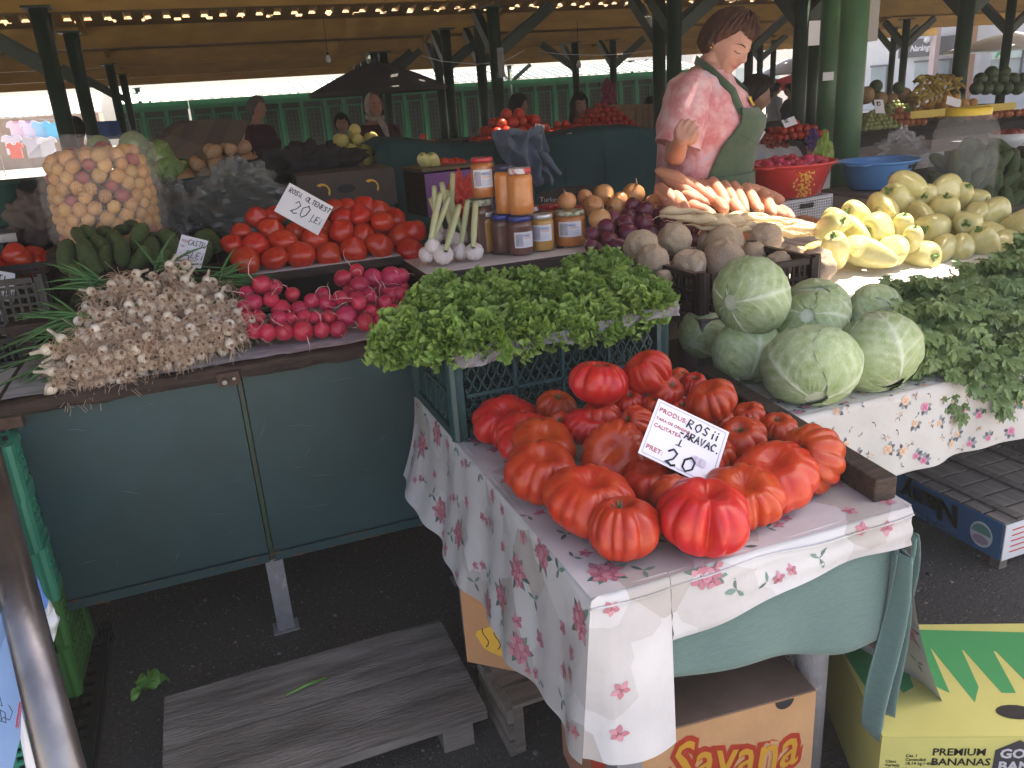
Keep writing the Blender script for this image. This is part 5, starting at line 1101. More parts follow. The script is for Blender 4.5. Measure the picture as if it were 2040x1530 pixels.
def jar(px, yt, yb, w_, Yv, zb, hm, lid, lb, lab=None, facet=0):
    p = aty(px, yb, Yv); r = w_/2/ppm(p); p.z = zb; top = aty(px, yt, Yv+r*.3).z; H = max(.08, top-zb)
    t = thing('honey_jar', lb, 'jar', p, 0, 'honey jars on the white board'); fa = (lambda q, a: Vector((q.x*(1+.018*abs(sin(a*7))), q.y*(1+.018*abs(sin(a*7))), q.z))) if facet else None
    pr = [(.001,.004),(r*.86,.004),(r*.96,.012),(r*.965,H*.30),(r*.955,H*.32),(r*.955,H*.72),(r*.965,H*.74),(r*.95,H*.80),(r*.80,H*.87),(r*.001,H*.87)]
    m = MB(); m.lathe(pr, 40, fn=fa); m.build('honey', hm, t, True)
    k = 1.025; pr = [(r*.80,.0),(r*.95,.002),(r,.014),(r,H*.29),(r*.985,H*.31),(r*.985,H*.73),(r,H*.75),(r*.98,H*.82),(r*.84,H*.89),(r*.82,H*.90)]
    m = MB(); m.lathe(pr, 40, fn=fa); m.build('glass', M_glass, t, True)
    rl_ = r*.88; m = MB(); m.lathe([(rl_*.99,H*.885),(rl_*1.02,H*.892),(rl_*1.02,H*.975),(rl_*.97,H),(rl_*.8,H*.995),(.001,H*.993)], 36); m.build('lid', lid, t, True)
    if lab is not None:
        a0, h0, h1, wd = lab; R1 = r*1.008; av = atan2(CAM.y-p.y, CAM.x-p.x)+a0
        f = lambda x, z, o=0: Vector(((R1+o)*cos(av+x/R1), (R1+o)*sin(av+x/R1), z))
        m = MB(); m.grid(lambda a, b: f((a-.5)*wd, H*(h0+(h1-h0)*b)), 12, 2); l_ = m.build('label', M_label, t, True); z0, z1 = H*h0, H*h1; hh = z1-z0
        m = MB(); m.grid(lambda a, b: f(-wd*.44+a*wd*.34, z0+hh*(.1+.78*b), .0005), 5, 3); m.build('flower_picture', M_pur, l_)
        typed('MIERE', hh*.15, lambda a, b, c: f(-wd*.08+a, z0+hh*.70+b, .0007), M_bl, l_, 'lettering', bold=.0004); m = MB(); m.grid(lambda a, b: f(-wd*.02+a*wd*.36, z0+hh*(.57+.05*b), .0006), 5, 1)
        for q in range(3): m.grid(lambda a, b: f(-wd*.08+a*wd*(.4+.03*q), z0+hh*(.14+.11*q+.025*b), .0006), 5, 1, 1)
        m.build('small_print', [M_orl, M_bl], l_)
    return p.z+H
zt = 1.031
z1 = jar(1040,428,521,50,2.66,zt,H_br,L_blue,'dark brown honey jar with blue lid, frontmost, label turned right',(.35,.22,.62,.075))
jar(1004,425,514,44,2.72,zt,H_br,L_blue,'brown honey jar with blue lid just behind the frontmost one')
z2 = jar(1083,424,516,48,2.68,zt,H_cr,L_sil,'creamy yellow honey jar with silver lid and label',(.0,.30,.74,.075))
z3 = jar(1138,417,512,64,2.70,zt,H_or,L_pat,'widest orange honey jar with a green patterned lid, rightmost in front',(.0,.32,.74,.088))
jar(972,420,509,36,2.78,zt,H_cr,L_sil,'amber honey jar with silver lid behind the brown ones'); jar(955,418,504,38,2.84,zt,H_cr,L_sil,'amber honey jar nearest the garlic, bottom row',(-.1,.3,.7,.05))
jar(1010,418,500,44,2.84,zt,H_or,L_sil,'orange honey jar hidden behind the brown jars'); jar(1100,405,490,44,2.84,zt,H_or,L_red,'honey jar with flat red lid behind the creamy one'); jar(1060,410,495,44,2.86,zt,H_br,L_wr,'honey jar with red and white lid at the back'); jar(1150,408,490,40,2.88,zt,H_or,L_red,'back right honey jar with red lid')
zz = jar(962,394,500,56,2.80,zt,H_br,L_pat,'dark jar with a brown patterned lid under the top label jar')
jar(965,312,391,48,2.79,zz+.002,H_or,L_red,'orange honey jar with red lid, highest on the left',(.0,.28,.72,.075))
jar(1010,327,424,44,2.73,z1+.0015,H_cl,L_nav,'tall amber jar with navy lid standing on the blue lidded jar')
jar(1040,333,427,50,2.665,z1+.001,H_cl,L_wr,'tall faceted amber jar with white and red lid on top',None,1)
# ================================================================ PEOPLE
def lerp_tab(T, z):
    if z <= T[0][0]: return T[0][1:]
    for a, b in zip(T[:-1], T[1:]):
        if z <= b[0]: f = (z-a[0])/(b[0]-a[0]); f = f*f*(3-2*f); return tuple(a[i]+(b[i]-a[i])*f for i in range(1, len(a)))
    return T[-1][1:]
NL = [0.0]
TORSO = [(.84,.125,.185,0),(.98,.15,.20,-.01),(1.10,.145,.165,0),(1.22,.15,.165,.01),(1.32,.165,.175,.025),(1.42,.13,.185,.01),(1.49,.095,.17,-.01),(1.535,.065,.10,-.01),(1.56,.052,.058,.0),(1.66,.050,.054,.025)]
def torso_pt(az, z, inf=0, fat=1.0):
    a, b, cx = lerp_tab(TORSO, z); cx += NL[0]*max(0, z-1.5)/.16; return Vector((cx+(a*fat+inf)*cos(az), (b*fat+inf)*sin(az), z))
def g2(a, b, sa, sb): return exp(-(a/sa)**2-(b/sb)**2)
def head_r(az, el):
    """radius of the head surface, az from the nose, el from the ear line, in radians"""
    d = Vector((cos(el)*cos(az), cos(el)*sin(az), sin(el))); D_ = 180/pi; A = az*D_; E = el*D_
    A = (A+180) % 360-180
    r = 1/sqrt((d.x/.094)**2+(d.y/.074)**2+(d.z/(.118 if d.z > 0 else .115))**2)
    r += .024*g2(A, E+9, 8, 9)+.011*g2(A, E-4, 6, 12)                       # nose and bridge
    r -= .007*(g2(A-23, E-5, 10, 6)+g2(A+23, E-5, 10, 6)); r += .0045*(g2(A-22, E-2, 7, 4.5)+g2(A+22, E-2, 7, 4.5))   # sockets and lids
    r += .005*(g2(A-24, E-15, 16, 5)+g2(A+24, E-15, 16, 5)); r += .006*(g2(A-36, E+14, 16, 14)+g2(A+36, E+14, 16, 14))
    r += .007*g2(A, E+30, 13, 6)-.004*g2(A, E+31, 13, 1.6)-.004*g2(A, E+40, 14, 4); r += .014*g2(A, E+52, 20, 11)
    if abs(A) > 40 and E < -20: r -= .008*min(1, (-20-E)/25)
    return r
def head_pt(az, el, k=1.0, off=0): r = head_r(az, el)*k+off; return Vector((cos(el)*cos(az)*r, cos(el)*sin(az)*r, sin(el)*r))
def hand(mb, w, dr, pn, curl=1.0, s=1.0):
    """palm plus five jointed fingers; w wrist, dr along the hand, pn palm normal"""
    dr = dr.normalized(); sd = dr.cross(pn).normalized(); pn = sd.cross(dr)
    mb.tube([w-dr*.01, w+dr*.03*s, w+dr*.06*s, w+dr*.085*s], [.024*s,.030*s,.034*s,.026*s], 12)
    for k, (o, L) in enumerate(((-.031,.058),(-.011,.070),(.010,.066),(.029,.052))):
        p = w+dr*.072*s+sd*o*s; a = .25*curl; q = [p-dr*.02*s, p]
        for j in range(3): a += .62*curl; q.append(q[-1]+(dr*cos(a)+pn*sin(a))*L*s*(.42,.32,.26)[j])
        mb.tube(q, [.010*s,.0098*s,.0092*s,.0085*s,.0065*s], 8)
    p = w+dr*.025*s-sd*.03*s; mb.tube([p, p+dr*.022*s-sd*.016*s+pn*.012*s, p+dr*.045*s-sd*.012*s+pn*.03*s, p+dr*.058*s+sd*.004*s+pn*.04*s], [.013*s,.012*s,.010*s,.007*s], 8)
def remeshed(o, vox, sm=3):
    a = o.modifiers.new('r','REMESH'); a.mode = 'VOXEL'; a.voxel_size = vox; a.use_smooth_shade = True; b = o.modifiers.new('s','SMOOTH'); b.factor = .5; b.iterations = sm
    dg = bpy.context.evaluated_depsgraph_get(); me = bpy.data.meshes.new_from_object(o.evaluated_get(dg)); mats = list(o.data.materials); o.modifiers.clear(); old = o.data; o.data = me; bpy.data.meshes.remove(old)
    me.materials.clear(); [me.materials.append(m) for m in mats]; me.polygons.foreach_set('use_smooth', [True]*len(me.polygons)); return o
def person(label, pos, face, shirt, hairm, zo=0, ht=1.0, bow=.0, hood=None, sleeve_r=1.0, hdz=0, long_hair=False, bald=False, trousers=None, arms=None, vox=.009, stripes=None, hd_turn=0, fat=1.0, group=None, sleeves=1.0, skin=None):
    f = Vector((face[0], face[1], 0)).normalized(); t = thing('person', label, 'person', (pos[0],pos[1],zo), atan2(f.y, f.x), group); t.scale = (ht,)*3
    HM = Matrix.Translation((.035+bow*.06,0,1.70-bow*.015+hdz)) @ Matrix.Rotation(bow*.55, 4, 'Y') @ Matrix.Rotation(hd_turn, 4, 'Z'); sk_ = skin or M_skin
    arms = arms or [[(0,-.19,1.46),(-.02,-.24,1.2),(.08,-.2,.98)],[(0,.19,1.46),(-.02,.24,1.2),(.08,.2,.98)]]
    m = MB(); m.grid(lambda u, v: torso_pt(u*2*pi, .84+v*(.84+hdz), -.006, fat), 30, 40); m.poly([torso_pt(i/30*2*pi,.84,-.006,fat) for i in range(30)][::-1]); m.poly([torso_pt(i/30*2*pi,1.68+hdz,-.006,fat) for i in range(30)])
    for a in arms:
        a = [Vector(q) for q in a]; m.tube([a[0]-Vector((0,a[0].y*.3,0)), a[0], a[0].lerp(a[1],.5), a[1], a[1].lerp(a[2],.35), a[2]], [.05,.052,.046,.040,.040,.026], 14); d = a[2]-a[1]; hand(m, a[2], d, Vector((0,-a[0].y,0))+Vector((.5,0,.4)) if len(a) < 4 else Vector(a[3]), 1.0 if len(a) > 3 else .5)
    for s_ in (-1, 1): m.tube([(0,s_*.095,.90),(.01,s_*.10,.5),(0,s_*.10,.09)], [.095,.062,.042], 14); m.tube([(-.05,s_*.10,.045),(.03,s_*.10,.04),(.13,s_*.11,.03)], [.035,.042,.025], 10)
    hb = MB(); hb.grid(lambda u, v: head_pt(u*2*pi, (v-.5)*pi*.998), 72, 56); hb.M = Matrix.Identity(4)
    m.M = HM; m.add(hb.v, hb.f)
    for s_ in (-1, 1): m.tube([(-.005,s_*.072,.022),(-.012,s_*.084,.014),(-.012,s_*.084,-.008),(-.004,s_*.076,-.024)], [.010,.014,.012,.008], 8)
    m.M = Matrix.Identity(4); b = remeshed(m.build('body', sk_, t), vox, 2)
    # garment
    m = MB(); m.grid(lambda u, v: torso_pt(u*2*pi, .93+v*.60, .012+.007*noise.noise(Vector((cos(u*6.28)*2.5, sin(u*6.28)*2.5, v*6)))+.02*(1-v)**3, fat), 60, 44)
    for i, a in enumerate(arms):
        a = [Vector(q) for q in a]; n = 12; e = a[0].lerp(a[1], sleeves) if sleeves < 1 else a[2]; pts = [a[0]-Vector((0,a[0].y*.45,-.012)), a[0], a[0].lerp(a[1], .5*min(1,sleeves)), a[0].lerp(a[1], min(1,sleeves))]; rs = [.066,.074,.072*sleeve_r,.074*sleeve_r if sleeves < 1 else .056]
        if sleeves >= 1: pts += [a[1].lerp(a[2],.5), a[1].lerp(a[2],.95)]; rs += [.052,.038]
        vs = MB(); vs.tube(pts, rs, 22, 0, sleeves >= 1); m.add([tuple(Vector(q)+Vector((0,0,.006*noise.noise(Vector(q)*22)))) for q in vs.v], vs.f)
    g_ = m.build('shirt', shirt, t, True)
    if trousers is not False:
        m = MB()
        for s_ in (-1, 1): m.tube([(0,s_*.085,.95),(.01,s_*.10,.5),(0,s_*.10,.10)], [.125,.09,.07], 16)
        m.build('trousers', trousers or M_darkvoid, t, True)
    # face details
    for s_ in (-1, 1):
        m = MB(); m.tube([HM @ head_pt(radians(s_*q), radians(15+3*sin((q-8)/28*pi)), 1, .0015) for q in range(9, 38, 4)], [.0012,.0022,.0026,.0026,.0022,.0018,.0012,.0008], 6); m.build('eyebrow', hairm if not bald else M_neck, b)
        m = MB(); m.tube([HM @ head_pt(radians(s_*q), radians(.5-2.5*sin((q-12)/22*pi)), 1, .001) for q in range(12, 36, 3)], [.0006]+[.0014]*6+[.0008], 5); m.build('eyelash', M_ink, b)
    m = MB(); m.grid(lambda u, v: HM @ head_pt(radians((u-.5)*30), radians(-31+(v-.5)*(7.5*sin(u*pi)**.7+.3)), 1, .0009), 14, 6); m.build('lips', pm('lips', (.50,.16,.14), rough=.45), b, True)
    if hood:
        m = MB(); m.grid(lambda u, v: HM @ (head_pt(radians(52+u*256), radians(88-v*140)*(1), 1.10, .008)+Vector((-.01*v,0,-.03*max(0,v-.7)))), 40, 24); 
        hq = m.build('headscarf', hood, t, True)
        m = MB(); m.tube([(.02+.075*cos(i*.4),.07*sin(i*.4),1.60-.02*cos(i*.4)) for i in range(17)], .026, 8); m.tube([(.1,.01,1.58),(.16,.03,1.50),(.17,.05,1.40)], [.03,.035,.02], 8); m.build('scarf_knot', hood, hq, True)
    elif not bald:
        def hl(az):      # hairline elevation
            A = abs((az*180/pi+180) % 360-180); return 42-8*cos(radians(A*3)) if A < 40 else (46-(A-40)*1.1 if A < 80 else max(-46, 2-(A-80)*1.9))
        vol = .025
        m = MB()
        def hp(u, v, k=1): az = u*2*pi; e0 = hl(az); el = radians(90-v*(90-e0)); o_ = vol*min(1, (1-v)*5+.25)+.004*sin(az*26+3*v)+.006*noise.noise(Vector((cos(az)*3, sin(az)*3, v*3))); return HM @ head_pt(az, el, 1.0, o_*k)
        m.grid(hp, 90, 26)
        r_ = random.Random(5)
        for k in range(900 if vox < .01 else 120):
            u = r_.random(); v0 = r_.uniform(0,.6); v1 = min(1.06, v0+r_.uniform(.3,.6)); du = r_.uniform(-.03,.03)
            m.tube([hp(u+du*q/6, min(1,v0+(v1-v0)*q/6), 1)+Vector((r_.uniform(-.001,.001),0,0))+(hp(u, .5)-HM @ Vector((0,0,0))).normalized()*(.0015+.004*((k*37)%11)/11)*sin(q/6*pi) for q in range(7)], [.0006,.0014,.0016,.0016,.0014,.001,.0004], 3)
        if long_hair:
            for k in range(260):
                a = r_.uniform(.9, 5.4); e = HM @ head_pt(a, radians(-5), 1.02, .01); m.tube([e+Vector((0,0,.08)), e, e+Vector((cos(a)*.01,sin(a)*.03,-.12)), Vector((e.x*.8-.05, e.y*1.3, 1.35-r_.uniform(0,.12)))], [.006,.008,.008,.003], 5)
        m.build('hair', hairm, t, True)
    if stripes:
        m = MB()
        for dy in (-.012, 0, .012): m.tube([Vector((-.01,-.235+dy*.1-.0,1.50))+Vector((dy,-.02,0)), Vector((-.02+dy,-.31,1.36)), Vector((-.03+dy,-.31,1.2))], .004, 4)
        m.build('sleeve_stripes', stripes, g_)
    return t, HM, b, g_
M_hairb = pm('hair_auburn', (.045,.018,.013), (.09,.035,.022), 30, .5, .3, 90); M_hairk = pm('hair_dark', (.014,.009,.008), (.03,.018,.014), 30, .55)
M_tie_dye = pm('tie_dye_shirt', (.50,.19,.22), (.62,.38,.42), 16, .85, .2, 120, contrast=(.42,.60), det=7, c3=(.48,.42,.58), sheen=.2)
# vendor
VD = 3.46; vp = atd(1405,330,VD); hz = atd(1432,98,VD).z; zo = hz-1.70+.085
fw_ = Vector((FW.x, FW.y, 0)).normalized(); rt_ = Vector((fw_.y, -fw_.x, 0)); face = rt_*.90-fw_*.42
va = [[(0,-.195,1.46),(-.06,-.27,1.205),(.01,-.46,1.285),(.3,.2,.5)],[(.02,.185,1.46),(.0,.26,1.2),(.12,.20,1.0),(0,-.5,-.2)]]
NL[0] = .085
vt, VHM, vb, vg = person('woman in pink tie dye shirt and green apron looking down behind the carrots', (vp.x-.015, vp.y), face, M_tie_dye, M_hairb, zo, 1.0, 1.0, arms=va, vox=.0055, fat=1.22, sleeves=.80, sleeve_r=1.25, hdz=-.065, hd_turn=-.45, trousers=pm('trousers_plum', (.12,.08,.14), rough=.9))
M_apr = pm('apron_green', (.035,.068,.042), (.05,.09,.055), 40, .85, .3, 300, sheen=.2)
m = MB()
def bib(u, v):
    z = 1.12+v*.26; w_ = 1.25-.62*v**1.5; return torso_pt((u-.5)*2*w_, z, .030+.006*noise.noise(Vector((u*5,v*5,3))), 1.22)
def skirt(u, v):
    z = 1.125-v*.45; return torso_pt((u-.5)*2*(1.3+.25*v), max(.93,z), .034+.03*v+.010*sin(u*26)*v, 1.22)+Vector((0,0,min(0, z-.93)))
m.grid(bib, 34, 18); m.grid(skirt, 34, 18); 
ap = m.build('apron', M_apr, vt, True); md = ap.modifiers.new('s','SOLIDIFY'); md.thickness = .004
for s_ in (-1, 1):
    m = MB(); c0 = bib(.5+s_*.48, 1.0); c1_ = torso_pt(s_*.62, 1.45, .03, 1.22); c2_ = torso_pt(s_*1.2, 1.535, .028, 1.1); c3_ = torso_pt(s_*2.6, 1.575, .02, 1.1)
    P_ = [c0+Vector((0,0,-.02)), c1_, c2_, c3_]; vs = []
    for i, p in enumerate(P_): d = (P_[min(i+1,3)]-P_[max(i-1,0)]).normalized(); n = Vector((p.x, p.y, .0)).normalized(); sd = d.cross(n).normalized()*.017; vs += [p-sd, p+sd]
    m.add(vs, [(0,1,3,2),(2,3,5,4),(4,5,7,6)]); o = m.build('apron_strap', M_apr, ap, True); md = o.modifiers.new('s','SOLIDIFY'); md.thickness = .003
m = MB(); m.tube([bib(i/20, .42+.5*abs(i/20-.5)) for i in range(21)], .0035, 5); m.build('apron_pocket', M_apr, ap); m = MB(); m.grid(lambda u, v: torso_pt((u-.5)*.35+.05, 1.385+v*.035, .022, 1.22), 6, 3); m.build('shirt_print', pm('print_yellow', (.55,.38,.05)), vg)
for s_ in (-1, 1): m = MB(); m.lathe([(.001,-.004),(.004,0),(.001,.004)], 10, c=VHM @ Vector((-.002, s_*.087,-.032))); m.build('earring', pm('gold', (.8,.55,.2), rough=.25, metal=1), vt, True)
NL[0] = 0.0
# others
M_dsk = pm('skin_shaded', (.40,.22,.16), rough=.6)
def at_person(px, py, D, z=1.70): p = atd(px, py, D); return (p.x, p.y), p.z-z
def bgp(label, px, py, D, face, shirt, hair, **k):
    (xy, zo) = at_person(px, py, D); return person(label, xy, face, shirt, hair, zo, vox=.016, **k)
bgp('grey cropped man in dark tracksuit jacket with white sleeve stripes', 508, 217, 9.3, rt_*.9-fw_*.3, pm('jacket_navy',(.02,.02,.035),(.10,.015,.03),3,.8), pm('hair_grey',(.16,.15,.14),rough=.8), stripes=M_white, fat=1.2)
bgp('woman in a white headscarf and maroon jacket behind the yellow apples', 742, 212, 8.0, rt_*.5-fw_*.8, pm('jacket_maroon',(.07,.012,.02),rough=.9), M_hairk, hood=pm('scarf_cream',(.50,.45,.38),(.4,.3,.26),12,.9), fat=1.15)
bgp('small dark figure sitting between the headscarf woman and the far columns', 683, 248, 10.5, -fw_, M_darkvoid, M_hairk)
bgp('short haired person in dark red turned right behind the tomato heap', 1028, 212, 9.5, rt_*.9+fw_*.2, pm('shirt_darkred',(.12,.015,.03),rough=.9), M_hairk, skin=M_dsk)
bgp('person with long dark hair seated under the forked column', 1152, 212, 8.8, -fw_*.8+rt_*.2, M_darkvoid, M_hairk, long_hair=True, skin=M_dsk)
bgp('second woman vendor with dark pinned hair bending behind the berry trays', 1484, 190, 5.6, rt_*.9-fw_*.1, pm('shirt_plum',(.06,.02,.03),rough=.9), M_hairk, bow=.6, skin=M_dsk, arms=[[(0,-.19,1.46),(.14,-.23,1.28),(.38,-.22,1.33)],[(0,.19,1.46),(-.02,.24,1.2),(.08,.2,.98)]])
bgp('person in black seen from behind at the far left near the shirts', 148, 262, 8.2, fw_*.9+rt_*.1, M_darkvoid, M_hairk, fat=1.25)
bgp('distant passer-by in pale clothes under the red parasols', 1545, 178, 19, fw_*.2+rt_, pm('cloth_pale',(.5,.5,.55),rough=.9), M_hairk)
bgp('distant passer-by in a dark coat left of the red parasols pole', 1575, 180, 17, -rt_, pm('coat_dark',(.05,.05,.07),rough=.9), M_hairk)
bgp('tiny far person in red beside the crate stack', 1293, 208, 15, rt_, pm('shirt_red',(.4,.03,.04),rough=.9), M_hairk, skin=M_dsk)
# ================================================================ BASINS, BAGS, GREENS
def basin(name, lb, px, pyr, pyb, w_, Yv, mat, handle=True, sx=1.12):
    p = aty(px, pyb, Yv); r = w_/2/ppm(p)/1.08; zb = p.z; zt = aty(px, pyr, Yv).z; H = max(.07, zt-zb)
    t = thing(name, lb, 'basin', p, .35); m = MB(); m.lathe([(.001,.004),(r*.62,.002),(r*.70,.012),(r*.90,H*.86),(r*.93,H*.90),(r*1.0,H*.93),(r*1.02,H),(r*.985,H*1.0),(r*.90,H*.94),(r*.86,H*.86),(r*.66,.02),(.001,.018)], 56, sx=sx, fn=lambda q, a: Vector((q.x*(1+.03*(q.z/H)**6*cos(4*a)), q.y, q.z)))
    m.build('basin_body', mat, t, True)
    for s_ in (-1, 1): m = MB(); m.grid(lambda u, v: Vector((s_*(r*sx*(.99+.14*v)), (u-.5)*r*.7*(1-.35*v), H*(.965-.01*v))), 8, 4); o = m.build('handle', mat, t, True); md = o.modifiers.new('s','SOLIDIFY'); md.thickness = .006
    return t, p, r, H
def place_at(o, p): o.location = p
# perforated white box carrying the red basin
pbx = aty(1585,446,3.05); zt_ = aty(1585,392,3.05).z
wb = thing('plastic_box', 'white perforated plastic box with a hand hole under the red basin', 'plastic box', (pbx.x,pbx.y+.13,.899), .15); hb_ = zt_-.90-.004
def boxside(mb, A, B, z0, z1, nx, nz, hole=None):
    A, B = Vector(A), Vector(B); d = (B-A); n = Vector((d.y,-d.x,0)).normalized()
    for i in range(nx):
        for j in range(nz):
            if hole and hole[0] <= i < hole[1] and hole[2] <= j < hole[3]: continue
            a = A.lerp(B, i/nx); b = A.lerp(B, (i+1)/nx); za = z0+(z1-z0)*j/nz; zb = z0+(z1-z0)*(j+1)/nz; k = .22; c = [(a,za),(b,za),(b,zb),(a,zb)]; q = [(a.lerp(b,k),za+(zb-za)*k),(a.lerp(b,1-k),za+(zb-za)*k),(a.lerp(b,1-k),zb-(zb-za)*k),(a.lerp(b,k),zb-(zb-za)*k)]
            P_ = [Vector((v.x,v.y,z)) for v, z in c+q]; mb.add(P_, [(0,1,5,4),(1,2,6,5),(2,3,7,6),(3,0,4,7)])
x_ = .17; cs = [(-x_,-x_),(x_,-x_),(x_,x_),(-x_,x_)]
for i in range(4):
    m = MB(); boxside(m, (*cs[i],0), (*cs[(i+1)%4],0), .0, hb_, 22, 12, (8,14,8,10) if i == 0 else None); m.build('side', M_white, wb)
m = MB(); m.b2((-x_,-x_,hb_-.01),(x_,-x_+.012,hb_)); m.b2((-x_,x_-.012,hb_-.01),(x_,x_,hb_)); m.b2((-x_,-x_+.0121,hb_-.01),(-x_+.012,x_-.0121,hb_)); m.b2((x_-.012,-x_+.0121,hb_-.01),(x_,x_-.0121,hb_)); m.build('rim', M_white, wb)
M_rb = pm('basin_red', (.58,.035,.035), (.64,.05,.045), 3, .32, sss=.1, coat=.2); M_bb = pm('basin_blue', (.07,.22,.50), (.09,.26,.56), 3, .35, coat=.2)
rb, rp, rr_b, rH = basin('red_basin', 'bright red plastic basin full of radishes on the white box', 1568, 322, 390, 188, 3.12, M_rb)
m = MB(); rn = random.Random(3)
for k in range(150):
    a = -1.75+rn.gauss(0,.13); h = rn.uniform(.08,.8)*rH; rad = rr_b*(.70+.20*h/(rH*.86))*1.004+.001; c = Vector((rad*cos(a-.35)*1.12, rad*sin(a-.35), h)); s_ = rn.uniform(.002,.006); tx = Vector((-sin(a-.35),cos(a-.35),0)); m.poly([c+tx*s_+Vector((0,0,0)), c+Vector((0,0,s_)), c-tx*s_, c-Vector((0,0,s_))])
m.build('gold_print', pm('gold_print', (.72,.36,.06), rough=.5), rb)
bb, bp_, br, bH = basin('blue_basin', 'blue plastic basin covered in black writing beside the red basin', 1746, 318, 374, 160, 3.12, M_bb)
def onb(a, h, o=.0015):
    rad = br*(.70+.20*h/(bH*.86))+o; return Vector((rad*cos(a)*1.12, rad*sin(a), h))
m = MB()
for tx, a0, h, s_ in (('ZACUSCA',-1.62,.74,.1),('TELEMEA',-1.85,.72,.07),('CASCAVAL',-2.05,.2,.11),('PASTRAMA',-1.60,.56,.09),('SALAM',-1.50,.40,.08),('MIERE',-1.2,.7,.09),('BRANZA',-2.35,.5,.09),('UNT',-1.7,.22,.08)):
    pen(m, tx, 0, 0, s_*bH*1.7, lambda x, y, a0=a0, h=h: onb(a0+.1+x/br, h*bH+y), .0011, .5, .15)
m.build('writing', M_ink, bb)
gt = thing('tray_board', 'flat grey board on a pale pink box under the blue basin', 'board', (bp_.x,bp_.y,0)); m = MB(); m.box((.02,0,bp_.z-.012),(.44,.36,.018)); m.build('board', pm('dull_taupe', (.16,.13,.12), rough=.5), gt); m = MB(); m.box((.0,.0,(bp_.z-.022+.897)/2),(.36,.3,bp_.z-.022-.897)); m.build('box', pm('pale_pink_box',(.5,.42,.36),rough=.7), gt)
i = 0
for k in range(34):
    a = k*2.4; r = rr_b*.80*sqrt((k+.5)/34); p = Vector((rp.x+r*cos(a)*1.05, rp.y+r*sin(a), rp.z+rH*(1.02-.25*(r/rr_b)**2)+R_(-.01,.01)))
    RD_[k%5].put(TRS(p, (R_(-1,1),R_(-1,1),R_(-.6,.6)), k, R_(.022,.030)), 'magenta radish lying in the red basin', 'radishes in the red basin')
# film shell helper
def film_blob(name, lb, cat, px, py, Yv, rx, ry, rz, mat, seed=0, sq=1, amp=.12, nu=64, nv=36, fr=3.2, taper=0, flat=0):
    c = aty(px, py, Yv)
    def fn(u, v):
        th = v*pi; ph = u*2*pi; e = sq; s = sin(th)**e; d = Vector((s*cos(ph), s*sin(ph), cos(th))); n = noise.noise(d*fr+Vector((seed*3.3,0,0))); n2 = abs(noise.noise(d*fr*2.6+Vector((0,seed,0))))-.35*abs(noise.noise(d*fr*6+Vector((seed,0,3)))); r = 1+amp*n*1.5-amp*.9*(.5-n2); k = 1-taper*max(0,d.z)
        return Vector((d.x*rx*r*k, d.y*ry*r*k, max(d.z, -flat if flat else -9)*rz*r))
    m = MB(); m.grid(fn, nu, nv); o = m.build(name, mat, None, not cat == 'bag'); o.location = c; return tag(o, lb, cat)
M_bag = pm('clear_bag', (.7,.67,.68), rough=.13, alpha=.15, spec=.9, bump=.9, bsc=22); M_bag2 = pm('milky_bag', (.62,.60,.62), rough=.3, alpha=.22, spec=.8, bump=.9, bsc=14); M_bagd = pm('grey_bag', (.16,.17,.17), rough=.14, alpha=.4, spec=.8, bump=.9, bsc=16)
# big bag of yellow fruit
bc = aty(206,392,3.3); bw = 220/2/ppm(bc); bz0 = aty(206,480,3.3).z; bz1 = aty(206,318,3.3).z
M_plum = pm('yellow_plum', (.52,.22,.05), (.56,.34,.12), 3, .4, rnd=.16); M_plr = pm('red_plum', (.28,.03,.05), (.36,.08,.06), 3, .35)
def fruit(nm, mat, sq, cat, n=16): m = MB(); m.lathe([(.02,-sq*.99)]+[(sin(i/10*pi), -cos(i/10*pi)*sq) for i in range(1,10)]+[(.02,sq*.97)], n); return Proto(tag(m.build(nm, mat, None, True), 'x', cat))
PLM = fruit('plum', M_plum, 1.1, 'plum'); PLR = fruit('plum', M_plr, .95, 'plum'); rq = random.Random(5)
nr = 8
for j in range(nr):
    z = bz0+.022+(bz1-bz0-.035)*j/(nr-1); rad = bw*(.86-.05*abs(j-3)/3)*.92; n = 17
    for k in range(n):
        a = 2*pi*(k+.5*(j%2))/n+rq.uniform(-.06,.06); p = Vector((bc.x+rad*cos(a), bc.y+rad*sin(a)*.9, z+rq.uniform(-.006,.006))); s_ = rq.uniform(.021,.026)
        if rq.random() < .11: PLR.put(TRS(p, (rq.random(),rq.random(),1), k, s_), 'dark red plum among the yellow ones in the clear bag', 'red plums in the clear bag')
        else: PLM.put(TRS(p, (rq.random(),rq.random(),1), k, s_), 'yellow plum in the big clear bag', 'yellow plums in the big clear bag')
for k in range(26):
    r = bw*.68*sqrt((k+.5)/26); a = k*2.4; p = Vector((bc.x+r*cos(a), bc.y+r*sin(a), bz1+.02*(1-r/bw)+rq.uniform(-.006,.012)))
    if k in (3, 9): PLR.put(TRS(p+Vector((0,0,.01)), (0,.3,1), k, .036), ['large red fruit on top of the plums, nearer','large red fruit on top of the plums, farther'][k == 9])
    else: PLM.put(TRS(p, (rq.random(),rq.random(),1), k, .026), 'yellow plum in the big clear bag', 'yellow plums in the big clear bag')
bt = thing('plastic_bag', 'big clear plastic bag bulging with yellow plums', 'bag', (bc.x,bc.y,bz0)); hB = bz1-bz0
m = MB(); 
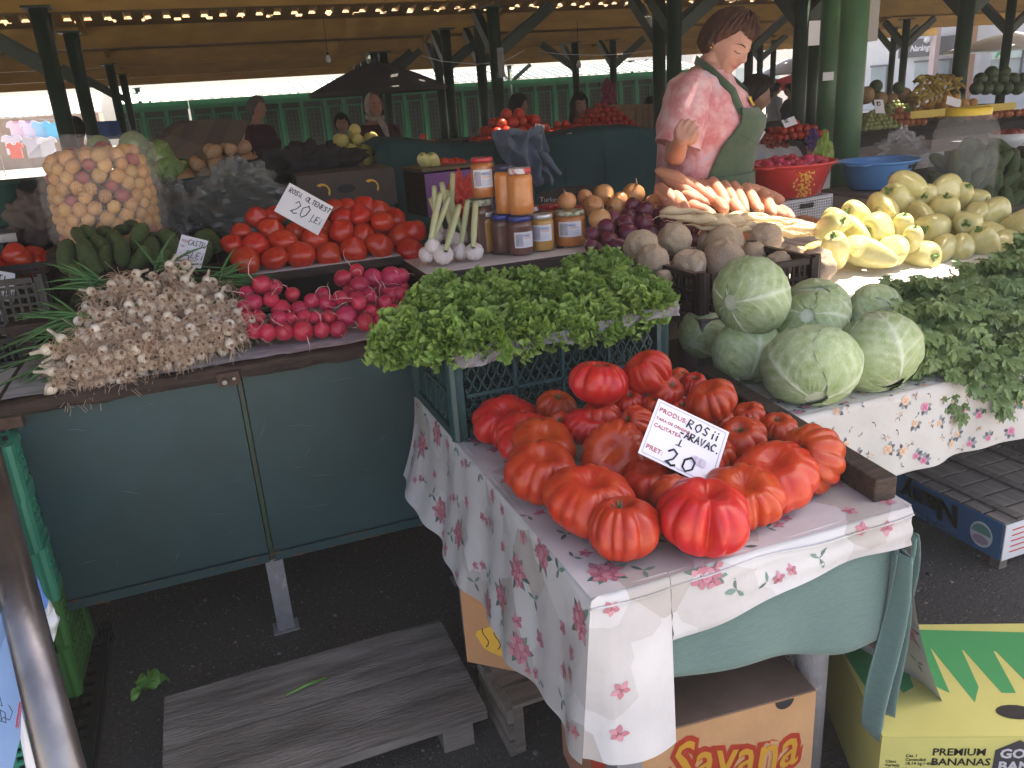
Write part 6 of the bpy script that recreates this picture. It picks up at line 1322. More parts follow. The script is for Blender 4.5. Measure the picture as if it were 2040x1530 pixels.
def bagp(u, v):
    a = u*2*pi; prof = [(0,.92),(.08,.99),(.5,1.0),(.85,1.0),(1.0,1.04),(1.16,1.0),(1.30,.72)]; z = v*1.30
    for (z0_, r0), (z1_, r1) in zip(prof[:-1], prof[1:]):
        if z <= z1_: q = r0+(r1-r0)*(z-z0_)/(z1_-z0_); break
    r = bw*q*(1+.035*noise.noise(Vector((cos(a)*4, sin(a)*4, z*5)))+.012*abs(noise.noise(Vector((cos(a)*11, sin(a)*11, z*16))))); return Vector((r*cos(a), r*.92*sin(a), z*hB+.03*max(0,z-1)*sin(a*3+1)))
m.grid(bagp, 90, 44); m.build('film', M_bag, bt, True)
m = MB()
for tx, x, y, h in (('MERE',-.06,.62,.03),('0724',.03,.52,.022)): pen(m, tx, 0, 0, h, lambda a, b: (lambda an, z: Vector((bw*1.012*cos(an), bw*.93*sin(an), z)))(-1.75+x*4+a/bw, hB*y+b), .0005, .6, .2)
m.build('writing', pm('dark_red_ink',(.12,.02,.03)), bt)
st2 = MB(); st2.b2((bc.x-.2,bc.y-.18,.986),(bc.x+.2,bc.y+.2,bz0-.001)); tag(st2.build('wooden_box', M_dkwood), 'dark box under the big bag of plums', 'box')
# plastic bags
film_blob('plastic_bag', 'grey clear plastic bag crumpled behind the card tomatoes', 'bag', 478, 395, 3.55, .24, .15, .15, M_bagd, 2, .8, .3, taper=.5)
film_blob('plastic_bag', 'crumpled clear bag beside the bag of plums', 'bag', 335, 420, 3.5, .10, .1, .12, M_bagd, 4, .9, .3)
film_blob('plastic_bag', 'milky crumpled plastic bag behind the blue basin', 'bag', 1795, 305, 3.75, .15, .12, .13, M_bag2, 5, .9, .35)
film_blob('cloth_bundle', 'dull brown sack slumped behind the left cucumbers', 'sack', 85, 440, 3.6, .13, .12, .12, pm('sack_brown', (.10,.075,.065), rough=.9), 6, .9, .25)
film_blob('plastic_bag', 'thin lime green mesh bag tied at the top by the green column', 'bag', 1641, 305, 3.7, .055, .05, .12, pm('lime_film', (.36,.50,.10), rough=.4, alpha=.75, bump=.8, bsc=20), 7, 1, .3, taper=.75)
film_blob('plastic_bag', 'small purple bag knot left of the lime green bag', 'bag', 1618, 278, 3.9, .03, .03, .06, pm('purple_film', (.12,.05,.2), rough=.4), 8, 1, .4)
# large ribbed glass jar with yellow lid
jp = aty(1912,380,3.1); jp.z = .90; jr = 122/2/ppm(aty(1912,330,3.1)); jt = aty(1912,222,3.1).z-.90
t = thing('glass_jar', 'huge ribbed clear glass jar with a yellow lid among the right cucumbers', 'jar', jp)
m = MB(); m.lathe([(.001,.01),(jr*.9,.0),(jr,.03),(jr,jt*.52),(jr*.97,jt*.54),(jr*.97,jt*.62),(jr,jt*.64),(jr*.96,jt*.78),(jr*.82,jt*.90),(jr*.66,jt*.955),(jr*.64,jt*.99)], 72, fn=lambda q, a: Vector((q.x*(1+(.012*sin(a*36) if q.z > jt*.6 else 0)), q.y*(1+(.012*sin(a*36) if q.z > jt*.6 else 0)), q.z))); m.build('glass', pm('big_glass', (.75,.72,.7), rough=.04, alpha=.12, spec=1), t, True)
m = MB(); m.lathe([(jr*.67,jt*.955),(jr*.68,jt*1.02),(jr*.6,jt*1.035),(.001,jt*1.035)], 40); m.build('lid', pm('lid_yellow', (.72,.5,.05), rough=.4), t, True)
# ---- parsley / lovage bunches
M_par = translucent(pm('lovage_leaf', (.085,.15,.045), (.20,.28,.10), 9, .42, .2, 60, rnd=.1, contrast=(.3,.7)), (.10,.2,.04), .15); M_pstm = pm('lovage_stem', (.12,.2,.06), rough=.5)
def leaflet(mb, p, d, n, L, mi=0):
    d = d.normalized(); s = d.cross(n).normalized(); n = s.cross(d)
    out = [(0,0),(.25,.10),(.38,.34),(.52,.30),(.60,.16),(.72,.30),(.86,.12),(1.0,0)]
    for sg in (1, -1):
        prev = None; vs = []
        for a, b in out: vs.append(p+d*(a*L)+s*(sg*b*L*.66)+n*(-.18*L*a*a+.10*L*b*1.6))
        c = [p+d*(a*L)+n*(-.18*L*a*a) for a, b in out]; k = len(mb.v)
        mb.v += [tuple(q) for q in vs+c]; 
        for i in range(len(out)-1): mb.f.append((k+i, k+i+1, k+8+i+1, k+8+i) if sg > 0 else (k+i+1, k+i, k+8+i, k+8+i+1)); mb.m.append(mi)
def herb(seed):
    r_ = random.Random(seed); t = thing('herb_bunch', 'x', 'green herbs'); lf = MB(); sm = MB()
    for k in range(36):
        a = r_.uniform(-1.1,1.1); e = r_.uniform(-.3,1.0); d = Vector((sin(a)*.75, -cos(a)*.6, e)).normalized(); L = r_.uniform(.12,.24); q = [Vector((r_.uniform(-.02,.02), .08, 0))]
        for s_ in range(6): q.append(q[-1]+d*L/6); d = (d+Vector((0,-.05,-.20))).normalized()
        sm.tube(q, [.0022,.002,.0018,.0016,.0014,.0012,.001], 4)
        for s_ in range(3, 7):
            for w_ in range(2 if s_ < 6 else 3):
                az = Vector((r_.uniform(-.8,.8), r_.uniform(-.8,.1), r_.uniform(-1.1,.25))); dd = (d*.6+az).normalized(); up = Vector((r_.uniform(-.5,.5), r_.uniform(-1.2,-.2), r_.uniform(.3,1))); L2 = r_.uniform(.038,.068)
                leaflet(lf, q[s_]+dd*.004, dd, up, L2); leaflet(lf, q[s_]+dd*.006, (dd+up.cross(dd)*.9), up, L2*.75); leaflet(lf, q[s_]+dd*.006, (dd-up.cross(dd)*.9), up, L2*.75)
    lf.build('leaves', M_par, t, False); sm.build('stems', M_pstm, t, True); return Proto(t)
HB = [herb(s_) for s_ in (1,2,3)]
HL = [(1870,640,1.68,0,'herb bunch at the left of the leafy heap, spilling beside the cabbage'),(1850,700,1.62,-.2,'herb bunch touching the right front cabbage'),(1880,745,1.57,.1,'herb bunch hanging over the rose cloth edge, leftmost low one'),(1950,740,1.55,.0,'herb bunch hanging over the cloth edge in the middle'),(2010,720,1.55,.3,'herb bunch hanging over the cloth edge, rightmost'),(1930,670,1.66,.0,'herb bunch in the centre of the leafy heap'),(2000,650,1.66,.2,'herb bunch right of the centre of the leafy heap'),
(1930,610,1.76,-.2,'herb bunch high in the leafy heap below the key pattern'),(2010,590,1.76,.2,'herb bunch high at the right of the leafy heap'),(1860,600,1.80,-.3,'topmost left herb bunch under the pepper board'),(2030,540,1.86,.1,'topmost herb bunch at the right edge, covering the board'),(2080,640,1.7,.3,'herb bunch cut off by the right edge of the picture'),(1985,560,1.86,0,'herb bunch just under the last peppers'),(2070,500,1.95,.2,'herb bunch at the right edge beside the peppers')]
for i, (px, py, Yv, rz, lb) in enumerate(HL):
    p = aty(px, py, Yv); HB[i%3].put(Matrix.Translation(p+Vector((0,.03,0))) @ Matrix.Rotation(-.35+rz,4,'Z') @ Matrix.Rotation(R_(-.2,.2),4,'X') @ Matrix.Scale(.80,4), lb, 'green herb bunches on the rose table')
# tomatoes in the left black crate
cukeT = [(18,522),(48,515),(80,525),(100,545),(62,540),(30,548),(90,560),(8,560),(45,565),(70,570),(-10,530),(30,505),(70,510),(105,520)]
for i, (px, py) in enumerate(sorted(cukeT)):
    p = aty(px, py, 3.32+.02*(i%3)); HT[i%5].put(TRS(p, axis_to(R_(-.5,.5),R_(.2,.9),p), i, 23/ppm(p)), row_label('red tomato', i, 14, 'black crate', 'at the left picture edge'), 'tomatoes in the left black crate')
D_c = depth(aty(10,560,3.15)); cd_, F, W_, H_ = card_at(atd(-40,532,D_c), atd(30,545,D_c), atd(-42,590,D_c), 'price_card', 'white card at the left edge ending in TI and LEI')
m = MB(); Fp = lambda x, y: F(x, -y, .0006); pen(m, 'ROSTI', .02*W_, -.40*H_, .26*H_, Fp, .0014, .6, .15); pen(m, 'LEI', .55*W_, -.90*H_, .28*H_, Fp, .0014, .6, .15); m.build('handwriting', M_ink, cd_)
D_c = depth(aty(0,640,3.08)); cd_, F, W_, H_ = card_at(atd(-40,612,D_c), atd(14,620,D_c), atd(-40,662,D_c), 'price_card', 'white card with black letters stuck on the black crate side')
m = MB(); Fp = lambda x, y: F(x, -y, .0006); pen(m, 'OTI', .15*W_, -.8*H_, .6*H_, Fp, .0022, .6, .15); m.build('handwriting', M_ink, cd_)
# castraveti card
D_c = depth(aty(378,500,2.82)); cd_, F, W_, H_ = card_at(atd(362,467,D_c+.02), atd(415,480,D_c+.02), atd(346,522,D_c-.02), 'price_card', 'white card reading CASTRAVETI 5 LEI tilted before the left cucumbers', pm('laminated_card',(.7,.7,.8)))
m = MB(); Fp = lambda x, y: F(x, -y, .0006); pen(m, 'CASTRAVETI', .30*W_, -.30*H_, .20*H_, Fp, .0007, .45, .10); pen(m, '5', .25*W_, -.92*H_, .42*H_, Fp, .0013, .6); pen(m, 'LEi', .55*W_, -.72*H_, .22*H_, Fp, .0009, .5, .15); m.tube([Fp(.2*W_,-.85*H_),Fp(.8*W_,-.78*H_)],.0008,4); m.build('handwriting', M_ink, cd_)
typed('PRODUS', .1*H_, lambda a, b, c: F(.06*W_+a*.5, .24*H_-b), M_red, cd_, 'printed_word'); typed('TARA', .08*H_, lambda a, b, c: F(.06*W_+a*.5, .42*H_-b), M_red, cd_, 'printed_word')
# ---- under the front table
def carton(name, lb, P0, ax, ay, L, W, H, mats, z0=0.0, th=.004, hole=None):
    """cardboard box: P0 front left bottom corner, ax along the front, ay to the back"""
    ax = Vector(ax).normalized(); ay = Vector((-ax.y, ax.x, 0)); t = thing(name, lb, 'box', (0,0,0)); P_ = lambda a, b, c: Vector((P0[0],P0[1],z0))+ax*a+ay*b+Vector((0,0,c))
    def slab(nm, a0, a1, b0, b1, c0, c1, mi=0):
        m = MB(); vs = [P_(a,b,c) for a, b, c in ((a0,b0,c0),(a1,b0,c0),(a1,b1,c0),(a0,b1,c0),(a0,b0,c1),(a1,b0,c1),(a1,b1,c1),(a0,b1,c1))]; m.add(vs, [(0,3,2,1),(4,5,6,7),(0,1,5,4),(1,2,6,5),(2,3,7,6),(3,0,4,7)]); return m.build(nm, mats[mi], t)
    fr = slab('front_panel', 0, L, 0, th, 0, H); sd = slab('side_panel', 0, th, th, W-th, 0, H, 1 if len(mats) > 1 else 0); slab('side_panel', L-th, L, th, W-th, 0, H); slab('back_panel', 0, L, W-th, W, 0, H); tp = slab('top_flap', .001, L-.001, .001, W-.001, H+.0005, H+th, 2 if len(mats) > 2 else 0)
    return t, fr, sd, tp, P_
A0 = Vector((.575,1.135,0)); ax = Vector((1,-.10,0))
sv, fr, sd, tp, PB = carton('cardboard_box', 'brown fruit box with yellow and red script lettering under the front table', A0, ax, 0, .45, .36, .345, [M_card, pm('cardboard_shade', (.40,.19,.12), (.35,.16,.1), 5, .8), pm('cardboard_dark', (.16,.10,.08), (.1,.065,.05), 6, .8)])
F_ = lambda a, b, o: PB(a, -.0008-o, b)
Mr_ = pm('print_red', (.55,.06,.03), rough=.7); My_ = pm('print_yellow2', (.72,.40,.05), rough=.7)
wv = lambda a: .018*sin(a*14+1)
typed('Savana', .088, lambda a, b, c: F_(.115+a*.92, .185+b*1.25+wv(a), 0), Mr_, fr, 'lettering', bold=.011, shear=.15); typed('Savana', .088, lambda a, b, c: F_(.115+a*.92, .185+b*1.25+wv(a), .0012), My_, fr, 'lettering', bold=.001, shear=.15)
typed('PASSION FRUIT', .022, lambda a, b, c: F_(.11+a, .115+b, 0), Mr_, fr, 'lettering', bold=.001, shear=.15)
m = MB(); m.poly([F_(.375+.022*cos(a), .345-.022*max(0,sin(a))*1.0-.001, 0) for a in [i*pi/10 for i in range(11)]]); m.build('hand_hole', M_ink, fr)
m = MB(); m.poly([PB(-.0008, .05+.10*cos(a), .17+.09*sin(a)) for a in [i*.4 for i in range(16)]]); m.build('side_print', Mr_, sd)
# small fruit box on a slatted crate
sc_ = thing('slatted_crate', 'old grey slatted wooden crate under the left table side', 'crate', (0,0,0))
for k in range(3): m = MB(); m.b2((.485,1.53,.008+.05*k),(.50,1.76,.048+.05*k)); m.build('slat', M_wood, sc_)
for y in (1.54, 1.72): m = MB(); m.b2((.501,y,.0),(.53,y+.03,.145)); m.build('corner_block', M_wood, sc_)
for k in range(3): m = MB(); m.b2((.501,1.53+.08*k,.146),(.95,1.60+.08*k,.158)); m.build('slat', M_wood, sc_)
t, fr, sd, tp, PB = carton('cardboard_box', 'small orange brown box with a yellow drawing on the slatted crate', (.452,1.735,0), (.74,-.68,0), 0, .27, .30, .22, [pm('cardboard_orange', (.48,.25,.12), (.42,.2,.1), 5, .8)], .16)
m = MB(); m.poly([PB(.11+.075*cos(a)*(1+.08*sin(5*a)), -.0008, .085+.045*sin(a)) for a in [i*.3 for i in range(21)]]); m.build('side_print', My_, fr); m = MB()
for q in range(4): m.tube([PB(.06+.033*q+.008*sin(i*.9), -.0015, .06+.055*i/6) for i in range(7)], .0013, 4)
m.build('side_drawing', M_ink, fr)
# banana box
M_yb = pm('banana_box_yellow', (.50,.47,.15), (.44,.41,.13), 5, .6); M_gb = pm('banana_box_green', (.035,.24,.08), rough=.6)
bx = at(1757,1470,.235); axv = Vector((.90,-.43,0)).normalized()
t, fr, sd, tp, PB = carton('cardboard_box', 'yellow and green banana box with black lettering at the lower right', (bx.x,bx.y,0), axv, 0, .50, .38, .235, [M_yb])
F_ = lambda a, b, o=0: PB(a, -.0008-o, b)
typed('PREMIUM\nBANANAS', .019, lambda a, b, c: F_(.105+a, .190+b), M_ink, fr, 'lettering', bold=.0006)
typed('Class\nVariety\nMin. Weight\nMin. Length', .0075, lambda a, b, c: F_(.012+a, .17+b), M_ink, fr, 'lettering', bold=.0002); typed('Cat. I\nCavendish\n18.14 kg / 40 lb', .0075, lambda a, b, c: F_(.052+a, .185+b), M_ink, fr, 'lettering', bold=.0002)
m = MB(); m.poly([F_(.275+.052*cos(a), .175+.056*sin(a), .0) for a in [i*pi/3+.5 for i in range(6)]]); m.build('badge', pm('badge_dark', (.03,.03,.04)), fr)
typed('GOOD\nBANANA', .024, lambda a, b, c: F_(.240+a, .185+b, .0012), M_paper, fr, 'lettering', bold=.0012)
m = MB(); m.poly([F_(.14+.035*cos(a), .10+.020*sin(a)) for a in [i*.42 for i in range(15)]]); m.build('hand_hole', M_ink, fr)
m = MB()
for q in range(7): a0 = .0+.07*q; m.poly([PB(a0+.02, .10+.03*(q%3), .2395), PB(a0+.05, .13+.02*(q%2), .2396), PB(a0+.072, .30, .2397), PB(a0, .30, .2397)])
m.poly([PB(.0,.30,.2399),PB(.5,.26,.2399),PB(.5,.34,.2399),PB(.0,.37,.2399)]); m.build('leaf_print', M_gb, tp); m = MB(); m.poly([PB(.30+.04*cos(a), .07+.022*sin(a), .2405) for a in [i*.42 for i in range(15)]]); m.build('hand_hole', M_ink, tp)
typed('PREMIUM\nBANANAS', .016, lambda a, b, c: PB(.40-b, .10+a, .241), M_ink, tp, 'lettering', bold=.0004)
# wooden fruit tray with blue side
ny = thing('fruit_tray', 'shallow wooden fruit tray with blue printed sides, lying upside down', 'fruit tray', (0,0,0)); X0_, X1_, Y0_, Y1_, H_t = 2.22, 2.72, 1.60, 2.20, .165
M_nb = pm('tray_blue', (.03,.11,.25), (.04,.14,.3), 5, .5); M_slat = pm('grey_slats', (.16,.14,.13), (.24,.21,.19), 6, .8, .4, 40, stretch=(8,1,8))
bs = MB(); bs.b2((X0_-.004,Y0_+.004,.035),(X0_,Y1_,H_t)); bs = bs.build('blue_side', M_nb, ny); m = MB(); m.b2((X0_,Y0_-.004,.035),(X1_,Y0_,H_t)); wf = m.build('end_panel', M_white, ny)
for x in (X0_+.02, X1_-.02):
    for y in (Y0_+.02, Y1_-.02): m = MB(); m.b2((x-.017,y-.017,0),(x+.017,y+.017,H_t-.004)); m.build('corner_block', M_wood, ny)
for k in range(7): m = MB(); a = Y0_+.006+.084*k; m.b2((X0_+.004,a,H_t-.003),(X1_,a+.070,H_t+.003)); m.build('slat', M_slat, ny)
for x in (X0_+.07, (X0_+X1_)/2, X1_-.06): m = MB(); m.b2((x-.016,Y0_,H_t+.0035),(x+.016,Y1_,H_t+.011)); m.build('batten', M_wood, ny)
F_ = lambda a, b, o=0: Vector((X0_-.0048-o, Y1_-a if False else Y0_+a, b))
typed('Nany', .082, lambda a, b, c: F_(.17+a, .145-b*.9), pm('print_olive', (.22,.28,.05), rough=.6), bs, 'lettering', bold=.006, shear=-.1); typed('Nany', .082, lambda a, b, c: F_(.17+a, .145-b*.9, .001), M_nb, bs, 'lettering', bold=.0); typed('plátano', .035, lambda a, b, c: F_(.43+a, .10-b), My_, bs, 'lettering', bold=.001); typed('COSECHA PROPIA', .013, lambda a, b, c: F_(.20+a, .052-b), M_paper, bs, 'lettering')
m = MB(); m.poly([F_(.075+.042*cos(a), .095+.045*sin(a)) for a in [i*.3 for i in range(21)]]); o = m.build('badge', M_white, bs); m = MB(); m.poly([F_(.075+.036*cos(a), .098+.034*sin(a), .001) for a in [i*pi/12 for i in range(13)]]); m.build('badge_picture', pm('badge_teal', (.12,.3,.25)), o); m = MB(); m.poly([F_(.075+.03*cos(a), .076+.016*sin(a), .001) for a in [i*.42 for i in range(15)]]); m.build('badge_picture', pm('badge_mauve', (.4,.3,.42)), o)
m = MB()
for k in range(5): m.b2((X0_+.03,Y0_-.0055,.06+.02*k),(X0_+.16-.015*k,Y0_-.0045,.064+.02*k))
m.build('fine_print', Mr_, wf)
# ================================================================ BACKGROUND STALLS
def prot(nm, cat, mat, prof=None, n=12, fn=None, shape=None):
    m = MB()
    if shape: shape(m)
    else: m.lathe(prof or [(.02,-.98)]+[(sin(i/8*pi), -cos(i/8*pi)) for i in range(1,8)]+[(.02,.98)], n, fn=fn)
    return Proto(tag(m.build(nm, mat, None, True), 'x', cat))
def heap(pr, c, rx, ry, h, r, label, group, seed=0, flat=0):
    """things piled in a low mound: c centre of the base"""
    rq = random.Random(seed); prs = pr if isinstance(pr, list) else [pr]; lv = 0; z = c[2]+r*.9; k = 0
    while True:
        f = max(.0, 1-lv*r*1.5/max(h, .01)); 
        if f <= .05: break
        a, b = rx*f**.7, ry*f**.7; nx = max(1, int(2*a/(r*2))); ny = max(1, int(2*b/(r*2)))
        for i in range(nx):
            for j in range(ny):
                if lv > 0 or j == 0 or j == ny-1 or i in (0, nx-1):
                    if (0 < i < nx-1) and (1 < j < ny-1) and lv*r*1.5 < h-r*3.2: continue
                    x = c[0]+(-a+2*a*(i+.5)/nx)+rq.uniform(-.3,.3)*r; y = c[1]+(-b+2*b*(j+.5)/ny)+rq.uniform(-.3,.3)*r
                    s_ = r*rq.uniform(.9,1.12); prs[k % len(prs)].put(TRS((x,y,z+rq.uniform(-.15,.15)*r), (rq.uniform(-1,1),rq.uniform(-1,1),rq.uniform(-.5,1)), k, s_), label, group); k += 1
        lv += 1; z += r*1.5
def stall(lb, x0, x1, y0, y1, z, skirt, top=None, drop=None, legs=True):
    t = thing('stall_table', lb, 'stall table', (0,0,0)); m = MB(); m.b2((x0,y0,z-.03),(x1,y1,z)); m.build('tabletop', top or skirt, t)
    d = drop if drop else z-.06; m = MB(); n = max(6, int((x1-x0)*22)); m.grid(lambda u, v: Vector((x0+u*(x1-x0), y0-.006-.012*sin(u*(x1-x0)*24)*v-.01*v, z+.001-v*d)), n, 6); m.build('skirt', skirt, t, True)
    m = MB(); m.grid(lambda u, v: Vector((x0-.006-.01*sin(u*20)*v, y0+u*(y1-y0), z+.001-v*d)), 12, 4); m.build('side_skirt', skirt, t, True)
    for x in (x0+.05, x1-.05):
        for y in (y0+.06, y1-.05): m = MB(); m.b2((x-.025,y-.025,0),(x+.025,y+.025,z-.031)); m.build('leg', M_gleg, t)
def sign(lb, px, py, D, w, h, words, rz=.1, tilt=.25):
    p = atd(px, py, D); a = RT*cos(rz)+UP*sin(rz); b = -UP*cos(rz)+RT*sin(rz); b = (b-FW*tilt).normalized()
    o, F, W_, H_ = card_at(p-a*w/2-b*h/2, p+a*w/2-b*h/2, p-a*w/2+b*h/2, 'price_card', lb)
    m = MB(); y = .45
    for wd_, hh in words: pen(m, wd_, .12*W_, -y*H_, hh*H_, lambda x, yy: F(x, -yy, .0005), .035*hh*H_+.0006, .6, .15); y += .45
    m.build('handwriting', M_ink, o)
M_blk = pm('black_cover', (.010,.010,.012), (.02,.018,.02), 3, .7, .3, 12); M_tl = pm('teal_cover', (.012,.050,.058), (.018,.065,.072), 2, .8, .25, 20); M_tray = pm('white_tray_liner', (.50,.50,.54), (.42,.42,.46), 5, .5, .2, 12)
# dark covered tables behind the near counter
stall('black covered table at the left behind the plum bag', -1.9, .55, 4.1, 5.2, 1.06, M_blk); stall('white lined table under the background cabbages', -.75, .02, 4.25, 4.85, 1.14, M_tray, drop=.12)
stall('dark covered table under the potatoes', .06, .85, 4.0, 4.9, 1.10, M_blk); stall('white lined table under the yellow apples', .62, 1.25, 4.9, 5.6, 1.10, M_tray, drop=.2); stall('long dark table behind the teal cover', 1.25, 4.2, 5.0, 6.2, 1.12, M_blk)
stall('far dark stall with crates behind the headscarf woman', .3, 3.3, 7.2, 8.0, 1.05, M_blk); stall('far dark stall in the left middle', -3.4, .1, 7.0, 8.0, 1.0, M_blk); stall('far dark stall in front of the kiosks', 1.5, 7.2, 11.2, 12.2, 1.05, M_blk); stall('farthest dark stall at the left', -4.5, 1.2, 11.5, 12.4, 1.0, M_blk)
stall('dark stall behind the berry trays', 4.4, 7.5, 6.8, 7.8, 1.02, M_blk); stall('far dark stall right of the crate stack', 7.6, 12.5, 10.0, 11, .95, M_blk)
stall('white lined table under small tomatoes right of the vendor', 2.9, 4.2, 4.3, 5.3, 1.0, M_tray, drop=.16); stall('long white edged fruit table at the right', 4.3, 8.4, 4.6, 5.5, .98, M_tray, drop=.10); stall('dark fruit stall behind the white edged table', 5.6, 11, 6.0, 7.0, 1.02, M_blk); stall('dark table under the right cucumbers', 4.65, 6.5, 2.6, 3.8, .93, M_blk)
# left background cabbages
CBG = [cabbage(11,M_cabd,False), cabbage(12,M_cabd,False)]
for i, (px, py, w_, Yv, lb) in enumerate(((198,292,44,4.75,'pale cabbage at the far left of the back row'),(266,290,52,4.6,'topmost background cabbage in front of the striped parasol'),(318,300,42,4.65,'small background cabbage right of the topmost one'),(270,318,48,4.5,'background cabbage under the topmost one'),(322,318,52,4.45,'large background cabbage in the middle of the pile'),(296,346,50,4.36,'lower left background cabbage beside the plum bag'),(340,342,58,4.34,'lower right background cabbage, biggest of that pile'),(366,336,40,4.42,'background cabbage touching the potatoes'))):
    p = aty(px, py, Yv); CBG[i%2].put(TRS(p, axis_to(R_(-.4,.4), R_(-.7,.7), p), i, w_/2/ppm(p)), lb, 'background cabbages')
# potatoes
M_pot = pm('potato_skin', (.36,.21,.12), (.46,.29,.17), 8, .75, .2, 40, rnd=.12); POT = [prot('potato','potato',M_pot, fn=lambda q, a: Vector((q.x*1.25,q.y*.9,q.z*.9))), prot('potato','potato',M_pot, fn=lambda q, a: Vector((q.x*1.0+.1*q.z*q.z,q.y*.85,q.z*1.2)))]
p = aty(462,335,4.35); heap(POT, (p.x,p.y,p.z-.06), .25, .17, .17, .037, 'brown potato in the background heap', 'potatoes heaped behind the grey bag', 3)
m = MB(); m.b2((p.x-.3,p.y-.2,1.101),(p.x+.3,p.y+.22,p.z-.061)); tag(m.build('wooden_box', M_dkwood), 'dark box under the potato heap', 'box')
basin('teal_basin', 'dark teal plastic basin below the potatoes', 428, 352, 395, 128, 4.0, pm('basin_teal', (.02,.075,.09), rough=.4), sx=1.05)
# striped parasol lying on its side
pc = atd(322,268,5.6); t = thing('striped_parasol', 'brown striped parasol resting half open behind the cabbages', 'parasol', pc); axp = (-FW*.62+UP*.55-RT*.35).normalized(); q = axp.to_track_quat('Z','Y').to_matrix()
M_pa, M_pb = pm('parasol_brown', (.12,.09,.075), (.14,.105,.09), 4, .9), pm('parasol_tan', (.18,.13,.10), (.16,.115,.09), 4, .9)
m = MB(); NS = 6; Rp = .54
for k in range(NS):
    a0, a1 = 2*pi*k/NS, 2*pi*(k+1)/NS
    for s_ in range(6):
        r0, r1 = s_/6, (s_+1)/6; P_ = lambda a, r: q @ Vector((Rp*r*cos(a), Rp*r*sin(a), -.26*r*r)); m.poly([P_(a0,r0) if s_ else P_(a0,.001), P_(a0,r1), P_(a1,r1), P_(a1,r0) if s_ else P_(a1,.001)], s_ % 2)
o = m.build('canopy', [M_pa, M_pb], t); md = o.modifiers.new('s','SOLIDIFY'); md.thickness = .004
m = MB(); m.tube([q @ Vector((0,0,.02)), q @ Vector((0,0,-.75))], .016, 8); m.build('pole', M_steel, t)
# black cloth heap and dark banana carton
film_blob('cloth_bundle', 'black cloth bundle thrown over the boxes left of the apples', 'cloth', 600, 345, 4.0, .30, .16, .12, M_darkvoid, 11, .9, .4, flat=.3)
t, fr, sd, tp, PB = carton('cardboard_box', 'dark banana carton with yellow crescents behind the upper tomatoes', tuple(aty(600,425,3.62)), Vector((1,-.05,0)), 0, .42, .30, .15, [pm('carton_dark', (.055,.04,.035), (.08,.06,.05), 5, .8)], aty(600,425,3.62).z)
m = MB()
for cx_ in (.10, .31): m.poly([PB(cx_+.035*cos(a), -.001, .08+.035*sin(a)) for a in [i*.35-.6 for i in range(9)]]+[PB(cx_+.022*cos(a)+.006, -.001, .083+.022*sin(a)) for a in [i*.35-.6 for i in range(8,-1,-1)]])
m.build('crescent_print', My_, fr); m = MB(); m.poly([PB(.205+.04*cos(a), -.001, .085+.018*sin(a)) for a in [i*.42 for i in range(15)]]); m.build('hand_hole', M_ink, fr)
# apples
M_app = pm('apple_yellow', (.50,.42,.12), (.58,.52,.2), 4, .4, rnd=.12); APP = prot('apple','apple',M_app); p = aty(712,318,5.2)
heap(APP, (p.x,p.y,p.z-.03), .24, .16, .20, .038, 'yellow green apple in the background heap', 'yellow apples heaped behind', 4)
m = MB(); m.b2((p.x-.3,p.y-.2,1.101),(p.x+.3,p.y+.2,p.z-.031)); tag(m.build('white_box', M_tray), 'white box under the yellow apples', 'box')
sign('small white card standing in the yellow apples reading 12 LEI', 713, 289, 5.1, .085, .085, (('12',.4),('LEI',.3)), -.1)
# teal cover over the middle stall
top = [(745,296),(770,280),(830,282),(900,292),(985,290),(1060,280),(1120,272),(1200,258),(1270,254),(1330,262)]; bot = [(748,360),(790,405),(850,400),(900,395),(985,395),(1060,388),(1120,385),(1200,378),(1270,370),(1330,362)]
TP = [aty(*q, 4.75) for q in top]; BP = [aty(*q, 4.55)+Vector((0,0,-.25)) for q in bot]
def cr_(P, t):
    k = t*(len(P)-1); i = int(min(k, len(P)-2)); f = k-i; f = f*f*(3-2*f); return P[i].lerp(P[i+1], f)
m = MB(); m.grid(lambda u, v: (cr_(TP,u)+Vector((0,.5*(1-v*5),.02*sin(v*16))) if v < .2 else cr_(TP,u).lerp(cr_(BP,u),(v-.2)/.8)+Vector((0,-.03*sin((v-.2)*4)-.018*sin(u*38+v*3)*v-.02*noise.noise(Vector((u*16,v*5,0))),0))), 120, 30); tag(m.build('teal_cover', M_tl, None, True), 'large teal cloth covering the stall behind the honey jars', 'cover')
# hoodie
hc = aty(1030,300,4.6); M_hd = pm('hoodie_grey_blue', (.14,.17,.24), (.18,.21,.29), 12, .95, .35, 60, sheen=.3)
m = MB(); 
def hood_f(u, v):
    x = (u-.5)*.30*(1.15-.5*v)+.10*v*v; z = .11-.30*v; f = .022*sin(u*21+v*7)+.018*sin(u*9-v*11)+.03*noise.noise(Vector((u*5,v*6,4))); return hc+Vector((x, -.06-.09*sin(u*pi)**.6*(1-.3*v)+f, z+.02*sin(u*13)))
m.grid(hood_f, 60, 40); m.tube([hc+Vector((.10+.02*i,-.12-.01*sin(i),-.02-.022*i)) for i in range(7)], [.02,.026,.024,.02,.018,.016,.012], 10)
m.tube([hc+Vector((-.10+.03*i,-.13+.01*sin(i*2),.10+.012*sin(i*1.3))) for i in range(8)], .022, 10); tag(m.build('hooded_jacket', M_hd, None, True), 'grey blue hooded jacket thrown over the teal cover', 'jacket')
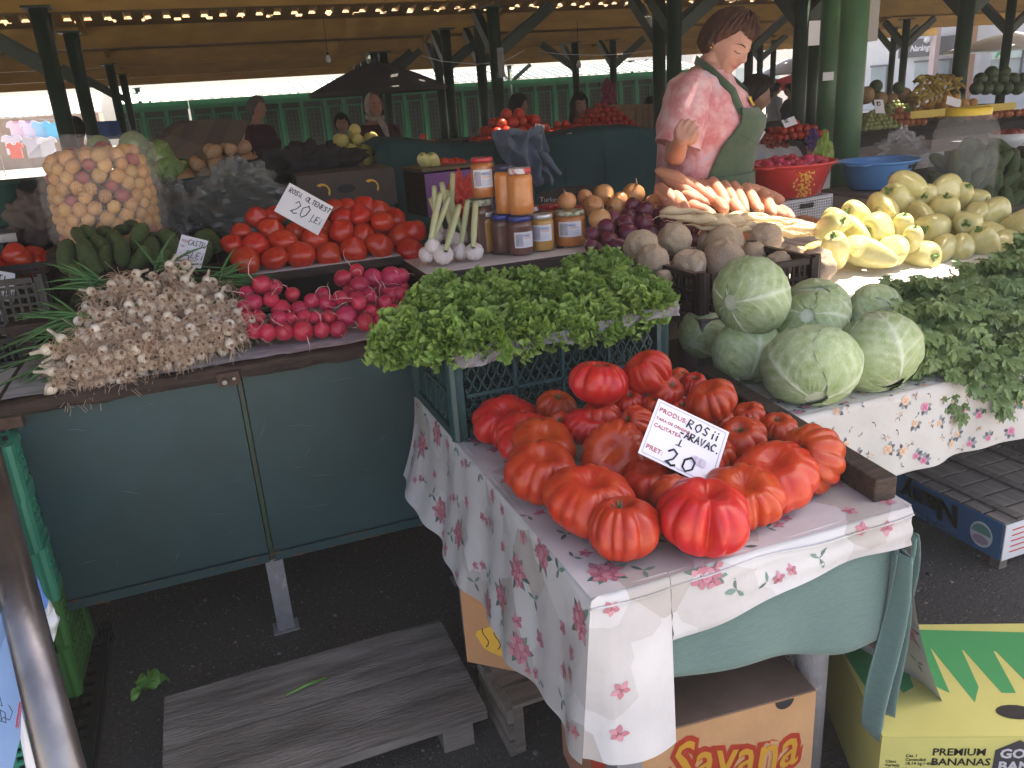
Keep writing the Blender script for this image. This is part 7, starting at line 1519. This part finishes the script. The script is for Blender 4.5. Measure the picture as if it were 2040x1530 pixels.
# purple box with peppers
pbp = aty(852,432,3.75); t = thing('purple_box', 'purple sided wooden box with a brown top behind the garlic', 'box', (pbp.x+.15,pbp.y+.12,pbp.z), .12); hh = aty(852,338,3.75).z-pbp.z
m = MB(); m.box((0,0,hh/2-.008),(.34,.26,hh-.017)); m.build('body', pm('box_purple', (.24,.09,.26), (.28,.11,.3), 3, .6), t); m = MB(); m.box((0,0,hh),(.37,.29,.014)); m.build('lid', pm('box_top', (.14,.10,.06), rough=.7), t); m = MB(); m.box((-.172,0,hh/2-.008),(.003,.262,hh-.018)); m.build('dark_side', M_dkwood, t)
for px, py, k in ((845,321,0),(864,322,1)): q_ = aty(px, py, 3.85); PP[k].put(TRS(q_, axis_to(-.3,.7,q_), 1, .032), ['left pale pepper on the purple box','right pale pepper on the purple box'][k])
for i, px in enumerate((886,898,910,920)): q_ = aty(px, 322+(i%2)*2, 3.88); HT[i].put(TRS(q_, axis_to(0,.8,q_), i, .024), row_label('small red tomato', i, 4, 'bag', 'on the purple box'))
film_blob('plastic_bag', 'orange red net bag hanging behind the garlic stalks', 'bag', 918, 390, 3.4, .06, .05, .09, pm('net_red', (.62,.07,.05), rough=.6, bump=.8, bsc=80), 15, 1, .4)
# dark produce crate behind the jars
crate('plastic_crate', 'black crate under the golden onions with white side lettering', .48,.34,.12,M_black,(1.42,2.86,.905),.05,'slots')
m = MB(); fl = [aty(1068,388,3.12),aty(1100,376,3.12),aty(1165,368,3.12),aty(1186,374,3.12),aty(1188,400,3.1),aty(1070,405,3.1)]; m.poly(fl); o = m.build('cardboard_flap', pm('flap_dark',(.03,.022,.02),rough=.8)); tag(o, 'dark cardboard flap standing behind the red onions', 'cardboard flap'); md = o.modifiers.new('s','SOLIDIFY'); md.thickness = .004
d0 = aty(1075,402,3.07); typed('Turkey', .02, lambda a, b, c: d0+RT*a+UP*b, M_paper, o, 'lettering')
# red tomato heaps, cucumbers behind the teal cover
M_rt = pm('far_tomato', (.46,.03,.02), (.52,.06,.03), 3, .3, rnd=.1); TOM = prot('tomato','tomato',M_rt); M_fc = pm('far_cucumber', (.05,.07,.03), (.12,.15,.07), 9, .6, rnd=.2)
FC = prot('cucumber','cucumber',M_fc, n=10, fn=lambda q, a: Vector((q.x*.28,q.y*.28,q.z+0)))
p = aty(1030,262,5.25); heap(TOM, (p.x,p.y+.05,1.26), .26, .2, .20, .036, 'red tomato heaped behind the hooded jacket', 'tomatoes behind the hooded jacket', 6)
p = aty(1125,272,5.35); heap(TOM, (p.x,p.y+.05,1.24), .34, .16, .10, .030, 'small red tomato right of the hooded jacket', 'small tomatoes on the middle stall', 7)
p = aty(920,278,5.3); heap(FC, (p.x,p.y,1.23), .30, .15, .14, .055, 'dull green cucumber behind the teal cover', 'long cucumbers behind the teal cover', 8)
p = aty(845,272,5.6); heap(TOM, (p.x,p.y,1.22), .12, .1, .1, .03, 'dark red pepper left of the long cucumbers', 'red peppers on the middle stall', 9)
m = MB(); m.b2((1.3,5.02,1.121),(4.0,5.7,1.225)); tag(m.build('display_board', M_blk), 'dark raised display under the tomatoes of the middle stall', 'board')
sign('small white card in the tomatoes behind the jacket', 1074, 258, 5.05, .06, .075, (('20',.35),('LEI',.25)), -.2); sign('tiny white card lying right of the jacket tomatoes', 1131, 272, 5.05, .06, .04, (('20',.4),), .3)
p = atd(1198,245,8.2); heap(TOM, (p.x,p.y,p.z-.13), .36, .25, .30, .030, 'cherry tomato in the far heap by the crates', 'far cherry tomatoes', 10)
for j in range(3):
    for i in range(3):
        p = atd(1228+26*i, 218+17*j, 8.6+.02*j); crate('wooden_crate', f"pale wooden crate, {['left','middle','right'][i]} in the {['top','middle','lowest'][j]} layer of the far crate stack", .15,.3,.085,pm('pale_crate',(.42,.27,.16),(.34,.2,.12),6,.8),(p.x,p.y,p.z-.04),-.3,'slots','far wooden crates stacked')
film_blob('plastic_bag', 'dark pink bag hanging on the column by the crates', 'bag', 1213, 195, 9.3, .10, .08, .20, pm('pink_bag', (.30,.05,.10), rough=.6), 21, 1, .3)
# berries and small tomatoes right of the vendor
p = aty(1578,252,4.75); heap(TOM, (p.x,p.y,p.z-.08), .22, .14, .10, .026, 'small orange red tomato in the tray right of the vendor', 'tomatoes in the tray right of the vendor', 12)
M_ber = pm('berry_red', (.24,.03,.02), rough=.4); BER = prot('strawberry','strawberry',M_ber, n=8); p = aty(1518,278,4.4); heap(BER, (p.x,p.y,p.z-.06), .13, .12, .08, .018, 'dark red strawberry beside the vendor apron', 'strawberries beside the vendor', 13)
m = MB(); a = aty(1478,285,4.25); b_ = aty(1598,292,4.25); m.grid(lambda u, v: a.lerp(b_, u)+Vector((0,-.012*sin(u*20)+.3*max(0,.2-v),-.22*v)), 30, 8); tag(m.build('liner', M_tray, None, True), 'white plastic liner hanging below the strawberries', 'liner')
sign('white card in front of the strawberries beside the apron', 1508, 265, 4.2, .07, .07, (('15',.4),('LEI',.25)), -.6); sign('white card standing in the tray tomatoes', 1573, 243, 4.55, .075, .05, (('12',.5),), .35)
M_ppt = pm('torn_paper', (.5,.5,.54), rough=.6)
# right hand fruit
M_gr = pm('grape_green', (.24,.28,.10), (.3,.33,.13), 5, .4, rnd=.1); GRP = prot('grape','grape',M_gr, n=8); M_apr_ = pm('apricot', (.58,.30,.12), (.6,.38,.16), 3, .5, rnd=.1); APR = prot('apricot','apricot',M_apr_, n=10); M_ra = pm('apple_red', (.36,.06,.05), (.45,.2,.08), 3, .4); RAP = prot('apple','apple',M_ra, n=10)
for (pr, px, py, Yv, rx, ry, h, r, lb, gp, sd_) in ((GRP,1738,243,4.75,.17,.12,.12,.017,'green grape in the tray right of the big column','green grapes by the column',1),(GRP,1782,222,5.2,.19,.12,.12,.017,'green grape in the tray farther back','green grapes farther back',2),(RAP,1790,238,4.85,.17,.12,.10,.028,'red and yellow apple in the white edged tray','red apples on the white edged table',3),(APR,1840,222,5.1,.12,.1,.10,.026,'small peach beside the red apples','peaches on the white edged table',4),(PLM,1895,218,4.9,.26,.14,.13,.034,'yellow fruit in the pale tray above the glass jar','yellow fruit above the glass jar',5),(RAP,1985,222,5.1,.22,.12,.08,.030,'brownish fruit right of the yellow tray','fruit right of the yellow tray',6)):
    p = aty(px, py, Yv); heap(pr, (p.x,p.y,p.z-.05), rx, ry, h, r, lb, gp, sd_)
sign('white card in the grapes', 1752, 212, 5.3, .06, .10, (('10',.3),), .0); sign('white card in the yellow fruit', 1900, 203, 5.0, .09, .06, (('8',.5),), -.3)
m = MB(); a = aty(1815,222,4.55); m.grid(lambda u, v: a+Vector((u*1.0,-.01*sin(u*9),-.05*v)), 20, 3); tag(m.build('yellow_tray', pm('tray_yellow', (.6,.42,.06), rough=.5), None, True), 'yellow tray rim above the glass jar', 'tray')
M_ban = pm('banana_skin', (.50,.36,.08), (.42,.28,.06), 5, .5, rnd=.12); BAN = prot('banana','banana',M_ban, shape=lambda m: m.tube([(sin(i*.22-.9)*1.0, 0, cos(i*.22-.9)*1.0-.8) for i in range(9)], [.07,.16,.19,.2,.2,.2,.18,.12,.05], 8))
for i in range(64):
    rw = i//11; px = 1822+8.2*(i%11)+rw*2+R_(-2,2); py = 202-rw*9+R_(-2,2)-(i%11)*.5
    p = aty(px, py, 6.2+.05*rw); BAN.put(TRS(p, (RT*R_(-.5,.2)+UP*.8-FW*.5), R_(-.5,.5)+1.4, .085), 'banana in the tall heap near the dark column', 'bananas heaped at the right')
M_mel = pm('melon_tan', (.34,.20,.10), (.42,.27,.14), 5, .6); M_wm = pm('watermelon', (.035,.06,.03), (.09,.13,.06), 4, .5, stretch=(3,3,.4)); MEL = prot('melon','melon',M_mel, n=18, fn=lambda q, a: q*(1+.03*cos(a*9))); WM = prot('watermelon','watermelon',M_wm, n=20)
for i, (px, py, w_, k) in enumerate(((1725,190,34,0),(1752,198,30,0),(1775,200,28,0),(1800,190,30,0),(1815,205,26,0),(1745,172,26,1),(1790,175,24,1))): p = aty(px, py, 6.4); (WM if k else MEL).put(TRS(p, (0,.2,1), i, w_/2/ppm(p)), f"{'dark' if k else 'tan'} melon, {['leftmost','second from left','third from left','fourth from left','rightmost','left','right'][i]} of the {'upper dark' if k else 'tan'} melons left of the bananas", 'melons left of the bananas')
k = 0
for rn, yy, xs in (('lower row',176,(1945,1965,1985,2005,2027)),('upper row',158,(1953,1974,1996,2018,2038)),('top row',145,(1975,2000))):
    for i, px in enumerate(xs): p = aty(px, yy, 6.3+.1*(rn != 'lower row')); WM.put(TRS(p, (.2,.1,1), k, 13/ppm(p)), row_label('dark watermelon', i, len(xs), rn, 'heap at the right edge'), 'watermelons at the right edge'); k += 1
stall('dark shelf under the watermelons', 9.2, 12.2, 6.1, 7.0, 1.28, M_blk)
p = aty(2005,275,4.0); m = MB(); rb_ = 34/ppm(p); m.lathe([(rb_*.5,-.07),(rb_*.9,-.03),(rb_,.03),(rb_*.95,.03),(rb_*.4,-.05),(.001,-.05)], 30); o = m.build('bowl', M_white, None, True); o.location = p; tag(o, 'white bowl with red fruit behind the cucumbers', 'bowl')
for i in range(9): a = i*2.4; PLR.put(TRS(p+Vector((.03*sqrt(i)*cos(a),.03*sqrt(i)*sin(a),.03)), (0,.2,1), i, .026), 'red fruit in the white bowl', 'red fruit in the bowl')
m = MB(); m.b2((p.x-.25,p.y-.2,.931),(p.x+.25,p.y+.25,p.z-.071)); tag(m.build('wooden_box', M_dkwood), 'dark box under the white fruit bowl', 'box')
# left edge basin
basin('green_basin', 'dark green plastic tub at the left picture edge', 5, 362, 452, 80, 3.6, pm('tub_green', (.02,.07,.06), rough=.4), sx=1.3)
m = MB(); q_ = aty(0,470,3.5); m.box((q_.x,q_.y,q_.z),(.14,.2,.03)); tag(m.build('steel_tray', M_steel), 'steel tray under the green tub at the left edge', 'tray')
m = MB(); m.b2((-1.3,3.35,.0),(-.66,3.9,q_.z-.016)); tag(m.build('black_table', M_blk), 'black covered block under the green tub', 'table')
# ---- open dark parasol over the far stalls
def parasol(name, lb, px, py, D, R, hC, mat, pole=2.2, seg=8, val=.06):
    p = atd(px, py, D); t = thing(name, lb, 'parasol', (p.x,p.y,0), .3); z = p.z; m = MB(); n = seg*6
    m.grid(lambda u, v: Vector((R*max(v,.003)*cos(u*2*pi)*(1-.05*abs(sin(u*pi*seg))*v), R*max(v,.003)*sin(u*2*pi)*(1-.05*abs(sin(u*pi*seg))*v), z+hC*(1-v**1.3)-.05*abs(sin(u*pi*seg))*v*(1-v)*2)), n, 8)
    m.grid(lambda u, v: Vector((R*cos(u*2*pi)*(1-.05*abs(sin(u*pi*seg))), R*sin(u*2*pi)*(1-.05*abs(sin(u*pi*seg))), z-val*v)), n, 1); m.build('canopy', mat, t, True); m = MB(); m.tube([(0,0,0),(0,0,z+hC+.05)], .02, 10); m.build('pole', M_steel, t, True)
parasol('parasol', 'wide dark grey parasol over the far stalls behind the headscarf woman', 752, 178, 11.5, 1.0, .36, pm('parasol_grey', (.05,.047,.047), (.065,.06,.06), 3, .8)); 
M_pr = translucent(pm('parasol_red', (.62,.03,.04), rough=.8), (.7,.05,.05), .4)
parasol('parasol', 'red parasol in sun behind the dark columns, left one', 1528, 178, 25, 1.0, .35, M_pr); parasol('parasol', 'red parasol in sun, farther right one', 1575, 172, 27, 1.1, .35, M_pr); parasol('parasol', 'pale grey parasol above the red ones', 1572, 145, 30, 1.5, .5, pm('parasol_pale', (.45,.47,.52), rough=.8)); parasol('parasol', 'white parasol at the right edge before the shops', 2010, 96, 24, 1.8, .45, pm('parasol_white', (.62,.68,.72), rough=.8))
# bulbs and cables
def cable(pts, lb, r=.006): m = MB(); m.tube([atd(*q) for q in pts], r, 5); tag(m.build('cable', M_white, None, True), lb, 'cable')
cable([(842,112,11),(880,122,11),(950,128,11),(1005,122,11),(1045,100,11)], 'white cable sagging across the middle column pairs'); cable([(1058,101,12),(1120,108,12),(1190,110,12),(1240,108,12),(1300,100,12)], 'white cable sagging right of the meter box')
for px, py, lb in ((654,117,'bare bulb hanging above the far left columns'),(1153,128,'bare bulb hanging on the forked column')):
    p = atd(px, py, 10); m = MB(); m.lathe([(.001,-.05),(.025,-.04),(.034,-.01),(.02,.03),(.012,.045)], 14); t = m.build('light_bulb', M_white, None, True); t.location = p; tag(t, lb, 'bulb'); m = MB(); m.tube([(0,0,.04),(0,0,.5)], .004, 5); m.tube([(0,0,.03),(0,0,.07)], .014, 8); m.build('wire', M_black, t)
# ---- clothes stall at the far left, sheds
ropeA, ropeB = atd(-20,232,29), atd(188,243,29); rk = thing('clothes_rack', 'steel rack with a rope carrying the hanging shirts', 'rack', (0,0,0)); m = MB(); m.tube([ropeA, ropeB], .015, 6); m.build('rail', M_steel, rk)
for p in (ropeA, ropeB): m = MB(); m.tube([(p.x,p.y,0), p], .02, 8); m.build('post', M_steel, rk)
def tee(lb, px, py, D, w, c, trim, sl=True):
    p = atd(px, py, D); t = thing('hanging_shirt', lb, 'shirt', p, -.1, 'shirts hanging at the clothes stall'); h = w*1.25; m = MB(); D_k = 1; P_ = [(-.28,0),(-.5,-.08),(-.62,-.36),(-.44,-.42),(-.40,-.28),(-.42,-1.15),(.42,-1.15),(.40,-.28),(.44,-.42),(.62,-.36),(.5,-.08),(.28,0),(.12,-.07),(-.12,-.07)]
    n = len(P_); m.v = [(x*w,-.03,z*h*.85) for x, z in P_]+[(x*w,.03,z*h*.85) for x, z in P_]; m.f = [tuple(range(n)), tuple(range(2*n-1,n-1,-1))]+[(i,(i+1)%n,n+(i+1)%n,n+i) for i in range(n)]; m.m = [0]*len(m.f); m.build('cloth', pm('tee_'+lb[:9].replace(' ','_'), c, rough=.9), t); m = MB(); m.tube([(.14*w*cos(a),-.035,-.04*h+.09*h*sin(a)) for a in [pi+i*pi/8 for i in range(9)]], .014, 5); m.build('collar', pm('tr_'+lb[:9].replace(' ','_'), trim, rough=.9), t)
tee('pinkish white shirt with pink collar, leftmost on the rope', 30, 240, 29, 0.56, (.66,.50,.60), (.5,.08,.2)); tee('lilac white shirt with purple collar, second from the left', 55, 240, 29, 0.52, (.60,.54,.68), (.2,.05,.3)); tee('sky blue shirt in the middle of the rope', 80, 241, 29, 0.52, (.22,.45,.66), (.3,.5,.7)); tee('bright blue shirt right of the sky blue one', 101, 243, 29, 0.48, (.08,.40,.62), (.1,.4,.6)); tee('grey white shirt at the right end of the rope', 150, 238, 29, 0.56, (.5,.5,.54), (.4,.4,.45))
tee('white shirt low on the rack near the left edge', 20, 268, 29, 0.56, (.55,.52,.6), (.3,.3,.5)); tee('red and white shirt low at the left', 27, 284, 28.6, 0.44, (.5,.12,.1), (.6,.6,.6)); tee('pale patterned shirt low in the middle', 62, 272, 29, 0.59, (.42,.42,.48), (.3,.3,.3)); tee('pale grey shirt low at the right of the rack', 90, 272, 29, 0.56, (.52,.52,.57), (.4,.4,.4))
sh = thing('shed', 'low grey roofed shed behind the hanging shirts', 'shed', (0,0,0)); a = atd(-60,250,36); b_ = atd(190,240,36)
m = MB(); m.b2((a.x-3,a.y+.3,0),(b_.x,a.y+3,2.2)); m.build('wall', pm('shed_wall', (.2,.12,.09), (.28,.2,.16), 1.5, .9), sh); m = MB(); corrug(m, a.x-3.3, b_.x+.2, a.y-.5, 2.22, a.y+3, 3.2, .3, .05); m.build('roof', pm('shed_roof', (.25,.23,.24), (.32,.3,.31), 2, .8), sh)
tag((lambda m: (m.grid(lambda u, v: atd(188,242,14).lerp(atd(236,240,14),u)+Vector((0,.02*sin(u*9),-.30*v)), 12, 4), m.build('blue_tarp', pm('tarp_blue', (.04,.12,.38), rough=.5), None, True))[1])(MB()), 'blue tarpaulin hanging beside the striped parasol', 'tarpaulin')
# ---- shop building at the right
D0 = 34; fb = thing('shop_building', 'white shop building with dark sign band and glass windows at the right', 'building', (0,0,0)); XB = atd(1850,100,D0).x; 
def fpt(px, py): d = ray(px, py); return CAM+d*(XB/d.x)      # on the facade plane
yA, yB_ = fpt(2200,100).y, fpt(1706,120).y; M_sw = pm('shop_white', (.62,.62,.63), (.55,.55,.57), 2, .7); M_sd = pm('shop_sign_dark', (.06,.065,.08), rough=.5); M_gl = pm('shop_glass', (.20,.27,.30), (.34,.40,.42), .6, .08, spec=.9); M_pk = pm('pinkish_pillar', (.55,.42,.42), rough=.7)
m = MB(); m.b2((XB+.2,yA,0),(XB+6,yB_+3,7.5)); m.build('wall', M_sw, fb)
zs0, zs1 = fpt(1845,112).z, fpt(1845,76).z; y1s, y0s = fpt(1790,95).y, fpt(1905,95).y
m = MB(); m.b2((XB+.02,y0s,zs0),(XB+.199,y1s,zs1)); sg_ = m.build('sign_band', M_sd, fb)
hS = (zs1-zs0)*.55; typed('Naràngica', hS*.62, lambda a, b, c: Vector((XB-.0-c*2, fpt(1813,95).y-a*1.02, zs0+(zs1-zs0)*.34+b)), M_paper, sg_, 'lettering', shear=.3, bold=.006)
for (pa, pb_, z0_, z1_, mt, nm) in ((1735,1768,.3,zs0-.2,M_gl,'shop_door'),(1822,1858,.3,zs0-.15,M_gl,'shop_window'),(1862,1893,.3,zs0-.15,M_gl,'shop_window'),(1972,2035,.6,zs0+.5,M_gl,'shop_window'),(1905,1935,.0,zs1+.3,pm('grey_pillar',(.26,.27,.28),rough=.7),'pillar')):
    ya_, yb__ = fpt(pb_,100).y, fpt(pa,100).y; m = MB(); m.b2((XB+.10,ya_,z0_),(XB+.199,yb__,z1_)); o = m.build(nm, mt, fb)
    if mt is M_gl: m = MB(); [m.b2((XB+.06,q_-.04,z0_),(XB+.0995,q_+.04,z1_)) for q_ in (ya_,)]; m.b2((XB+.06,ya_+.041,z1_-.08),(XB+.0995,yb__+.04,z1_)); m.build('window_frame', M_sd, o)
for px in (1874, 1945): y_ = fpt(px,100).y; m = MB(); m.b2((XB-.45,y_-.13,0),(XB-.2,y_+.13,7)); m.build('pillar', M_pk if px == 1874 else pm('orange_pillar',(.36,.18,.1),rough=.7), fb)
y_ = fpt(1870,72).y; m = MB(); m.lathe([(.001,-.13),(.11,-.07),(.13,0),(.11,.07),(.001,.13)], 14, c=(XB-.6,y_,fpt(1872,78).z)); m.build('globe_lamp', M_white, fb, True)
gs = fpt(2030,100); m = MB(); m.b2((XB-.06,gs.y-.1,gs.z-.25),(XB+.05,gs.y+1.1,gs.z+.25)); o = m.build('green_sign', pm('sign_pale',(.5,.6,.55)), fb); typed('A', .42, lambda a, b, c: Vector((XB-.08-c, gs.y+.9-a, gs.z-.2+b)), pm('sign_green',(.02,.35,.1)), o, 'lettering', bold=.02)
# buildings across the square, closing the view
for i, (x0, x1, y0, y1, h, c, lb) in enumerate(((30,44,46,54,6.5,(.5,.49,.47),'pale building far behind the red parasols'),)):
    t = thing('building', lb, 'building', (0,0,0)); m = MB(); m.b2((x0,y0,0),(x1,y1,h)); m.build('wall', pm('wall_'+str(i), c, tuple(q*.9 for q in c), .5, .8), t)
    for k in range(6):
        for j in range(2): m = MB(); xx = x0+1+k*2.2; m.b2((xx,y0-.04,.8+j*3),(xx+1.1,y0-.002,2.4+j*3)); m.build('window', M_gl, t)
kill_unused([PLM,PLR,APP,TOM,FC,BER,GRP,APR,RAP,BAN,MEL,WM]+POT+CBG+HB+RD_+HT+LT+CB+CU+BN)
# ---- haze volume added to lift the dark hall, standing in for lens veil
hz_ = MB(); hz_.b2((-62,-42,-1.0),(102,82,9.0)); hz_ = hz_.build('haze', []) if False else hz_.build('haze', [pm('veil_haze', (.9,.9,.9))])
kind(hz_, 'stuff'); ha = MATS['veil_haze']; ht_ = ha.node_tree; ht_.nodes.remove(ht_.nodes['Principled BSDF']); pv = ht_.nodes.new('ShaderNodeVolumePrincipled'); pv.inputs['Density'].default_value = .0056; pv.inputs['Color'].default_value = (.95,.93,.92,1)
ht_.links.new(pv.outputs[0], ht_.nodes['Material Output'].inputs['Volume'])
tag(hz_, 'thin pale haze added to lift the shadows like a lens veil', 'haze')
